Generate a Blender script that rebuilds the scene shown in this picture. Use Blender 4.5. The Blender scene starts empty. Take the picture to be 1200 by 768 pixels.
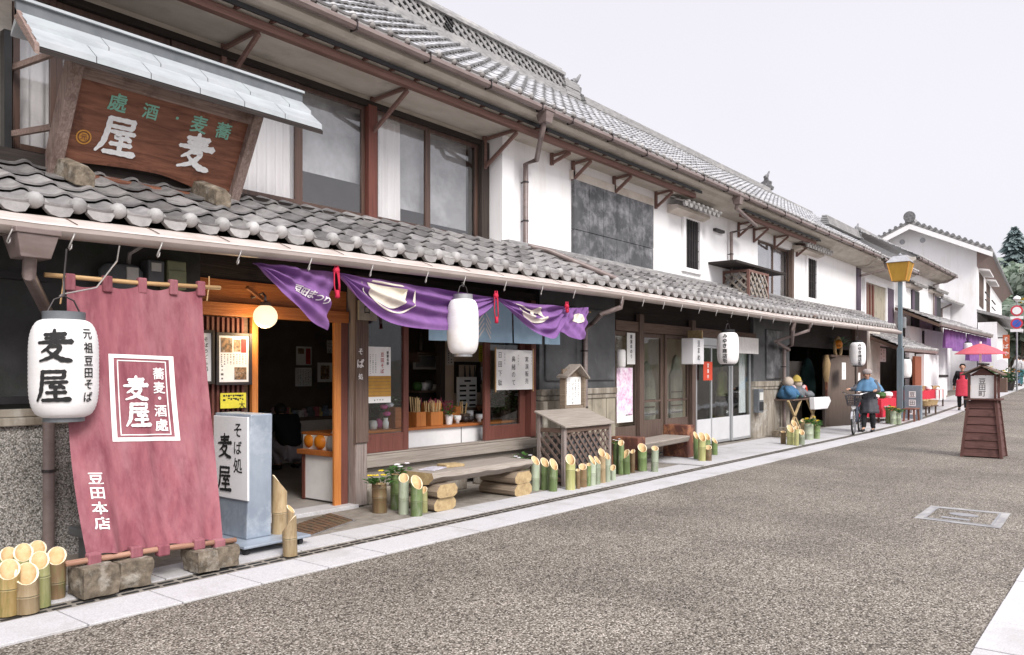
import bpy, bmesh, math, random
from mathutils import Vector, Matrix
random.seed(7)
C = bpy.context.scene.collection
sc = bpy.context.scene
R = math.radians
# ------------------------------------------------------------------ survey helpers
FP, HZ, EYE = 933.0, 437.0, 1.55
AL = math.atan(741 / FP)
CA, SA = math.cos(AL), math.sin(AL)
def zg(X):                                   # the street climbs gently beyond X = 24
    if X < 22: return 0.0
    if X < 30: return 0.03 * (X - 22) ** 2 / 16
    return 0.03 * (X - 26)
def W(px, py, Y=7.1):                        # photo pixel -> point on the upright plane at distance Y from the camera line
    u = (px - 600) / FP
    dx, dy = CA + u * SA, SA - u * CA
    t = Y / dy
    return Vector((t * dx, Y, EYE + t * (HZ - py) / FP))
def fx(px, Y=7.1): return W(px, 0, Y).x
def fz(px, py, Y=7.1): return W(px, py, Y).z
def G(px, py):                               # photo pixel -> point on the ground
    u = (px - 600) / FP
    z = 0.0
    for _ in range(30):
        t = (EYE - z) * FP / (py - HZ) if py > HZ else 200
        X = t * (CA + u * SA)
        z = 0.5 * z + 0.5 * zg(X)
    return Vector((X, t * (SA - u * CA), zg(X)))
# ------------------------------------------------------------------ materials
def nodes(m):
    m.use_nodes = True
    return m.node_tree.nodes, m.node_tree.links
def mat(name, c1, c2=None, scale=(6, 6, 6), rough=.7, bump=0.0, bscale=None, metal=0, spec=.4, detail=5, lo=.35, hi=.65, c3=None, s3=1.2, emit=0, distort=0, trans=0, coat=0, f3=(.52, .72), vary=0):
    m = bpy.data.materials.new(name)
    n, l = nodes(m)
    b = n['Principled BSDF']
    b.inputs['Roughness'].default_value = rough
    b.inputs['Metallic'].default_value = metal
    b.inputs['Specular IOR Level'].default_value = spec
    if coat: b.inputs['Coat Weight'].default_value = coat
    if c2 is None: c2 = tuple(x * .8 for x in c1)
    tc = n.new('ShaderNodeTexCoord')
    mp = n.new('ShaderNodeMapping'); mp.inputs['Scale'].default_value = scale
    l.new(tc.outputs['Object'], mp.inputs['Vector'])
    oi = n.new('ShaderNodeObjectInfo'); om = n.new('ShaderNodeMath'); om.operation = 'MULTIPLY'; om.inputs[1].default_value = 60; l.new(oi.outputs['Random'], om.inputs[0]); l.new(om.outputs[0], mp.inputs['Location'])
    nz = n.new('ShaderNodeTexNoise'); nz.inputs['Scale'].default_value = 1; nz.inputs['Detail'].default_value = detail
    nz.inputs['Roughness'].default_value = .62; nz.inputs['Distortion'].default_value = distort
    l.new(mp.outputs[0], nz.inputs['Vector'])
    cr = n.new('ShaderNodeValToRGB')
    cr.color_ramp.elements[0].position = lo; cr.color_ramp.elements[1].position = hi
    cr.color_ramp.elements[0].color = (*c1, 1); cr.color_ramp.elements[1].color = (*c2, 1)
    l.new(nz.outputs['Fac'], cr.inputs['Fac'])
    col = cr.outputs[0]
    if c3 is not None:                        # big soft stains
        n3 = n.new('ShaderNodeTexNoise'); m3 = n.new('ShaderNodeMapping'); m3.inputs['Scale'].default_value = s3 if isinstance(s3, tuple) else (s3, s3, s3); l.new(om.outputs[0], m3.inputs['Location']); n3.inputs['Scale'].default_value = 1; n3.inputs['Detail'].default_value = 6
        n3.inputs['Roughness'].default_value = .7
        l.new(tc.outputs['Object'], m3.inputs['Vector']); l.new(m3.outputs[0], n3.inputs['Vector'])
        r3 = n.new('ShaderNodeValToRGB'); r3.color_ramp.elements[0].position = f3[0]; r3.color_ramp.elements[1].position = f3[1]
        l.new(n3.outputs['Fac'], r3.inputs['Fac'])
        mx = n.new('ShaderNodeMix'); mx.data_type = 'RGBA'
        l.new(r3.outputs[0], mx.inputs[0]); l.new(col, mx.inputs[6]); mx.inputs[7].default_value = (*c3, 1)
        col = mx.outputs[2]
    if vary:                                  # each copy a little lighter or darker
        vm = n.new('ShaderNodeMapRange'); vm.inputs[3].default_value = 1 - vary; vm.inputs[4].default_value = 1 + vary * .6; l.new(oi.outputs['Random'], vm.inputs[0])
        vx = n.new('ShaderNodeMix'); vx.data_type = 'RGBA'; vx.blend_type = 'MULTIPLY'; vx.inputs[0].default_value = 1; l.new(col, vx.inputs[6]); l.new(vm.outputs[0], vx.inputs[7]); col = vx.outputs[2]
    l.new(col, b.inputs['Base Color'])
    if bump:
        bn = n.new('ShaderNodeBump'); bn.inputs['Strength'].default_value = bump; bn.inputs['Distance'].default_value = .02
        if bscale:
            n2 = n.new('ShaderNodeTexNoise'); n2.inputs['Scale'].default_value = bscale; n2.inputs['Detail'].default_value = 4
            l.new(tc.outputs['Object'], n2.inputs['Vector']); l.new(n2.outputs['Fac'], bn.inputs['Height'])
        else: l.new(nz.outputs['Fac'], bn.inputs['Height'])
        l.new(bn.outputs[0], b.inputs['Normal'])
    if emit:
        l.new(col, b.inputs['Emission Color']); b.inputs['Emission Strength'].default_value = emit
    if trans:                                 # cloth and paper let light through
        tr = n.new('ShaderNodeBsdfTranslucent'); l.new(col, tr.inputs[0])
        ms = n.new('ShaderNodeMixShader'); ms.inputs[0].default_value = trans
        out = n['Material Output']
        l.new(b.outputs[0], ms.inputs[1]); l.new(tr.outputs[0], ms.inputs[2]); l.new(ms.outputs[0], out.inputs[0])
    return m
def wood(name, c1, c2, axis='z', rough=.75, bump=.35, c3=None, fine=60):
    s = {'x': (2.2, fine, fine), 'y': (fine, 2.2, fine), 'z': (fine, fine, 2.2)}[axis]
    return mat(name, c1, c2, s, rough, bump, lo=.3, hi=.7, distort=.8, c3=c3, s3=3.0, spec=.3)
def glass_mat(name, tint=(.9, .93, .93), refl=1.0):
    m = bpy.data.materials.new(name); n, l = nodes(m)
    n.remove(n['Principled BSDF'])
    t = n.new('ShaderNodeBsdfTransparent'); t.inputs[0].default_value = (*tint, 1)
    g = n.new('ShaderNodeBsdfGlossy'); g.inputs['Roughness'].default_value = .02
    tc = n.new('ShaderNodeTexCoord'); nz = n.new('ShaderNodeTexNoise'); nz.inputs['Scale'].default_value = 2.3
    bp = n.new('ShaderNodeBump'); bp.inputs['Strength'].default_value = .04; bp.inputs['Distance'].default_value = .05
    l.new(tc.outputs['Object'], nz.inputs[0]); l.new(nz.outputs['Fac'], bp.inputs['Height']); l.new(bp.outputs[0], g.inputs['Normal'])
    f = n.new('ShaderNodeLayerWeight'); f.inputs[0].default_value = .5      # Schlick, the same on both faces of the pane
    pw = n.new('ShaderNodeMath'); pw.operation = 'POWER'; pw.inputs[1].default_value = 5; l.new(f.outputs['Facing'], pw.inputs[0])
    mm = n.new('ShaderNodeMath'); mm.operation = 'MULTIPLY_ADD'; mm.inputs[1].default_value = .9 * refl; mm.inputs[2].default_value = .04 * refl
    l.new(pw.outputs[0], mm.inputs[0])
    s = n.new('ShaderNodeMixShader')
    l.new(mm.outputs[0], s.inputs[0]); l.new(t.outputs[0], s.inputs[1]); l.new(g.outputs[0], s.inputs[2])
    l.new(s.outputs[0], n['Material Output'].inputs[0])
    return m
def tile_mat(name, c1, c2, rough=.4, light=None):
    m = mat(name, c1, c2, (9, 9, 9), rough, .12, bscale=60, spec=.6, c3=light, s3=1.6)
    n, l = nodes(m)
    b = n['Principled BSDF']; src = b.inputs['Base Color'].links[0].from_socket
    a = n.new('ShaderNodeAttribute'); a.attribute_name = 'tint'
    mx = n.new('ShaderNodeMix'); mx.data_type = 'RGBA'; mx.blend_type = 'MULTIPLY'; mx.inputs[0].default_value = 1
    l.new(src, mx.inputs[6]); l.new(a.outputs['Color'], mx.inputs[7]); l.new(mx.outputs[2], b.inputs['Base Color'])
    return m
M = {}
M['white'] = mat('white_plaster', (.82, .815, .825), (.78, .77, .775), (1.5, 1.5, .5), .85, .06, 40, c3=(.62, .59, .55), s3=(2.3, 2.3, .5), f3=(.52, .88))
M['cream'] = mat('cream_plaster', (.62, .57, .52), (.54, .48, .42), (3, 3, 2), .85, .08, 30, c3=(.34, .28, .23), s3=1.6, f3=(.5, .8))
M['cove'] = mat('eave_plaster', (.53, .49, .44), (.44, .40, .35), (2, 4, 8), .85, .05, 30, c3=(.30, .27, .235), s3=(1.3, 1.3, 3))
M['black_plaster'] = mat('black_plaster', (.042, .043, .046), (.085, .087, .09), (1.6, 1.6, 1.6), .42, .05, 25, c3=(.14, .145, .15), s3=1.5)
M['grey_shutter'] = mat('grey_shutter_plaster', (.026, .027, .03), (.085, .087, .092), (1.8, 1.8, 1.8), .38, .07, 20, c3=(.27, .27, .28), s3=3.0, detail=8, f3=(.46, .72))
M['door_white'] = mat('door_panel_white', (.55, .55, .56), (.5, .5, .51), (3, 3, 3), .5)
M['mossy_wall'] = mat('mossy_dark_wall', (.02, .022, .02), (.06, .063, .066), (1.4, 1.4, 1.4), .5, .15, 60, c3=(.022, .035, .018), s3=2.5)
M['dado'] = None
M['beige_board'] = mat('beige_boarding', (.36, .32, .25), (.28, .25, .19), (12, 12, 1.2), .8, .1, c3=(.18, .155, .12), s3=2)
M['beige_plinth'] = mat('weathered_plinth', (.33, .30, .25), (.16, .13, .1), (7, 7, 1.2), .85, .15, c3=(.5, .48, .44), s3=1.8)
M['red_wood'] = wood('red_brown_timber', (.125, .062, .05), (.21, .115, .095), 'x', .65)
M['red_wood_z'] = wood('red_brown_post', (.10, .034, .026), (.17, .062, .046), 'z', .6)
M['brown_z'] = wood('brown_post', (.075, .048, .037), (.15, .105, .085), 'z', .75)
M['brown_x'] = wood('brown_rail', (.085, .052, .039), (.165, .11, .085), 'x', .75)
M['dark_x'] = wood('dark_beam', (.013, .010, .009), (.038, .029, .025), 'x', .8)
M['dark_z'] = wood('dark_post', (.022, .017, .015), (.06, .045, .038), 'z', .8)
M['orange_z'] = wood('orange_cedar_post', (.36, .115, .028), (.54, .215, .06), 'z', .45)
M['orange_x'] = wood('orange_cedar_rail', (.30, .088, .024), (.48, .175, .05), 'x', .45)
M['grey_wood_x'] = wood('weathered_plank', (.22, .185, .155), (.36, .32, .28), 'x', .85)
M['grey_wood_z'] = wood('weathered_post', (.15, .115, .10), (.33, .28, .26), 'z', .85)
M['alu'] = mat('aluminium_frame', (.55, .56, .57), (.48, .49, .5), (20, 20, 1), .35, metal=.7)
M['bronze'] = mat('bronze_window_frame', (.06, .034, .026), (.105, .06, .045), (30, 30, 2), .4, spec=.5)
M['gutter'] = mat('brown_gutter', (.155, .115, .105), (.21, .165, .155), (4, 14, 14), .4, .05, spec=.5)
M['pale_gutter'] = mat('pale_gutter', (.56, .50, .47), (.48, .41, .37), (3, 10, 10), .42, .04, c3=(.36, .29, .22), s3=1.4, spec=.45, f3=(.55, .8))
M['gutter_lip_shade'] = mat('shaded_gutter_lip', (.33, .28, .255), (.26, .215, .19), (3, 10, 10), .4, .04, spec=.5)  # darker gutter copy: the lip's shadow is put into its colour
M['tile'] = tile_mat('clay_tile', (.17, .16, .16), (.29, .28, .275), .34, (.40, .385, .365))
M['tile_top'] = tile_mat('glazed_tile', (.25, .25, .255), (.38, .38, .39), .36, (.46, .46, .46))
M['tile_cap'] = tile_mat('pale_cap_tile', (.27, .26, .255), (.38, .37, .36), .6, (.20, .19, .185))
M['noshi'] = mat('ridge_tile', (.20, .195, .195), (.33, .325, .32), (6, 6, 30), .55, .2, c3=(.42, .41, .39), s3=1.7)
M['noshi_light'] = mat('flashing_tile', (.42, .41, .40), (.55, .54, .53), (6, 6, 30), .5, .15)
M['oni'] = mat('ornament_tile', (.09, .09, .092), (.2, .2, .2), (12, 12, 12), .5, .3)
M['glass'] = glass_mat('window_glass')
M['glass_up'] = glass_mat('upper_window_glass', (.985, .985, .985), 2.6)
M['curtain'] = mat('white_curtain', (.88, .86, .86), (.82, .79, .79), (8, 8, 1), .9, trans=.15)
M['copper'] = mat('sheet_metal_roof', (.36, .385, .40), (.45, .475, .49), (3, 8, 8), .4, .03, metal=.15, c3=(.45, .51, .51), s3=2.4)
M['ceiling'] = mat('room_ceiling', (.36, .30, .23), (.3, .25, .19), (2, 2, 2), .9)
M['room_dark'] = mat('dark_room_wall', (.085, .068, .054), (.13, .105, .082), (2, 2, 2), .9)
M['room_tan'] = mat('tan_room_wall', (.55, .42, .31), (.46, .34, .24), (2, 2, 2), .9)
M['room_floor'] = mat('shop_floor_tile', (.24, .22, .20), (.31, .28, .26), (3, 3, 3), .5)
M['black'] = mat('black_paint', (.012, .012, .013), (.02, .02, .022), rough=.5)
M['ink'] = mat('black_ink', (.012, .011, .011), (.02, .02, .02), rough=.8)
M['paint_white'] = mat('white_paint', (.78, .77, .77), (.72, .71, .71), (8, 8, 8), .6)
M['paper'] = mat('white_paper', (.78, .77, .75), (.72, .71, .69), (5, 5, 5), .85)
M['iron'] = mat('dark_iron', (.035, .03, .03), (.06, .05, .05), rough=.5, metal=.4)
M['steel'] = mat('grey_steel', (.3, .3, .31), (.38, .38, .39), rough=.4, metal=.6)
M['wire'] = mat('galvanised_wire', (.36, .34, .32), (.28, .26, .25), rough=.4, metal=.5)
M['red_brown_bracket'] = wood('bracket_timber', (.14, .078, .066), (.23, .135, .115), 'x', .6)
def speckle(name, cols, scale, rough=.85, bump=.5, big=None):
    m = bpy.data.materials.new(name); n, l = nodes(m)
    b = n['Principled BSDF']; b.inputs['Roughness'].default_value = rough; b.inputs['Specular IOR Level'].default_value = .3
    tc = n.new('ShaderNodeTexCoord')
    v = n.new('ShaderNodeTexVoronoi'); v.inputs['Scale'].default_value = scale; v.inputs['Randomness'].default_value = 1
    l.new(tc.outputs['Object'], v.inputs['Vector'])
    sx = n.new('ShaderNodeSeparateColor'); l.new(v.outputs['Color'], sx.inputs[0])
    cr = n.new('ShaderNodeValToRGB'); cr.color_ramp.interpolation = 'CONSTANT'
    e = cr.color_ramp.elements
    e[0].position = 0; e[0].color = (*cols[0][1], 1); e[1].position = cols[1][0]; e[1].color = (*cols[1][1], 1)
    for p, c in cols[2:]:
        k = e.new(p); k.color = (*c, 1)
    l.new(sx.outputs[0], cr.inputs['Fac'])
    # dark matrix between the pebbles
    ed = n.new('ShaderNodeValToRGB'); ed.color_ramp.elements[0].position = .35; ed.color_ramp.elements[1].position = .75
    ed.color_ramp.elements[0].color = (1, 1, 1, 1); ed.color_ramp.elements[1].color = (.42, .385, .355, 1)
    l.new(v.outputs['Distance'], ed.inputs['Fac'])
    mx = n.new('ShaderNodeMix'); mx.data_type = 'RGBA'; mx.blend_type = 'MULTIPLY'; mx.inputs[0].default_value = 1
    l.new(cr.outputs[0], mx.inputs[6]); l.new(ed.outputs[0], mx.inputs[7])
    nz = n.new('ShaderNodeTexNoise'); nz.inputs['Scale'].default_value = .55; nz.inputs['Detail'].default_value = 7; nz.inputs['Roughness'].default_value = .65
    l.new(tc.outputs['Object'], nz.inputs['Vector'])
    c2 = n.new('ShaderNodeValToRGB'); c2.color_ramp.elements[0].position = .3; c2.color_ramp.elements[1].position = .7
    c2.color_ramp.elements[0].color = (.64, .63, .62, 1); c2.color_ramp.elements[1].color = (1.2, 1.19, 1.17, 1)
    l.new(nz.outputs['Fac'], c2.inputs['Fac'])
    m2 = n.new('ShaderNodeMix'); m2.data_type = 'RGBA'; m2.blend_type = 'MULTIPLY'; m2.inputs[0].default_value = 1
    l.new(mx.outputs[2], m2.inputs[6]); l.new(c2.outputs[0], m2.inputs[7]); l.new(m2.outputs[2], b.inputs['Base Color'])
    bp = n.new('ShaderNodeBump'); bp.inputs['Strength'].default_value = bump; bp.inputs['Distance'].default_value = .006; bp.invert = True
    l.new(v.outputs['Distance'], bp.inputs['Height']); l.new(bp.outputs[0], b.inputs['Normal'])
    return m
M['road'] = speckle('exposed_aggregate', [(0, (.045, .04, .034)), (.13, (.115, .102, .086)), (.33, (.20, .181, .154)), (.57, (.285, .260, .225)), (.78, (.385, .355, .315)), (.93, (.52, .488, .445))], 96)
M['dado'] = speckle('washed_gravel_render', [(0, (.14, .138, .13)), (.12, (.27, .265, .25)), (.36, (.40, .39, .37)), (.70, (.52, .505, .48)), (.9, (.62, .60, .575))], 95)
M['granite'] = mat('white_granite', (.50, .495, .505), (.40, .39, .395), (95, 95, 95), .75, .08, c3=(.30, .285, .27), s3=1.6, f3=(.48, .8), lo=.4, hi=.6)
M['concrete'] = mat('old_concrete', (.26, .235, .205), (.17, .15, .125), (9, 9, 9), .9, .2, 50, c3=(.095, .082, .066), s3=1.5)
M['bamboo_green'] = None
# ------------------------------------------------------------------ mesh building
class MB:
    def __init__(s): s.v = []; s.f = []; s.m = []; s.t = []
    def add(s, vs, fs, mi=0, tint=1.0):
        o = len(s.v); s.v += [tuple(v) for v in vs]
        for f in fs: s.f.append([i + o for i in f]); s.m.append(mi); s.t.append(tint)
    def box(s, x0, x1, y0, y1, z0, z1, mi=0):
        s.add([(x0, y0, z0), (x1, y0, z0), (x1, y1, z0), (x0, y1, z0), (x0, y0, z1), (x1, y0, z1), (x1, y1, z1), (x0, y1, z1)],
              [(0, 3, 2, 1), (4, 5, 6, 7), (0, 1, 5, 4), (1, 2, 6, 5), (2, 3, 7, 6), (3, 0, 4, 7)], mi)
        return s
    def obox(s, c, ax, ay, az, mi=0):          # centre and three half-axes
        c, ax, ay, az = map(Vector, (c, ax, ay, az))
        s.add([c + ax * i + ay * j + az * k for k in (-1, 1) for i, j in ((-1, -1), (1, -1), (1, 1), (-1, 1))],
              [(0, 3, 2, 1), (4, 5, 6, 7), (0, 1, 5, 4), (1, 2, 6, 5), (2, 3, 7, 6), (3, 0, 4, 7)], mi)
        return s
    def bar(s, a, b, w, h=None, up=(0, 0, 1), mi=0):   # square bar between two points
        a, b = Vector(a), Vector(b); h = h or w
        d = b - a; L = d.length; d.normalize(); up = Vector(up)
        if abs(d.dot(up)) > .98: up = Vector((0, 1, 0))
        sx = d.cross(up).normalized(); uz = sx.cross(d)
        return s.obox((a + b) / 2, d * L / 2, sx * w / 2, uz * h / 2, mi)
    def ext(s, poly, vec, mi=0):                # polygon pushed along a vector
        n = len(poly); vec = Vector(vec)
        s.add([Vector(p) for p in poly] + [Vector(p) + vec for p in poly],
              [tuple(range(n))[::-1], tuple(range(n, 2 * n))] + [(i, (i + 1) % n, n + (i + 1) % n, n + i) for i in range(n)], mi)
        return s
    def tube(s, pts, r, n=8, mi=0, caps=True):
        pts = [Vector(p) for p in pts]; k = len(pts)
        rs = r if isinstance(r, (list, tuple)) else [r] * k
        vs = []; up = None
        for i, p in enumerate(pts):
            d = (pts[min(i + 1, k - 1)] - pts[max(i - 1, 0)]).normalized()
            if up is None: up = Vector((0, 0, 1)) if abs(d.z) < .9 else Vector((1, 0, 0))
            a = d.cross(up).normalized(); b = a.cross(d); up = b
            for j in range(n):
                t = 2 * math.pi * j / n
                vs.append(p + a * math.cos(t) * rs[i] + b * math.sin(t) * rs[i])
        fs = [(i * n + j, i * n + (j + 1) % n, (i + 1) * n + (j + 1) % n, (i + 1) * n + j) for i in range(k - 1) for j in range(n)]
        if caps: fs += [tuple(range(n)), tuple(range((k - 1) * n, k * n))[::-1]]
        s.add(vs, fs, mi); return s
    def lathe(s, prof, c=(0, 0, 0), n=20, mi=0, sx=1, sy=1, caps=True):   # prof: (radius, z)
        c = Vector(c); k = len(prof)
        vs = [c + Vector((r * sx * math.cos(2 * math.pi * j / n), r * sy * math.sin(2 * math.pi * j / n), z)) for r, z in prof for j in range(n)]
        fs = [(i * n + j, i * n + (j + 1) % n, (i + 1) * n + (j + 1) % n, (i + 1) * n + j) for i in range(k - 1) for j in range(n)]
        if caps: fs += [tuple(range(n))[::-1], tuple(range((k - 1) * n, k * n))]
        s.add(vs, fs, mi); return s
    def ball(s, c, r, n=12, mi=0, sc_=(1, 1, 1)):
        k = max(4, n // 2 + 1)
        prof = [(max(1e-4, r * math.sin(math.pi * i / k)), -r * math.cos(math.pi * i / k) * sc_[2]) for i in range(k + 1)]
        return s.lathe(prof, c, n, mi, sc_[0], sc_[1])
    def grid(s, fn, nu, nv, mi=0):
        vs = [fn(i / nu, j / nv) for j in range(nv + 1) for i in range(nu + 1)]
        s.add(vs, [(j * (nu + 1) + i, j * (nu + 1) + i + 1, (j + 1) * (nu + 1) + i + 1, (j + 1) * (nu + 1) + i) for j in range(nv) for i in range(nu)], mi)
        return s
    def build(s, name, m, parent=None, smooth=False, bevel=0, solid=0, tint=False, auto=None, bseg=2):
        off = wloc(parent)
        me = bpy.data.meshes.new(name)
        me.from_pydata([tuple(Vector(v) - off) for v in s.v], [], s.f)
        for mm in (m if isinstance(m, (list, tuple)) else [m]): me.materials.append(mm)
        me.polygons.foreach_set('material_index', s.m)
        bm = bmesh.new(); bm.from_mesh(me)
        if not tint: bmesh.ops.recalc_face_normals(bm, faces=bm.faces[:])
        bm.to_mesh(me); bm.free()
        if tint:
            at = me.color_attributes.new('tint', 'FLOAT_COLOR', 'CORNER')
            buf = []
            for p in me.polygons: buf += [s.t[p.index], s.t[p.index], s.t[p.index], 1] * p.loop_total
            at.data.foreach_set('color', buf)
        if smooth: me.polygons.foreach_set('use_smooth', [True] * len(me.polygons))
        if auto:
            me.polygons.foreach_set('use_smooth', [True] * len(me.polygons))
            me.set_sharp_from_angle(angle=R(auto))
        o = bpy.data.objects.new(name, me); C.objects.link(o)
        if parent: o.parent = parent
        if bevel:
            b = o.modifiers.new('bevel', 'BEVEL'); b.width = bevel; b.segments = bseg; b.limit_method = 'ANGLE'; b.angle_limit = R(40)
            b.harden_normals = False
        if solid:
            b = o.modifiers.new('solid', 'SOLIDIFY'); b.thickness = solid; b.offset = 0
        me.update()
        return o
def wloc(o):
    v = Vector((0, 0, 0))
    while o is not None: v += o.location; o = o.parent
    return v
def tag(o, label=None, cat=None, group=None, kind=None):
    if label: o['label'] = label
    if cat: o['category'] = cat
    if group: o['group'] = group
    if kind: o['kind'] = kind
    return o
def thing(name, label, cat, loc=(0, 0, 0), group=None):
    o = bpy.data.objects.new(name, None); C.objects.link(o)
    o.empty_display_size = .1; o.location = Vector(loc)
    return tag(o, label, cat, group)
def structure(o): o['kind'] = 'structure'; return o
def copy_tree(o, parent=None):
    c = o.copy(); C.objects.link(c)
    c.parent = parent
    for ch in list(o.children): copy_tree(ch, c)
    return c
# ------------------------------------------------------------------ writing
_gl = {}
def glyph(ch, bold=0.0):
    k = (ch, bold)
    if k not in _gl:
        cu = bpy.data.curves.new('glyph', 'FONT'); cu.body = ch; cu.size = 1; cu.offset = bold; cu.resolution_u = 3
        o = bpy.data.objects.new('glyph', cu); C.objects.link(o)
        bpy.context.view_layer.update()
        me = o.to_mesh()
        vs = [(v.co.x, v.co.y) for v in me.vertices]; fs = [tuple(p.vertices) for p in me.polygons]
        o.to_mesh_clear()
        bpy.data.objects.remove(o); bpy.data.curves.remove(cu)
        if vs:
            xs = [v[0] for v in vs]; ys = [v[1] for v in vs]
            cx = (min(xs) + max(xs)) / 2; cy = .30 if ord(ch) > 0x2000 else (min(ys) + max(ys)) / 2
            if ord(ch) > 0x4e00: cy = (min(ys) + max(ys)) / 2
            vs = [(x - cx, y - cy) for x, y in vs]
        _gl[k] = (vs, fs)
    return _gl[k]
STROKES = {
 '麦': [[(.20, .84, .05), (.5, .855, .055), (.82, .875, .065)], [(.24, .725, .05), (.5, .735, .05), (.78, .75, .06)], [(.03, .585, .045), (.3, .60, .06), (.65, .61, .06), (.99, .635, .085)],
        [(.5, 1.0, .05), (.505, .8, .065), (.5, .6, .06)], [(.45, .60, .05), (.36, .44, .055), (.14, .29, .03)], [(.36, .47, .05), (.70, .485, .06), (.60, .3, .065), (.40, .12, .06), (.08, .01, .03)],
        [(.30, .36, .03), (.48, .2, .06), (.72, .06, .085), (.98, .03, .06)]],
 '屋': [[(.20, .92, .055), (.5, .93, .055), (.86, .935, .06)], [(.84, .94, .06), (.83, .74, .055)], [(.22, .73, .045), (.5, .735, .05), (.84, .745, .05)], [(.22, .94, .06), (.21, .6, .065), (.16, .25, .065), (.0, .0, .03)],
        [(.30, .59, .045), (.6, .60, .05), (.92, .61, .055)], [(.58, .60, .05), (.42, .44, .05), (.8, .455, .05)], [(.70, .54, .04), (.84, .41, .055)], [(.34, .27, .05), (.6, .28, .05), (.88, .285, .055)],
        [(.6, .43, .055), (.6, .05, .055)], [(.20, .03, .055), (.6, .045, .06), (1.0, .06, .08)]],
}
def brush(ch, bold=1.0):                       # brush-written character: one ribbon per stroke, slightly stacked
    vs, fs, zs = [], [], []
    for si, st in enumerate(STROKES[ch]):
        pts = []
        for i in range(len(st) - 1):
            for k in range(6):
                t = k / 6; pts.append(tuple(st[i][q] + (st[i + 1][q] - st[i][q]) * t for q in range(3)))
        pts.append(st[-1])
        if len(st) > 2:                        # soften the bends
            for _ in range(2): pts = [pts[0]] + [tuple((pts[i - 1][q] + 2 * pts[i][q] + pts[i + 1][q]) / 4 for q in range(3)) for i in range(1, len(pts) - 1)] + [pts[-1]]
        n = len(pts); rows = []
        for i, (x, y, w) in enumerate(pts):
            a = pts[max(0, i - 1)]; b = pts[min(n - 1, i + 1)]
            dx, dy = b[0] - a[0], b[1] - a[1]; L = math.hypot(dx, dy) or 1
            w = w * bold * (1 + .10 * math.sin(i * 1.7 + si))
            nx, ny = -dy / L * w, dx / L * w
            o = len(vs); vs += [(x + nx, y + ny), (x - nx, y - ny)]; zs += [si, si]; rows.append(o)
            if i == 0 or i == n - 1:           # rounded end
                e = -1 if i == 0 else 1
                vs.append((x + e * dx / L * w * .8, y + e * dy / L * w * .8)); zs.append(si); fs.append((o, o + 1, o + 2))
        for i in range(n - 1): fs.append((rows[i], rows[i + 1], rows[i + 1] + 1, rows[i] + 1))
    vs = [(x - .5, y - .48) for x, y in vs]
    return vs, fs, zs
def write(name, chars, fn, m, parent, cut=0):
    """chars: list of (char, x, y, size[, style]); fn(x, y, lift) -> world point on the written-on surface."""
    mb = MB()
    for it in chars:
        ch, x, y, s = it[:4]; st = it[4] if len(it) > 4 else .012
        if st == 'brush': vs, fs, zs = brush(ch)
        elif isinstance(st, tuple): vs, fs, zs = brush(ch, st[1])
        else:
            vs, fs = glyph(ch, 0); zs = [0] * len(vs)
        if not isinstance(st, (str, tuple)) and st > .007:          # heavier brush: the same character again a hair's breadth aside
            k = st * .75; nv = len(vs); V0, F0 = list(vs), list(fs)
            for q, (ox, oy) in enumerate(((-k, k * .6), (k, -k * .6), (k, k), (-k, -k))):
                vs = vs + [(a + ox, b + oy) for a, b in V0]; fs = fs + [tuple(i + nv * (q + 1) for i in f) for f in F0]; zs = zs + [.5 * (q + 1)] * nv
        P = [(x + a * s, y + b * s) for a, b in vs]
        if cut:
            bm = bmesh.new(); bv = [bm.verts.new((a, b, z_)) for (a, b), z_ in zip(P, zs)]
            for f in fs:
                try: bm.faces.new([bv[i] for i in f])
                except ValueError: pass
            x0, x1 = min(p[0] for p in P), max(p[0] for p in P); k = x0 + cut
            while k < x1:
                bmesh.ops.bisect_plane(bm, geom=bm.verts[:] + bm.edges[:] + bm.faces[:], plane_co=(k, 0, 0), plane_no=(1, 0, 0)); k += cut
            bm.verts.index_update()
            P = [(v.co.x, v.co.y) for v in bm.verts]; fs = [tuple(v.index for v in f.verts) for f in bm.faces]; zs = [v.co.z for v in bm.verts]; bm.free()
        mb.add([fn(a, b, .002 + .0005 * z) for (a, b), z in zip(P, zs)], fs)
    return mb.build(name, m, parent, tint=True)
def flat(o, right, up, nrm):
    o, right, up, nrm = map(Vector, (o, right, up, nrm))
    return lambda x, y, l=0: o + right * x + up * y + nrm * l
def column(text, x, top, size, step=None, st=.012):
    step = step or size * 1.08
    return [(c, x, top - step * (i + .5), size, st) for i, c in enumerate(text) if c != ' ']
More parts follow.
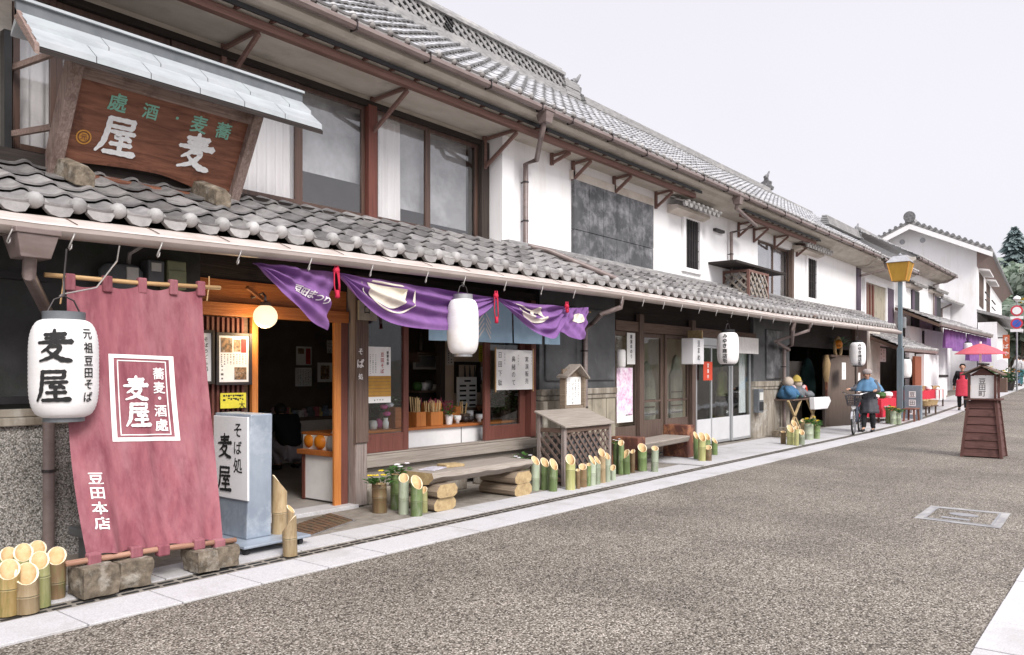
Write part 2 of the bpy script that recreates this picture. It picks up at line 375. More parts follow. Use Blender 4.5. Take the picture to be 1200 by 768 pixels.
# ================================================================== THE SETTING
def strip(name, m, x0, x1, y0, y1, lift, step=2.0, thick=None):
    mb = MB(); n = max(1, int((x1 - x0) / step))
    if thick is None:
        mb.grid(lambda u, v: (x0 + (x1 - x0) * u, y0 + (y1 - y0) * v, zg(x0 + (x1 - x0) * u) + lift), n, 1)
    return structure(mb.build(name, m, None))
strip('ground', M['concrete'], -200, 700, -350, 400, -.03, 4)
strip('road', M['road'], -12, 140, .75, 5.05, 0, 2)
def slabs(name, x0, x1, y0, y1, L, top=.014, m=None, off=0, drop=.05):
    mb = MB(); x = x0 + off
    while x < x1:
        xe = min(x + L, x1); g = .006; j = 1.6 * random.uniform(-.0015, .0015)
        a, b = zg(x), zg(xe)
        mb.add([(x + g, y0, a - drop), (xe - g, y0, b - drop), (xe - g, y1, b - drop), (x + g, y1, a - drop), (x + g, y0, a + top + j), (xe - g, y0, b + top + j), (xe - g, y1, b + top + j), (x + g, y1, a + top + j)],
               [(0, 3, 2, 1), (4, 5, 6, 7), (0, 1, 5, 4), (1, 2, 6, 5), (2, 3, 7, 6), (3, 0, 4, 7)])
        x = xe
    return structure(mb.build(name, m or M['granite'], None, bevel=.003, bseg=1))
slabs('kerb', -12, 140, 5.05, 5.50, .61, off=.17)
slabs('pavement', -12, 12.2, 5.71, 6.10, .61, off=.4)
slabs('pavement', 12.2, 140, 5.71, 6.55, .61, off=.1)
slabs('pavement', 12.2, 140, 6.553, 7.0, .61, off=.3)
slabs('pavement', -12, 40, .35, .745, .61, off=.02)
slabs('pavement', -12, 40, -.40, .345, .61, off=.3)
slabs('pavement', -12, 40, -2.4, -.405, .9, off=.3, m=M['concrete'])
strip('drain_bed', M['concrete'], -12, 140, 5.5, 5.71, .004, 2)
mb = MB(); x = -2.0                                       # two lines of slots in the drain cover
while x < 60:
    for y in (5.555, 5.63):
        z = zg(x) + .009
        mb.box(x, x + .115, y, y + .028, z - .004, z)
    x += .15
structure(mb.build('drain_slots', M['black'], None))
strip('apron', M['concrete'], -12, 12.2, 6.10, 7.6, .012, 2)
strip('apron', M['concrete'], 12.2, 60, 7.0, 7.6, .012, 2)

# ================================================================== TILED ROOFS
def tile_roof(X0, X1, ye, ze, yr, zr, px=.30, row=.27, dz=lambda X: 0, amp=.036, seed=1, lo=.5, hi=1.25, step=.036):
    rnd = random.Random(seed); mb = MB()
    L = math.hypot(yr - ye, zr - ze); ty, tz = (yr - ye) / L, (zr - ze) / L; ny, nz = -tz, ty
    nr = max(1, round(L / row)); rl = L / nr; nc = max(1, round((X1 - X0) / px)); pw = (X1 - X0) / nc
    prof = [(0, .30), (.05, .08), (.2, -.12), (.46, -.14), (.62, .06), (.73, .55), (.82, .95), (.90, 1.0), (.97, .78), (1.0, .50)]
    for j in range(nc):
        xb = X0 + j * pw; d = dz(xb + pw / 2)
        for i in range(nr):
            t0 = i * rl - .012; t1 = (i + 1) * rl; jit = rnd.uniform(-.006, .006); h0, h1 = step + .004 + jit, .004
            sk = rnd.uniform(-.004, .004); tn = rnd.uniform(lo, hi)
            vs = []
            for (t, h) in ((t0, h0 - step * .5), (t0, h0), (t1, h1)):
                for u, a in prof:
                    k = a * amp + h
                    vs.append((xb + u * pw + sk * (t == t0), ye + ty * t + ny * k, ze + tz * t + nz * k + d))
            n = len(prof)
            mb.add(vs, [(q * n + p, q * n + p + 1, (q + 1) * n + p + 1, (q + 1) * n + p) for q in (0, 1) for p in range(n - 1)], 0, tn)
    return mb, pw, nc
def eave_caps(X0, X1, ye, ze, px=.30, dz=lambda X: 0, r=.062, drop=.085, seed=3):   # round ends and hanging lips of the front row
    rnd = random.Random(seed); mb = MB(); nc = max(1, round((X1 - X0) / px)); pw = (X1 - X0) / nc
    for j in range(nc):
        xb = X0 + j * pw; d = dz(xb + pw / 2); tn = rnd.uniform(.8, 1.12)
        cx = xb + .86 * pw; cz = ze + .045 + d
        n = 10                                           # domed disc
        vs = []
        for rr, yy in ((r, .03), (r, -.012), (r * .86, -.034), (r * .45, -.05), (.001, -.055)):
            vs += [(cx + rr * math.cos(2 * math.pi * k / n), ye + yy, cz + rr * math.sin(2 * math.pi * k / n)) for k in range(n)]
        mb.add(vs, [(q * n + k, q * n + (k + 1) % n, (q + 1) * n + (k + 1) % n, (q + 1) * n + k) for q in range(4) for k in range(n)], 0, tn)
        lip = [(0.06, -.03), (.2, -.07), (.42, -.085), (.64, -.07), (.76, -.01), (.76, .04), (.64, .01), (.42, -.012), (.2, -.005), (.06, .04)]
        mb.add([(xb + u * pw, ye - .02, ze + .02 + b + d) for u, b in lip] + [(xb + u * pw, ye + .03, ze + .02 + b + d) for u, b in lip],
               [tuple(range(10)), tuple(range(10, 20))[::-1]] + [(k, (k + 1) % 10, 10 + (k + 1) % 10, 10 + k) for k in range(10)], 0, rnd.uniform(.75, 1.05))
    return mb
def eb(X):                                               # underside of the lower gutter, surveyed along the street
    P = [(-5, 2.47), (2.4, 2.51), (4.06, 2.56), (5, 2.585), (10, 2.65), (17.5, 2.665), (28, 2.78), (60, 2.9)]
    for (a, b), (c, d) in zip(P, P[1:]):
        if X <= c: return b + (d - b) * (X - a) / (c - a)
    return P[-1][1]
LD = lambda X: eb(X) - 2.65
YE, YW = 6.30, 7.6
def lower_roof(root, X0, X1, ytop, seed):
    ztop = 2.895 + (ytop - YE) * .49
    mb, pw, nc = tile_roof(X0, X1, YE, 2.895, ytop, ztop, dz=LD, seed=seed)
    rf = mb.build('lower_roof', M['tile'], root, tint=True, auto=32)
    eave_caps(X0, X1, YE, 2.90, dz=LD, seed=seed).build('eave_tiles', M['tile_cap'], rf, tint=True, auto=40)
    mb = MB()                                            # boarding under the tiles and rafters
    n = max(2, int((X1 - X0) / 1.0))
    mb.grid(lambda u, v: (X0 + (X1 - X0) * u, YE + .02 + (ytop - YE) * v, 2.80 + (ytop - YE) * .5 * v + LD(X0 + (X1 - X0) * u) - .02), n, 1)
    x = X0 + .2
    while x < X1 - .1:
        d = LD(x)
        mb.bar((x, YE + .08, 2.76 + d), (x, ytop, 2.76 + (ytop - YE - .08) * .5 + d), .05, .06); x += .45
    mb.build('rafters', M['dark_x'], rf)
    # pale sheet flashing with a half-round gutter lip
    mb = MB(); sec = [(YE + .03, .175), (YE + .0, .185), (6.13, .115), (6.07, .10), (6.062, .085)]
    n = max(2, int((X1 - X0) / .9)); k = len(sec)
    vs = [(X0 + (X1 - X0) * i / n, y, eb(X0 + (X1 - X0) * i / n) + z) for i in range(n + 1) for y, z in sec]
    mb.add(vs, [(i * k + j, i * k + j + 1, (i + 1) * k + j + 1, (i + 1) * k + j) for i in range(n) for j in range(k - 1)])
    g = mb.build('eave_flashing', M['pale_gutter'], root, auto=35)
    sec = [(6.066, .084), (6.06, .05), (6.075, .018), (6.10, .002), (6.135, .0), (6.17, .02), (6.18, .06)]; k = len(sec); mb = MB()
    vs = [(X0 + (X1 - X0) * i / n, y, eb(X0 + (X1 - X0) * i / n) + z) for i in range(n + 1) for y, z in sec]
    mb.add(vs, [(i * k + j, i * k + j + 1, (i + 1) * k + j + 1, (i + 1) * k + j) for i in range(n) for j in range(k - 1)])
    mb.build('gutter', M['gutter_lip_shade'], root, auto=35)
    x = X0 + .35
    while x < X1:
        d = eb(x); MB().bar((x, YE - .01, d + .189), (x + .02, 6.125, d + .120), .008, .004).build('sheet_joint', M['brown_x'], g); x += .62
    return rf
def gutter_hook(px_x, root):
    x = px_x; z = eb(x)
    MB().tube([(x + .02, 6.05, z + .04), (x + .008, 6.045, z + .01), (x - .01, 6.05, z - .035), (x - .018, 6.06, z - .065), (x - .009, 6.065, z - .078), (x + .003, 6.065, z - .065), (x + .006, 6.065, z - .035)], .0065, 6).build('gutter_hook', M['wire'], root, smooth=True)
def top_gutter(root, X0, X1, y, z):
    mb = MB(); sec = [(y + .1, .09), (y + .03, .10), (y - .01, .07), (y - .015, .03), (y + .01, 0), (y + .05, -.005), (y + .085, .02)]; k = len(sec)
    mb.add([(x, a, z + b) for x in (X0, X1) for a, b in sec], [(j, j + 1, k + j + 1, k + j) for j in range(k - 1)])
    g = mb.build('gutter', M['gutter'], root, auto=35)
    x = X0 + .4
    while x < X1: MB().box(x, x + .012, y - .025, y + .1, z - .012, z + .105).build('gutter_strap', M['iron'], g); x += 1.15
    return g
def pipe(root, pts, r=.038, name='downpipe', m='gutter', n=10, clips=()):
    o = MB().tube(pts, r, n).build(name, M[m], root, auto=40)
    if clips:
        mb = MB()
        for c in clips: mb.lathe([(r + .008, -.012), (r + .008, .012)], c, 10); mb.box(c[0] - .006, c[0] + .006, c[1], c[1] + .09, c[2] - .01, c[2] + .01)
        mb.build('pipe_clip', M['iron'], o)
    return o
def hopper(p, x, y, z, w=.16, h=.2, m='gutter'):
    mb = MB(); a = w / 2; b = a * .72
    mb.add([(x - b, y - b, z), (x + b, y - b, z), (x + b, y + b, z), (x - b, y + b, z), (x - a, y - a, z + h * .8), (x + a, y - a, z + h * .8), (x + a, y + a, z + h * .8), (x - a, y + a, z + h * .8)],
           [(0, 3, 2, 1), (4, 5, 6, 7), (0, 1, 5, 4), (1, 2, 6, 5), (2, 3, 7, 6), (3, 0, 4, 7)])
    mb.box(x - a - .012, x + a + .012, y - a - .012, y + a + .012, z + h * .8, z + h)
    return mb.build('hopper', M[m], p, bevel=.006)
def canopy(root, X0, X1, yw, ybeam=7.18, z=5.12):
    mb = MB(); mb.box(X0, X1, ybeam - .045, ybeam + .045, z - .02, z + .07)
    c = mb.build('canopy_beam', M['red_wood'], root, bevel=.006)
    mb = MB(); mb.ext([(X0 - .1, ybeam - .11, z + .095), (X0 - .1, yw, z + .25), (X0 - .1, yw, z + .275), (X0 - .1, ybeam - .11, z + .12)], (X1 - X0 + .2, 0, 0))
    mb.box(X0 - .1, X1 + .1, ybeam - .135, ybeam - .112, z + .075, z + .125)
    mb.build('canopy_board', M['black'], root)
    x = X0 + .15
    while x < X1: MB().bar((x, ybeam - .1, z + .085), (x, yw, z + .235), .04, .03).build('canopy_rafter', M['red_wood'], c); x += .42
def bracket(root, x, yw, ybeam=7.18, z=5.12, drop=.5):
    mb = MB(); mb.box(x - .028, x + .028, yw - .05, yw - .002, z - drop + .02, z + .09)
    mb.bar((x, yw - .05, z - .03), (x, ybeam + .0, z + .0), .04, .045)
    mb.bar((x, yw - .05, z - drop + .06), (x, ybeam + .03, z - .04), .042, .05)
    mb.build('canopy_bracket', M['red_brown_bracket'], root, bevel=.005)
def upper_eave(root, X0, X1, yr, zr, seed, yw, z0=5.34, wall_top=5.2):
    """tiles, cornice cove and gutter of a main roof between X0 and X1"""
    mb, pw, nc = tile_roof(X0, X1, 6.86, z0 + .11, yr, zr, row=.24, px=.27, amp=.026, step=.05, seed=seed, lo=.7, hi=1.1)
    rf = mb.build('roof', M['tile_top'], root, tint=True, auto=50)
    eave_caps(X0, X1, 6.86, z0 + .11, px=.27, seed=seed, r=.05).build('eave_tiles', M['tile_cap'], rf, tint=True, auto=40)
    mb = MB(); yb = yr + (yr - 6.86) * .98                 # the far slope
    mb.add([(X0, yr, zr), (X1, yr, zr), (X1, yb, z0 + .2), (X0, yb, z0 + .2)], [(0, 1, 2, 3)]); mb.build('rear_slope', M['tile_top'], rf, tint=True)
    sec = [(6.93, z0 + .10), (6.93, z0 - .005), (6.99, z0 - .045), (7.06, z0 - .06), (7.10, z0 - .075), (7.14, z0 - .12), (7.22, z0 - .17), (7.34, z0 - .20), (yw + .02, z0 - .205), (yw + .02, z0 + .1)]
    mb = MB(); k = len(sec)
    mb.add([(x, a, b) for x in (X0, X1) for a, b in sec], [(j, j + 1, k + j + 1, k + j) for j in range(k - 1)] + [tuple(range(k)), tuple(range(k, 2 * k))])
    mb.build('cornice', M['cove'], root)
    return rf
def ridge(rf, X0, X1, y, z, h, lattice=False):
    mb = MB(); k = max(3, int(h / .07))
    if not lattice:
        for i in range(k):
            w = .19 - .05 * i / k + (.012 if i % 2 else 0)
            mb.box(X0, X1, y - w, y + w, z - .1 + (h + .05) * i / k, z - .1 + (h + .05) * (i + .82) / k)
        mb.tube([(X0, y, z + h - .06), (X1, y, z + h - .06)], .085, 8)
        return mb.build('ridge', M['noshi'], rf)
    mb.box(X0, X1, y - .2, y + .2, z - .12, z + .0); mb.box(X0, X1, y - .17, y + .17, z + .012, z + .07)
    mb.box(X0, X1, y - .17, y + .17, z + h - .06, z + h - .005); mb.tube([(X0, y, z + h + .03), (X1, y, z + h + .03)], .10, 8)
    r = mb.build('ridge', M['noshi'], rf)
    MB().box(X0, X1, y - .06, y + .06, z + .072, z + h - .062).build('ridge_core', M['black'], r)
    mb = MB(); c = (h - .13); x = X0
    while x < X1 - c * .5:
        for zz in range(2):
            z0 = z + .07 + c / 2 * zz; q = c / 2
            for a in range(2):
                xx = x + a * q * 1.5
                mb.bar((xx, y - .10, z0), (xx + q * 1.5, y - .10, z0 + q), .05, .022, up=(0, 1, 0)); mb.bar((xx, y - .115, z0 + q), (xx + q * 1.5, y - .115, z0), .05, .022, up=(0, 1, 0))
        x += c * 1.5
    mb.build('ridge_lattice', M['noshi'], r)
    return r
def ridge_ornament(rf, x, y, z, s=1.0, m='oni'):
    mb = MB(); pr = [(-.26, 0), (-.3, .12), (-.2, .2), (-.22, .34), (-.1, .4), (-.06, .56), (.06, .56), (.1, .4), (.22, .34), (.2, .2), (.3, .12), (.26, 0)]
    mb.ext([(x, y + a * s, z + b * s) for a, b in pr], (.09 * s, 0, 0))
    mb.ball((x + .1 * s, y, z + .22 * s), .12 * s, 10); mb.ball((x + .06 * s, y, z + .56 * s), .09 * s, 8)
    mb.tube([(x - .1 * s, y, z + .5 * s), (x + .15 * s, y, z + .6 * s), (x + .34 * s, y, z + .82 * s)], [.07 * s, .06 * s, .03 * s], 8)
    return mb.build('ridge_ornament', M[m], rf, bevel=.01)
def framed_pane(root, name, x0, x1, y, z0, z1, fw=.06, d=.05, m='bronze', g='glass', rails=(), bottom=None, stiles=()):
    mb = MB(); b = bottom or fw
    mb.box(x0, x0 + fw, y, y + d, z0, z1); mb.box(x1 - fw, x1, y, y + d, z0, z1)
    mb.box(x0 + fw, x1 - fw, y + .003, y + d - .003, z1 - fw, z1); mb.box(x0 + fw, x1 - fw, y + .003, y + d - .003, z0, z0 + b)
    for r in rails: mb.box(x0 + fw, x1 - fw, y + .006, y + d - .006, r - .018, r + .018)
    for r in stiles: mb.box(r - .015, r + .015, y + .008, y + d - .008, z0 + b, z1 - fw)
    o = mb.build(name, M[m], root, bevel=.004)
    MB().box(x0 + fw - .004, x1 - fw + .004, y + d * .45, y + d * .45 + .006, z0 + b - .004, z1 - fw + .004).build('pane', M[g], o)
    return o
def pleats(x0, x1, y, z0, z1, amp=.03, per=.13, seed=0):
    ph = seed * 1.3; n = max(8, int((x1 - x0) / per * 8))
    return MB().grid(lambda u, v: (x0 + (x1 - x0) * u, y + amp * math.sin(2 * math.pi * (x0 + (x1 - x0) * u) / per + ph + .6 * math.sin(3 * u * 5)) * (.5 + .5 * (1 - v)), z0 + (z1 - z0) * v), n, 6)
def hslats(mb, x0, x1, y, z0, z1, step, w, d):
    z = z0
    while z < z1: mb.box(x0, x1, y, y + d, z, min(z + w, z1)); z += step
def vslats(mb, x0, x1, y, z0, z1, step, w, d):
    x = x0
    while x + w <= x1 + 1e-6: mb.box(x, x + w, y, y + d, z0, z1); x += step
def lattice_panel(mb, o, ux, uz, w, h, step=.085, bw=.022, th=.012, n=(0, -1, 0)):
    """two layers of crossing diagonal slats inside a w x h rectangle"""
    o, ux, uz, n = map(Vector, (o, ux, uz, n))
    for s, lift in ((1, 0), (-1, th * 1.15)):
        k = -h
        while k < w:
            a = [k, 0]; b = [k + h, h]
            if a[0] < 0: a = [0, -k]
            if b[0] > w: b = [w, w - k]
            if b[0] - a[0] > .03:
                if s < 0: a, b = [w - a[0], a[1]], [w - b[0], b[1]]
                mb.bar(o + ux * a[0] + uz * a[1] + n * lift, o + ux * b[0] + uz * b[1] + n * lift, bw, th, up=n)
            k += step * 1.414

# ================================================================== HOUSE A: the noodle shop
XA0, XAB, XBC, XC1 = -1.5, 9.63, 17.6, 28.2
A = thing('shop_house', 'nearest two-storey shop house with wide upper windows and the big signboard on its pent roof', 'house', (4, 7.1, 0))
Y1 = 7.1
xl, xj0, xj1, xp0, xp1, xw1 = fx(236), fx(297), fx(398), fx(410), fx(425), fx(627)
w1 = MB(); w1.box(XA0, xl, 7.12, 7.3, 1.26, 3.0)
w1 = w1.build('wall', M['mossy_wall'], A)
mb = MB(); mb.box(XA0, xl, 7.10, 7.3, 0, 1.12); mb.build('dado', M['dado'], w1)
mb = MB(); mb.box(XA0, xl + .01, 7.06, 7.3, 1.122, 1.19); mb.box(XA0, xl + .01, 7.085, 7.3, 1.192, 1.258); mb.build('ledge', M['beige_plinth'], w1, bevel=.008)
mb = MB()                                                 # shutter frame on the dark wall
mb.box(XA0, fx(52, 7.06), 7.07, 7.12, 1.30, 1.36); mb.box(XA0, fx(60, 7.06), 7.07, 7.12, 2.3, 2.36)
mb.build('shutter_rail', M['black'], w1)
# lattice bay left of the entrance, with the orange cedar transom
mb = MB(); mb.box(xl, xj0, 7.2, 7.25, .03, 2.12); bay = mb.build('lattice_bay', M['brown_x'], A)
mb = MB(); vslats(mb, xl + .03, xj0 - .03, 7.15, .35, 2.1, .055, .026, .045); mb.build('slats', M['red_wood_z'], bay)
mb = MB(); mb.box(xl, xj0, 7.13, 7.19, .12, .35); mb.build('bay_rail', M['red_wood'], bay, bevel=.004)
zt = fz(300, 372)
mb = MB(); mb.box(xl, xp0 - .002, 7.11, 7.22, zt, zt + .13); A_lintel = mb.build('lintel', M['orange_x'], A, bevel=.006)
mb = MB(); mb.box(xl, xp0 - .002, 7.16, 7.21, zt + .132, zt + .36); mb.build('transom_board', M['orange_x'], A_lintel)
mb = MB(); mb.box(XA0, XAB, 7.17, 7.29, zt + .36, zt + .62); mb.build('beam', M['dark_x'], A)
mb = MB(); mb.box(XA0, XAB, 7.31, 7.36, 2.25, 3.4); mb.build('upper_boarding', M['dark_x'], A)
MB().box(xj0, xj0 + .07, 7.12, 7.17, .03, zt).build('door_post', M['orange_z'], A, bevel=.005)
MB().box(xj1 - .055, xj1 + .04, 7.12, 7.16, .03, zt).build('door_post', M['orange_z'], A, bevel=.005)
mb = MB(); mb.box(xj1 + .042, xp0 - .002, 7.13, 7.24, .03, zt); mb.build('door_post', M['red_wood_z'], A, bevel=.005)
mb = MB(); mb.box(xp0 + .02, xp1, 7.02, 7.2, .03, 2.66); pst = mb.build('post', M['grey_wood_z'], A, bevel=.008)
mb = MB(); mb.box(xp0 - .0, xp1 + .0, 6.995, 7.018, .75, 2.66); mb.build('post_casing', M['brown_z'], pst, bevel=.006)
mb = MB(); mb.box(xj0 - .6, xp0 + .05, 7.0, 7.3, .0, .055); mb.build('threshold', M['granite'], A, bevel=.008)
# shop window: sill, two sliding sashes, opening between
zs = .60
mb = MB(); mb.box(xp1, xw1, 7.06, 7.3, zs - .16, zs - .02); mb.box(xp1, xw1, 7.1, 7.28, zs - .018, zs + .0); sill = mb.build('window_sill', M['grey_wood_x'], A, bevel=.008)
mb = MB(); mb.box(xp1, xw1, 7.14, 7.2, .2, zs - .162); mb.build('plinth_board', M['grey_wood_x'], A)
xa1, xb0 = fx(481), fx(574)
framed_pane(A, 'sliding_window', xp1 + .01, xa1, 7.13, zs + .002, 2.3, .085, .045, 'red_wood_z', rails=(), bottom=.22)
framed_pane(A, 'sliding_window', xb0, xw1 - .12, 7.19, zs + .002, 2.3, .12, .045, 'red_wood_z', bottom=.2)
MB().box(xw1 - .118, xw1, 7.08, 7.26, zs + .002, 2.62).build('post', M['red_wood_z'], A, bevel=.006)
MB().box(xp1, xw1, 7.1, 7.28, 2.302, 2.42).build('head_rail', M['red_wood'], A, bevel=.006)
# foundation stones under the sill
for (a, b, h) in ((xp1 + .05, xp1 + .42, .2), (xp1 + .5, xp1 + 1.0, .17), (7.3, 7.9, .18), (8.3, 8.9, .18), (9.1, 9.6, .19)):
    mb = MB(); mb.box(a, b, 7.02, 7.3, .0, h); mb.build('foundation_stone', M['beige_plinth'], A, bevel=.035, bseg=3)
# room inside
mb = MB(); xr0, xr1 = xl - .3, 10.6
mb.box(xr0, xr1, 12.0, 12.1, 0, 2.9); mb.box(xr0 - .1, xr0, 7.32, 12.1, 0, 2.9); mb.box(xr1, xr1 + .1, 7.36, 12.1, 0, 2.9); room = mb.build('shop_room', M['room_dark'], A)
MB().box(xr0, xr1, 7.36, 12, 2.82, 2.9).build('ceiling', M['ceiling'], room)
MB().box(xr0, xr1, 7.3, 12, .0, .04).build('room_floor', M['room_floor'], room)
mb = MB(); mb.box(fx(519, 8.5), 10.5, 8.5, 8.58, .04, 2.75); mb.build('room_partition', M['room_tan'], room)
mb = MB(); mb.box(fx(514, 8.45), fx(520, 8.45), 8.42, 8.5, .04, 2.75); mb.build('room_post', M['dark_z'], room)
# lower roof and gutter
RFA = lower_roof(A, XA0, XAB + 1.2, 7.55, 11)
for px_ in (10, 82, 185, 278, 361, 433, 498, 542, 590, 633, 671): gutter_hook(fx(px_, 6.08), A)
for i_, (ya_, z0_, z1_) in enumerate(((7.48, 3.435, 3.482), (7.60, 3.484, 3.517), (7.72, 3.519, 3.55))):   # stepped ridge tiles where the roof meets the wall
    mb = MB(); n = 10; vs = []
    for k in range(n + 1):
        x = XA0 + (9.28 - XA0) * k / n; d = LD(x); vs += [(x, ya_, z0_ + d), (x, 7.9, z0_ + d), (x, 7.9, z1_ + d), (x, ya_, z1_ + d)]
    mb.add(vs, [(4 * k + j, 4 * k + (j + 1) % 4, 4 * k + 4 + (j + 1) % 4, 4 * k + 4 + j) for k in range(n) for j in range(4)] + [(0, 1, 2, 3), (4 * n, 4 * n + 1, 4 * n + 2, 4 * n + 3)])
    mb.build('wall_flashing', M['noshi_light'], A)
# left downpipe with its hopper
g = W(38, 285, 6.1); dp = pipe(A, [(g.x, 6.14, eb(g.x) - .12), (g.x, 6.16, eb(g.x) - .27), (fx(56, 7.0), 6.96, fz(56, 372, 6.96)), (fx(57, 7.0), 7.0, fz(57, 385, 7.0)), (fx(57, 7.0), 7.0, .02)], .045, clips=[(fx(57, 7.0), 7.0, .75)])
hopper(dp, g.x, 6.13, eb(g.x) - .16, .27, .2)
# upper storey
YU = 7.9
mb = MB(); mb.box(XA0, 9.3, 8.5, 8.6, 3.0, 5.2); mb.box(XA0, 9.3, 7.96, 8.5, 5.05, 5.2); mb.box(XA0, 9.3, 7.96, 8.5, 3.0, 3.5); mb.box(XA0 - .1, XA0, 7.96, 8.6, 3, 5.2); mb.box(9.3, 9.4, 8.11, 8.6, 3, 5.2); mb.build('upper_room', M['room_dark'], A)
wx0 = fx(14, YU); zb, ztp = 3.55, 5.0
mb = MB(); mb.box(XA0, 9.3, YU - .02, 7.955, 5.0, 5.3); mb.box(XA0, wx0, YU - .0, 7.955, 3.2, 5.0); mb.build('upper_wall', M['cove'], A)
mb = MB(); mb.box(wx0, 9.28, YU - .05, 7.955, 3.42, 3.545); mb.box(wx0, 9.28, YU - .06, 7.955, ztp - .002, ztp + .07); mb.build('window_rail', M['dark_x'], A, bevel=.004)
cuts = [(14, 66), (66, 200), (200, 350), (350, 428), (438, 501), (501, 560)]
for i, (a, b) in enumerate(cuts):
    o = framed_pane(A, 'upper_window', fx(a, YU) + .004, fx(b, YU) - .004, YU - .02 + .02 * (i % 2), 3.55, 4.998, .055, .04, 'bronze', 'glass_up')
mb = MB(); mb.box(fx(428, YU) + .002, fx(438, YU) - .002, YU - .07, YU + .05, 3.4, 5.02); mb.build('window_post', M['red_wood_z'], A, bevel=.005)
mb = MB(); mb.box(fx(560, YU), fx(569, YU), YU - .08, YU + .05, 3.4, 5.05); mb.build('window_post', M['dark_z'], A, bevel=.005)
for (a, b, sd) in ((14, 68, 1), (230, 350, 2), (440, 468, 4)):
    pleats(fx(a, 8.0) if a > 20 else wx0, fx(b, 8.0), 8.0, 3.5, 5.04, .028, .115, sd).build('curtain', M['curtain'], A, smooth=True)
M['grey_sheet'] = mat('reflection_and_paper_grey', (.36, .365, .375), (.26, .265, .275), (1.2, 1.2, 2.5), .8, c3=(.55, .56, .58), s3=(1.1, 1.1, 1.0), f3=(.45, .7))  # mottled grey imitating pane reflections, also used on printed papers
MB().box(fx(354, 8.06), fx(427, 8.06), 8.06, 8.066, 4.02, 5.04).build('grey_sheet', M['grey_sheet'], A)  # added grey sheets imitate reflections in the upper panes
MB().box(fx(468, 8.06), fx(501, 8.06), 8.06, 8.066, 3.82, 5.04).build('grey_sheet', M['grey_sheet'], A)
MB().box(fx(502, 8.06), fx(546, 8.06), 8.06, 8.066, 3.7, 5.04).build('grey_sheet', M['grey_sheet'], A)
mb = MB(); mb.box(fx(4, 7.8), fx(13, 7.8), 7.78, 7.88, 3.4, 4.55); mb.build('shutter_edge', M['black'], A)
canopy(A, XA0, XAB, YU)
for px_ in (262, 436, 566): bracket(A, fx(px_, 7.87), 7.9 if px_ < 560 else 7.86)
rfa = upper_eave(A, XA0, XAB, 9.2, 7.14, 21, 7.9)
top_gutter(A, XA0, XAB, 6.80, 5.34)
ridge(rfa, XA0, XAB, 9.2, 7.14, .40, True)

# ================================================================== HOUSE B: white storehouse-style shop with the black shutter
B = thing('shop_house', 'two-storey white plaster house with a large black plaster shutter upstairs and glass doors below', 'house', (13, 7.1, 0))
mb = MB(); mb.box(9.3, XBC, 7.6, 8.1, 2.9, 5.22); uw = mb.build('upper_wall', M['white'], B)
mb = MB(); mb.box(9.3, 9.6, 7.57, 7.6, 3.3, 5.2); mb.build('pier', M['white'], uw, bevel=.02)
for a_, z_ in ((7.36, 3.40), (7.40, 3.452), (7.44, 3.504)): MB().box(9.3, XBC, a_, 7.6, z_, z_ + .045).build('wall_flashing', M['noshi'], B, bevel=.006)
RFB = lower_roof(B, XAB + 1.2, XBC, 7.46, 12)
for px_ in (727, 752, 776, 797, 818, 838, 856, 875, 890): gutter_hook(fx(px_, 6.08), B)
# black shutter leaves
sx0, sx1 = fx(672, 7.55), fx(765, 7.55); n = 6
mb = MB()
for i in range(n):
    a = sx0 + (sx1 - sx0) * i / n; b = sx0 + (sx1 - sx0) * (i + 1) / n
    mb.box(a + .004, b - .004, 7.53, 7.6, 3.98, 4.82); mb.box(a + .004, b - .004, 7.533, 7.6, 3.44, 3.972)
sh = mb.build('black_shutter', M['grey_shutter'], B, bevel=.004)
mb = MB(); mb.box(sx0 - .05, sx1 + .05, 7.55, 7.6, 4.822, 4.97); mb.build('shutter_head', M['cream'], sh)
canopy(B, XAB, 15.0, 7.6)
for px_ in (647, 672, 720, 769): bracket(B, fx(px_, 7.57), 7.6, drop=.34 if px_ > 650 else .2)
# slit window with bars and its little tiled hood
vx0, vx1 = fx(804, 7.55), fx(820, 7.55)
mb = MB(); mb.box(vx0, vx1, 7.585, 7.6, 3.77, 4.8); sw = mb.build('slit_window', M['black'], B)
mb = MB(); mb.box(vx0 - .12, vx0, 7.54, 7.6, 3.68, 4.88); mb.box(vx1, vx1 + .12, 7.54, 7.6, 3.68, 4.88); mb.box(vx0, vx1, 7.54, 7.6, 4.8, 4.88); mb.box(vx0, vx1, 7.54, 7.6, 3.68, 3.77); mb.build('window_surround', M['white'], sw, bevel=.006)
mb = MB(); vslats(mb, vx0 + .06, vx1, 7.555, 3.77, 4.8, .115, .022, .02); hslats(mb, vx0, vx1, 7.57, 3.95, 4.8, .22, .015, .01); mb.build('window_bars', M['iron'], sw)
def hood(root, x0, x1, yw, z, d=.42):
    mb = MB(); mb.ext([(x0 + .1, yw, z - .12), (x0 + .1, yw - d * .55, z - .05), (x0 + .1, yw - d * .55, z + .02), (x0 + .1, yw, z + .05)], (x1 - x0 - .2, 0, 0)); h = mb.build('hood', M['cream'], root)
    m2, pw, nc = tile_roof(x0, x1, yw - d, z + .02, yw, z + .2, px=.22, row=.2, amp=.03, seed=5); m2.build('hood_tiles', M['tile'], h, tint=True, auto=50)
    eave_caps(x0, x1, yw - d, z + .02, px=.22, r=.045).build('hood_caps', M['tile_cap'], h, tint=True, auto=40)
hood(B, fx(795, 7.3), fx(838, 7.3), 7.6, 4.93)
MB().box(fx(838, 7.55), fx(848, 7.55), 7.52, 7.6, 4.74, 4.8).build('wall_peg', M['iron'], B)
rfb = upper_eave(B, XAB, XBC, 9.2, 7.14, 22, 7.6)
top_gutter(B, XAB, XBC, 6.80, 5.34)
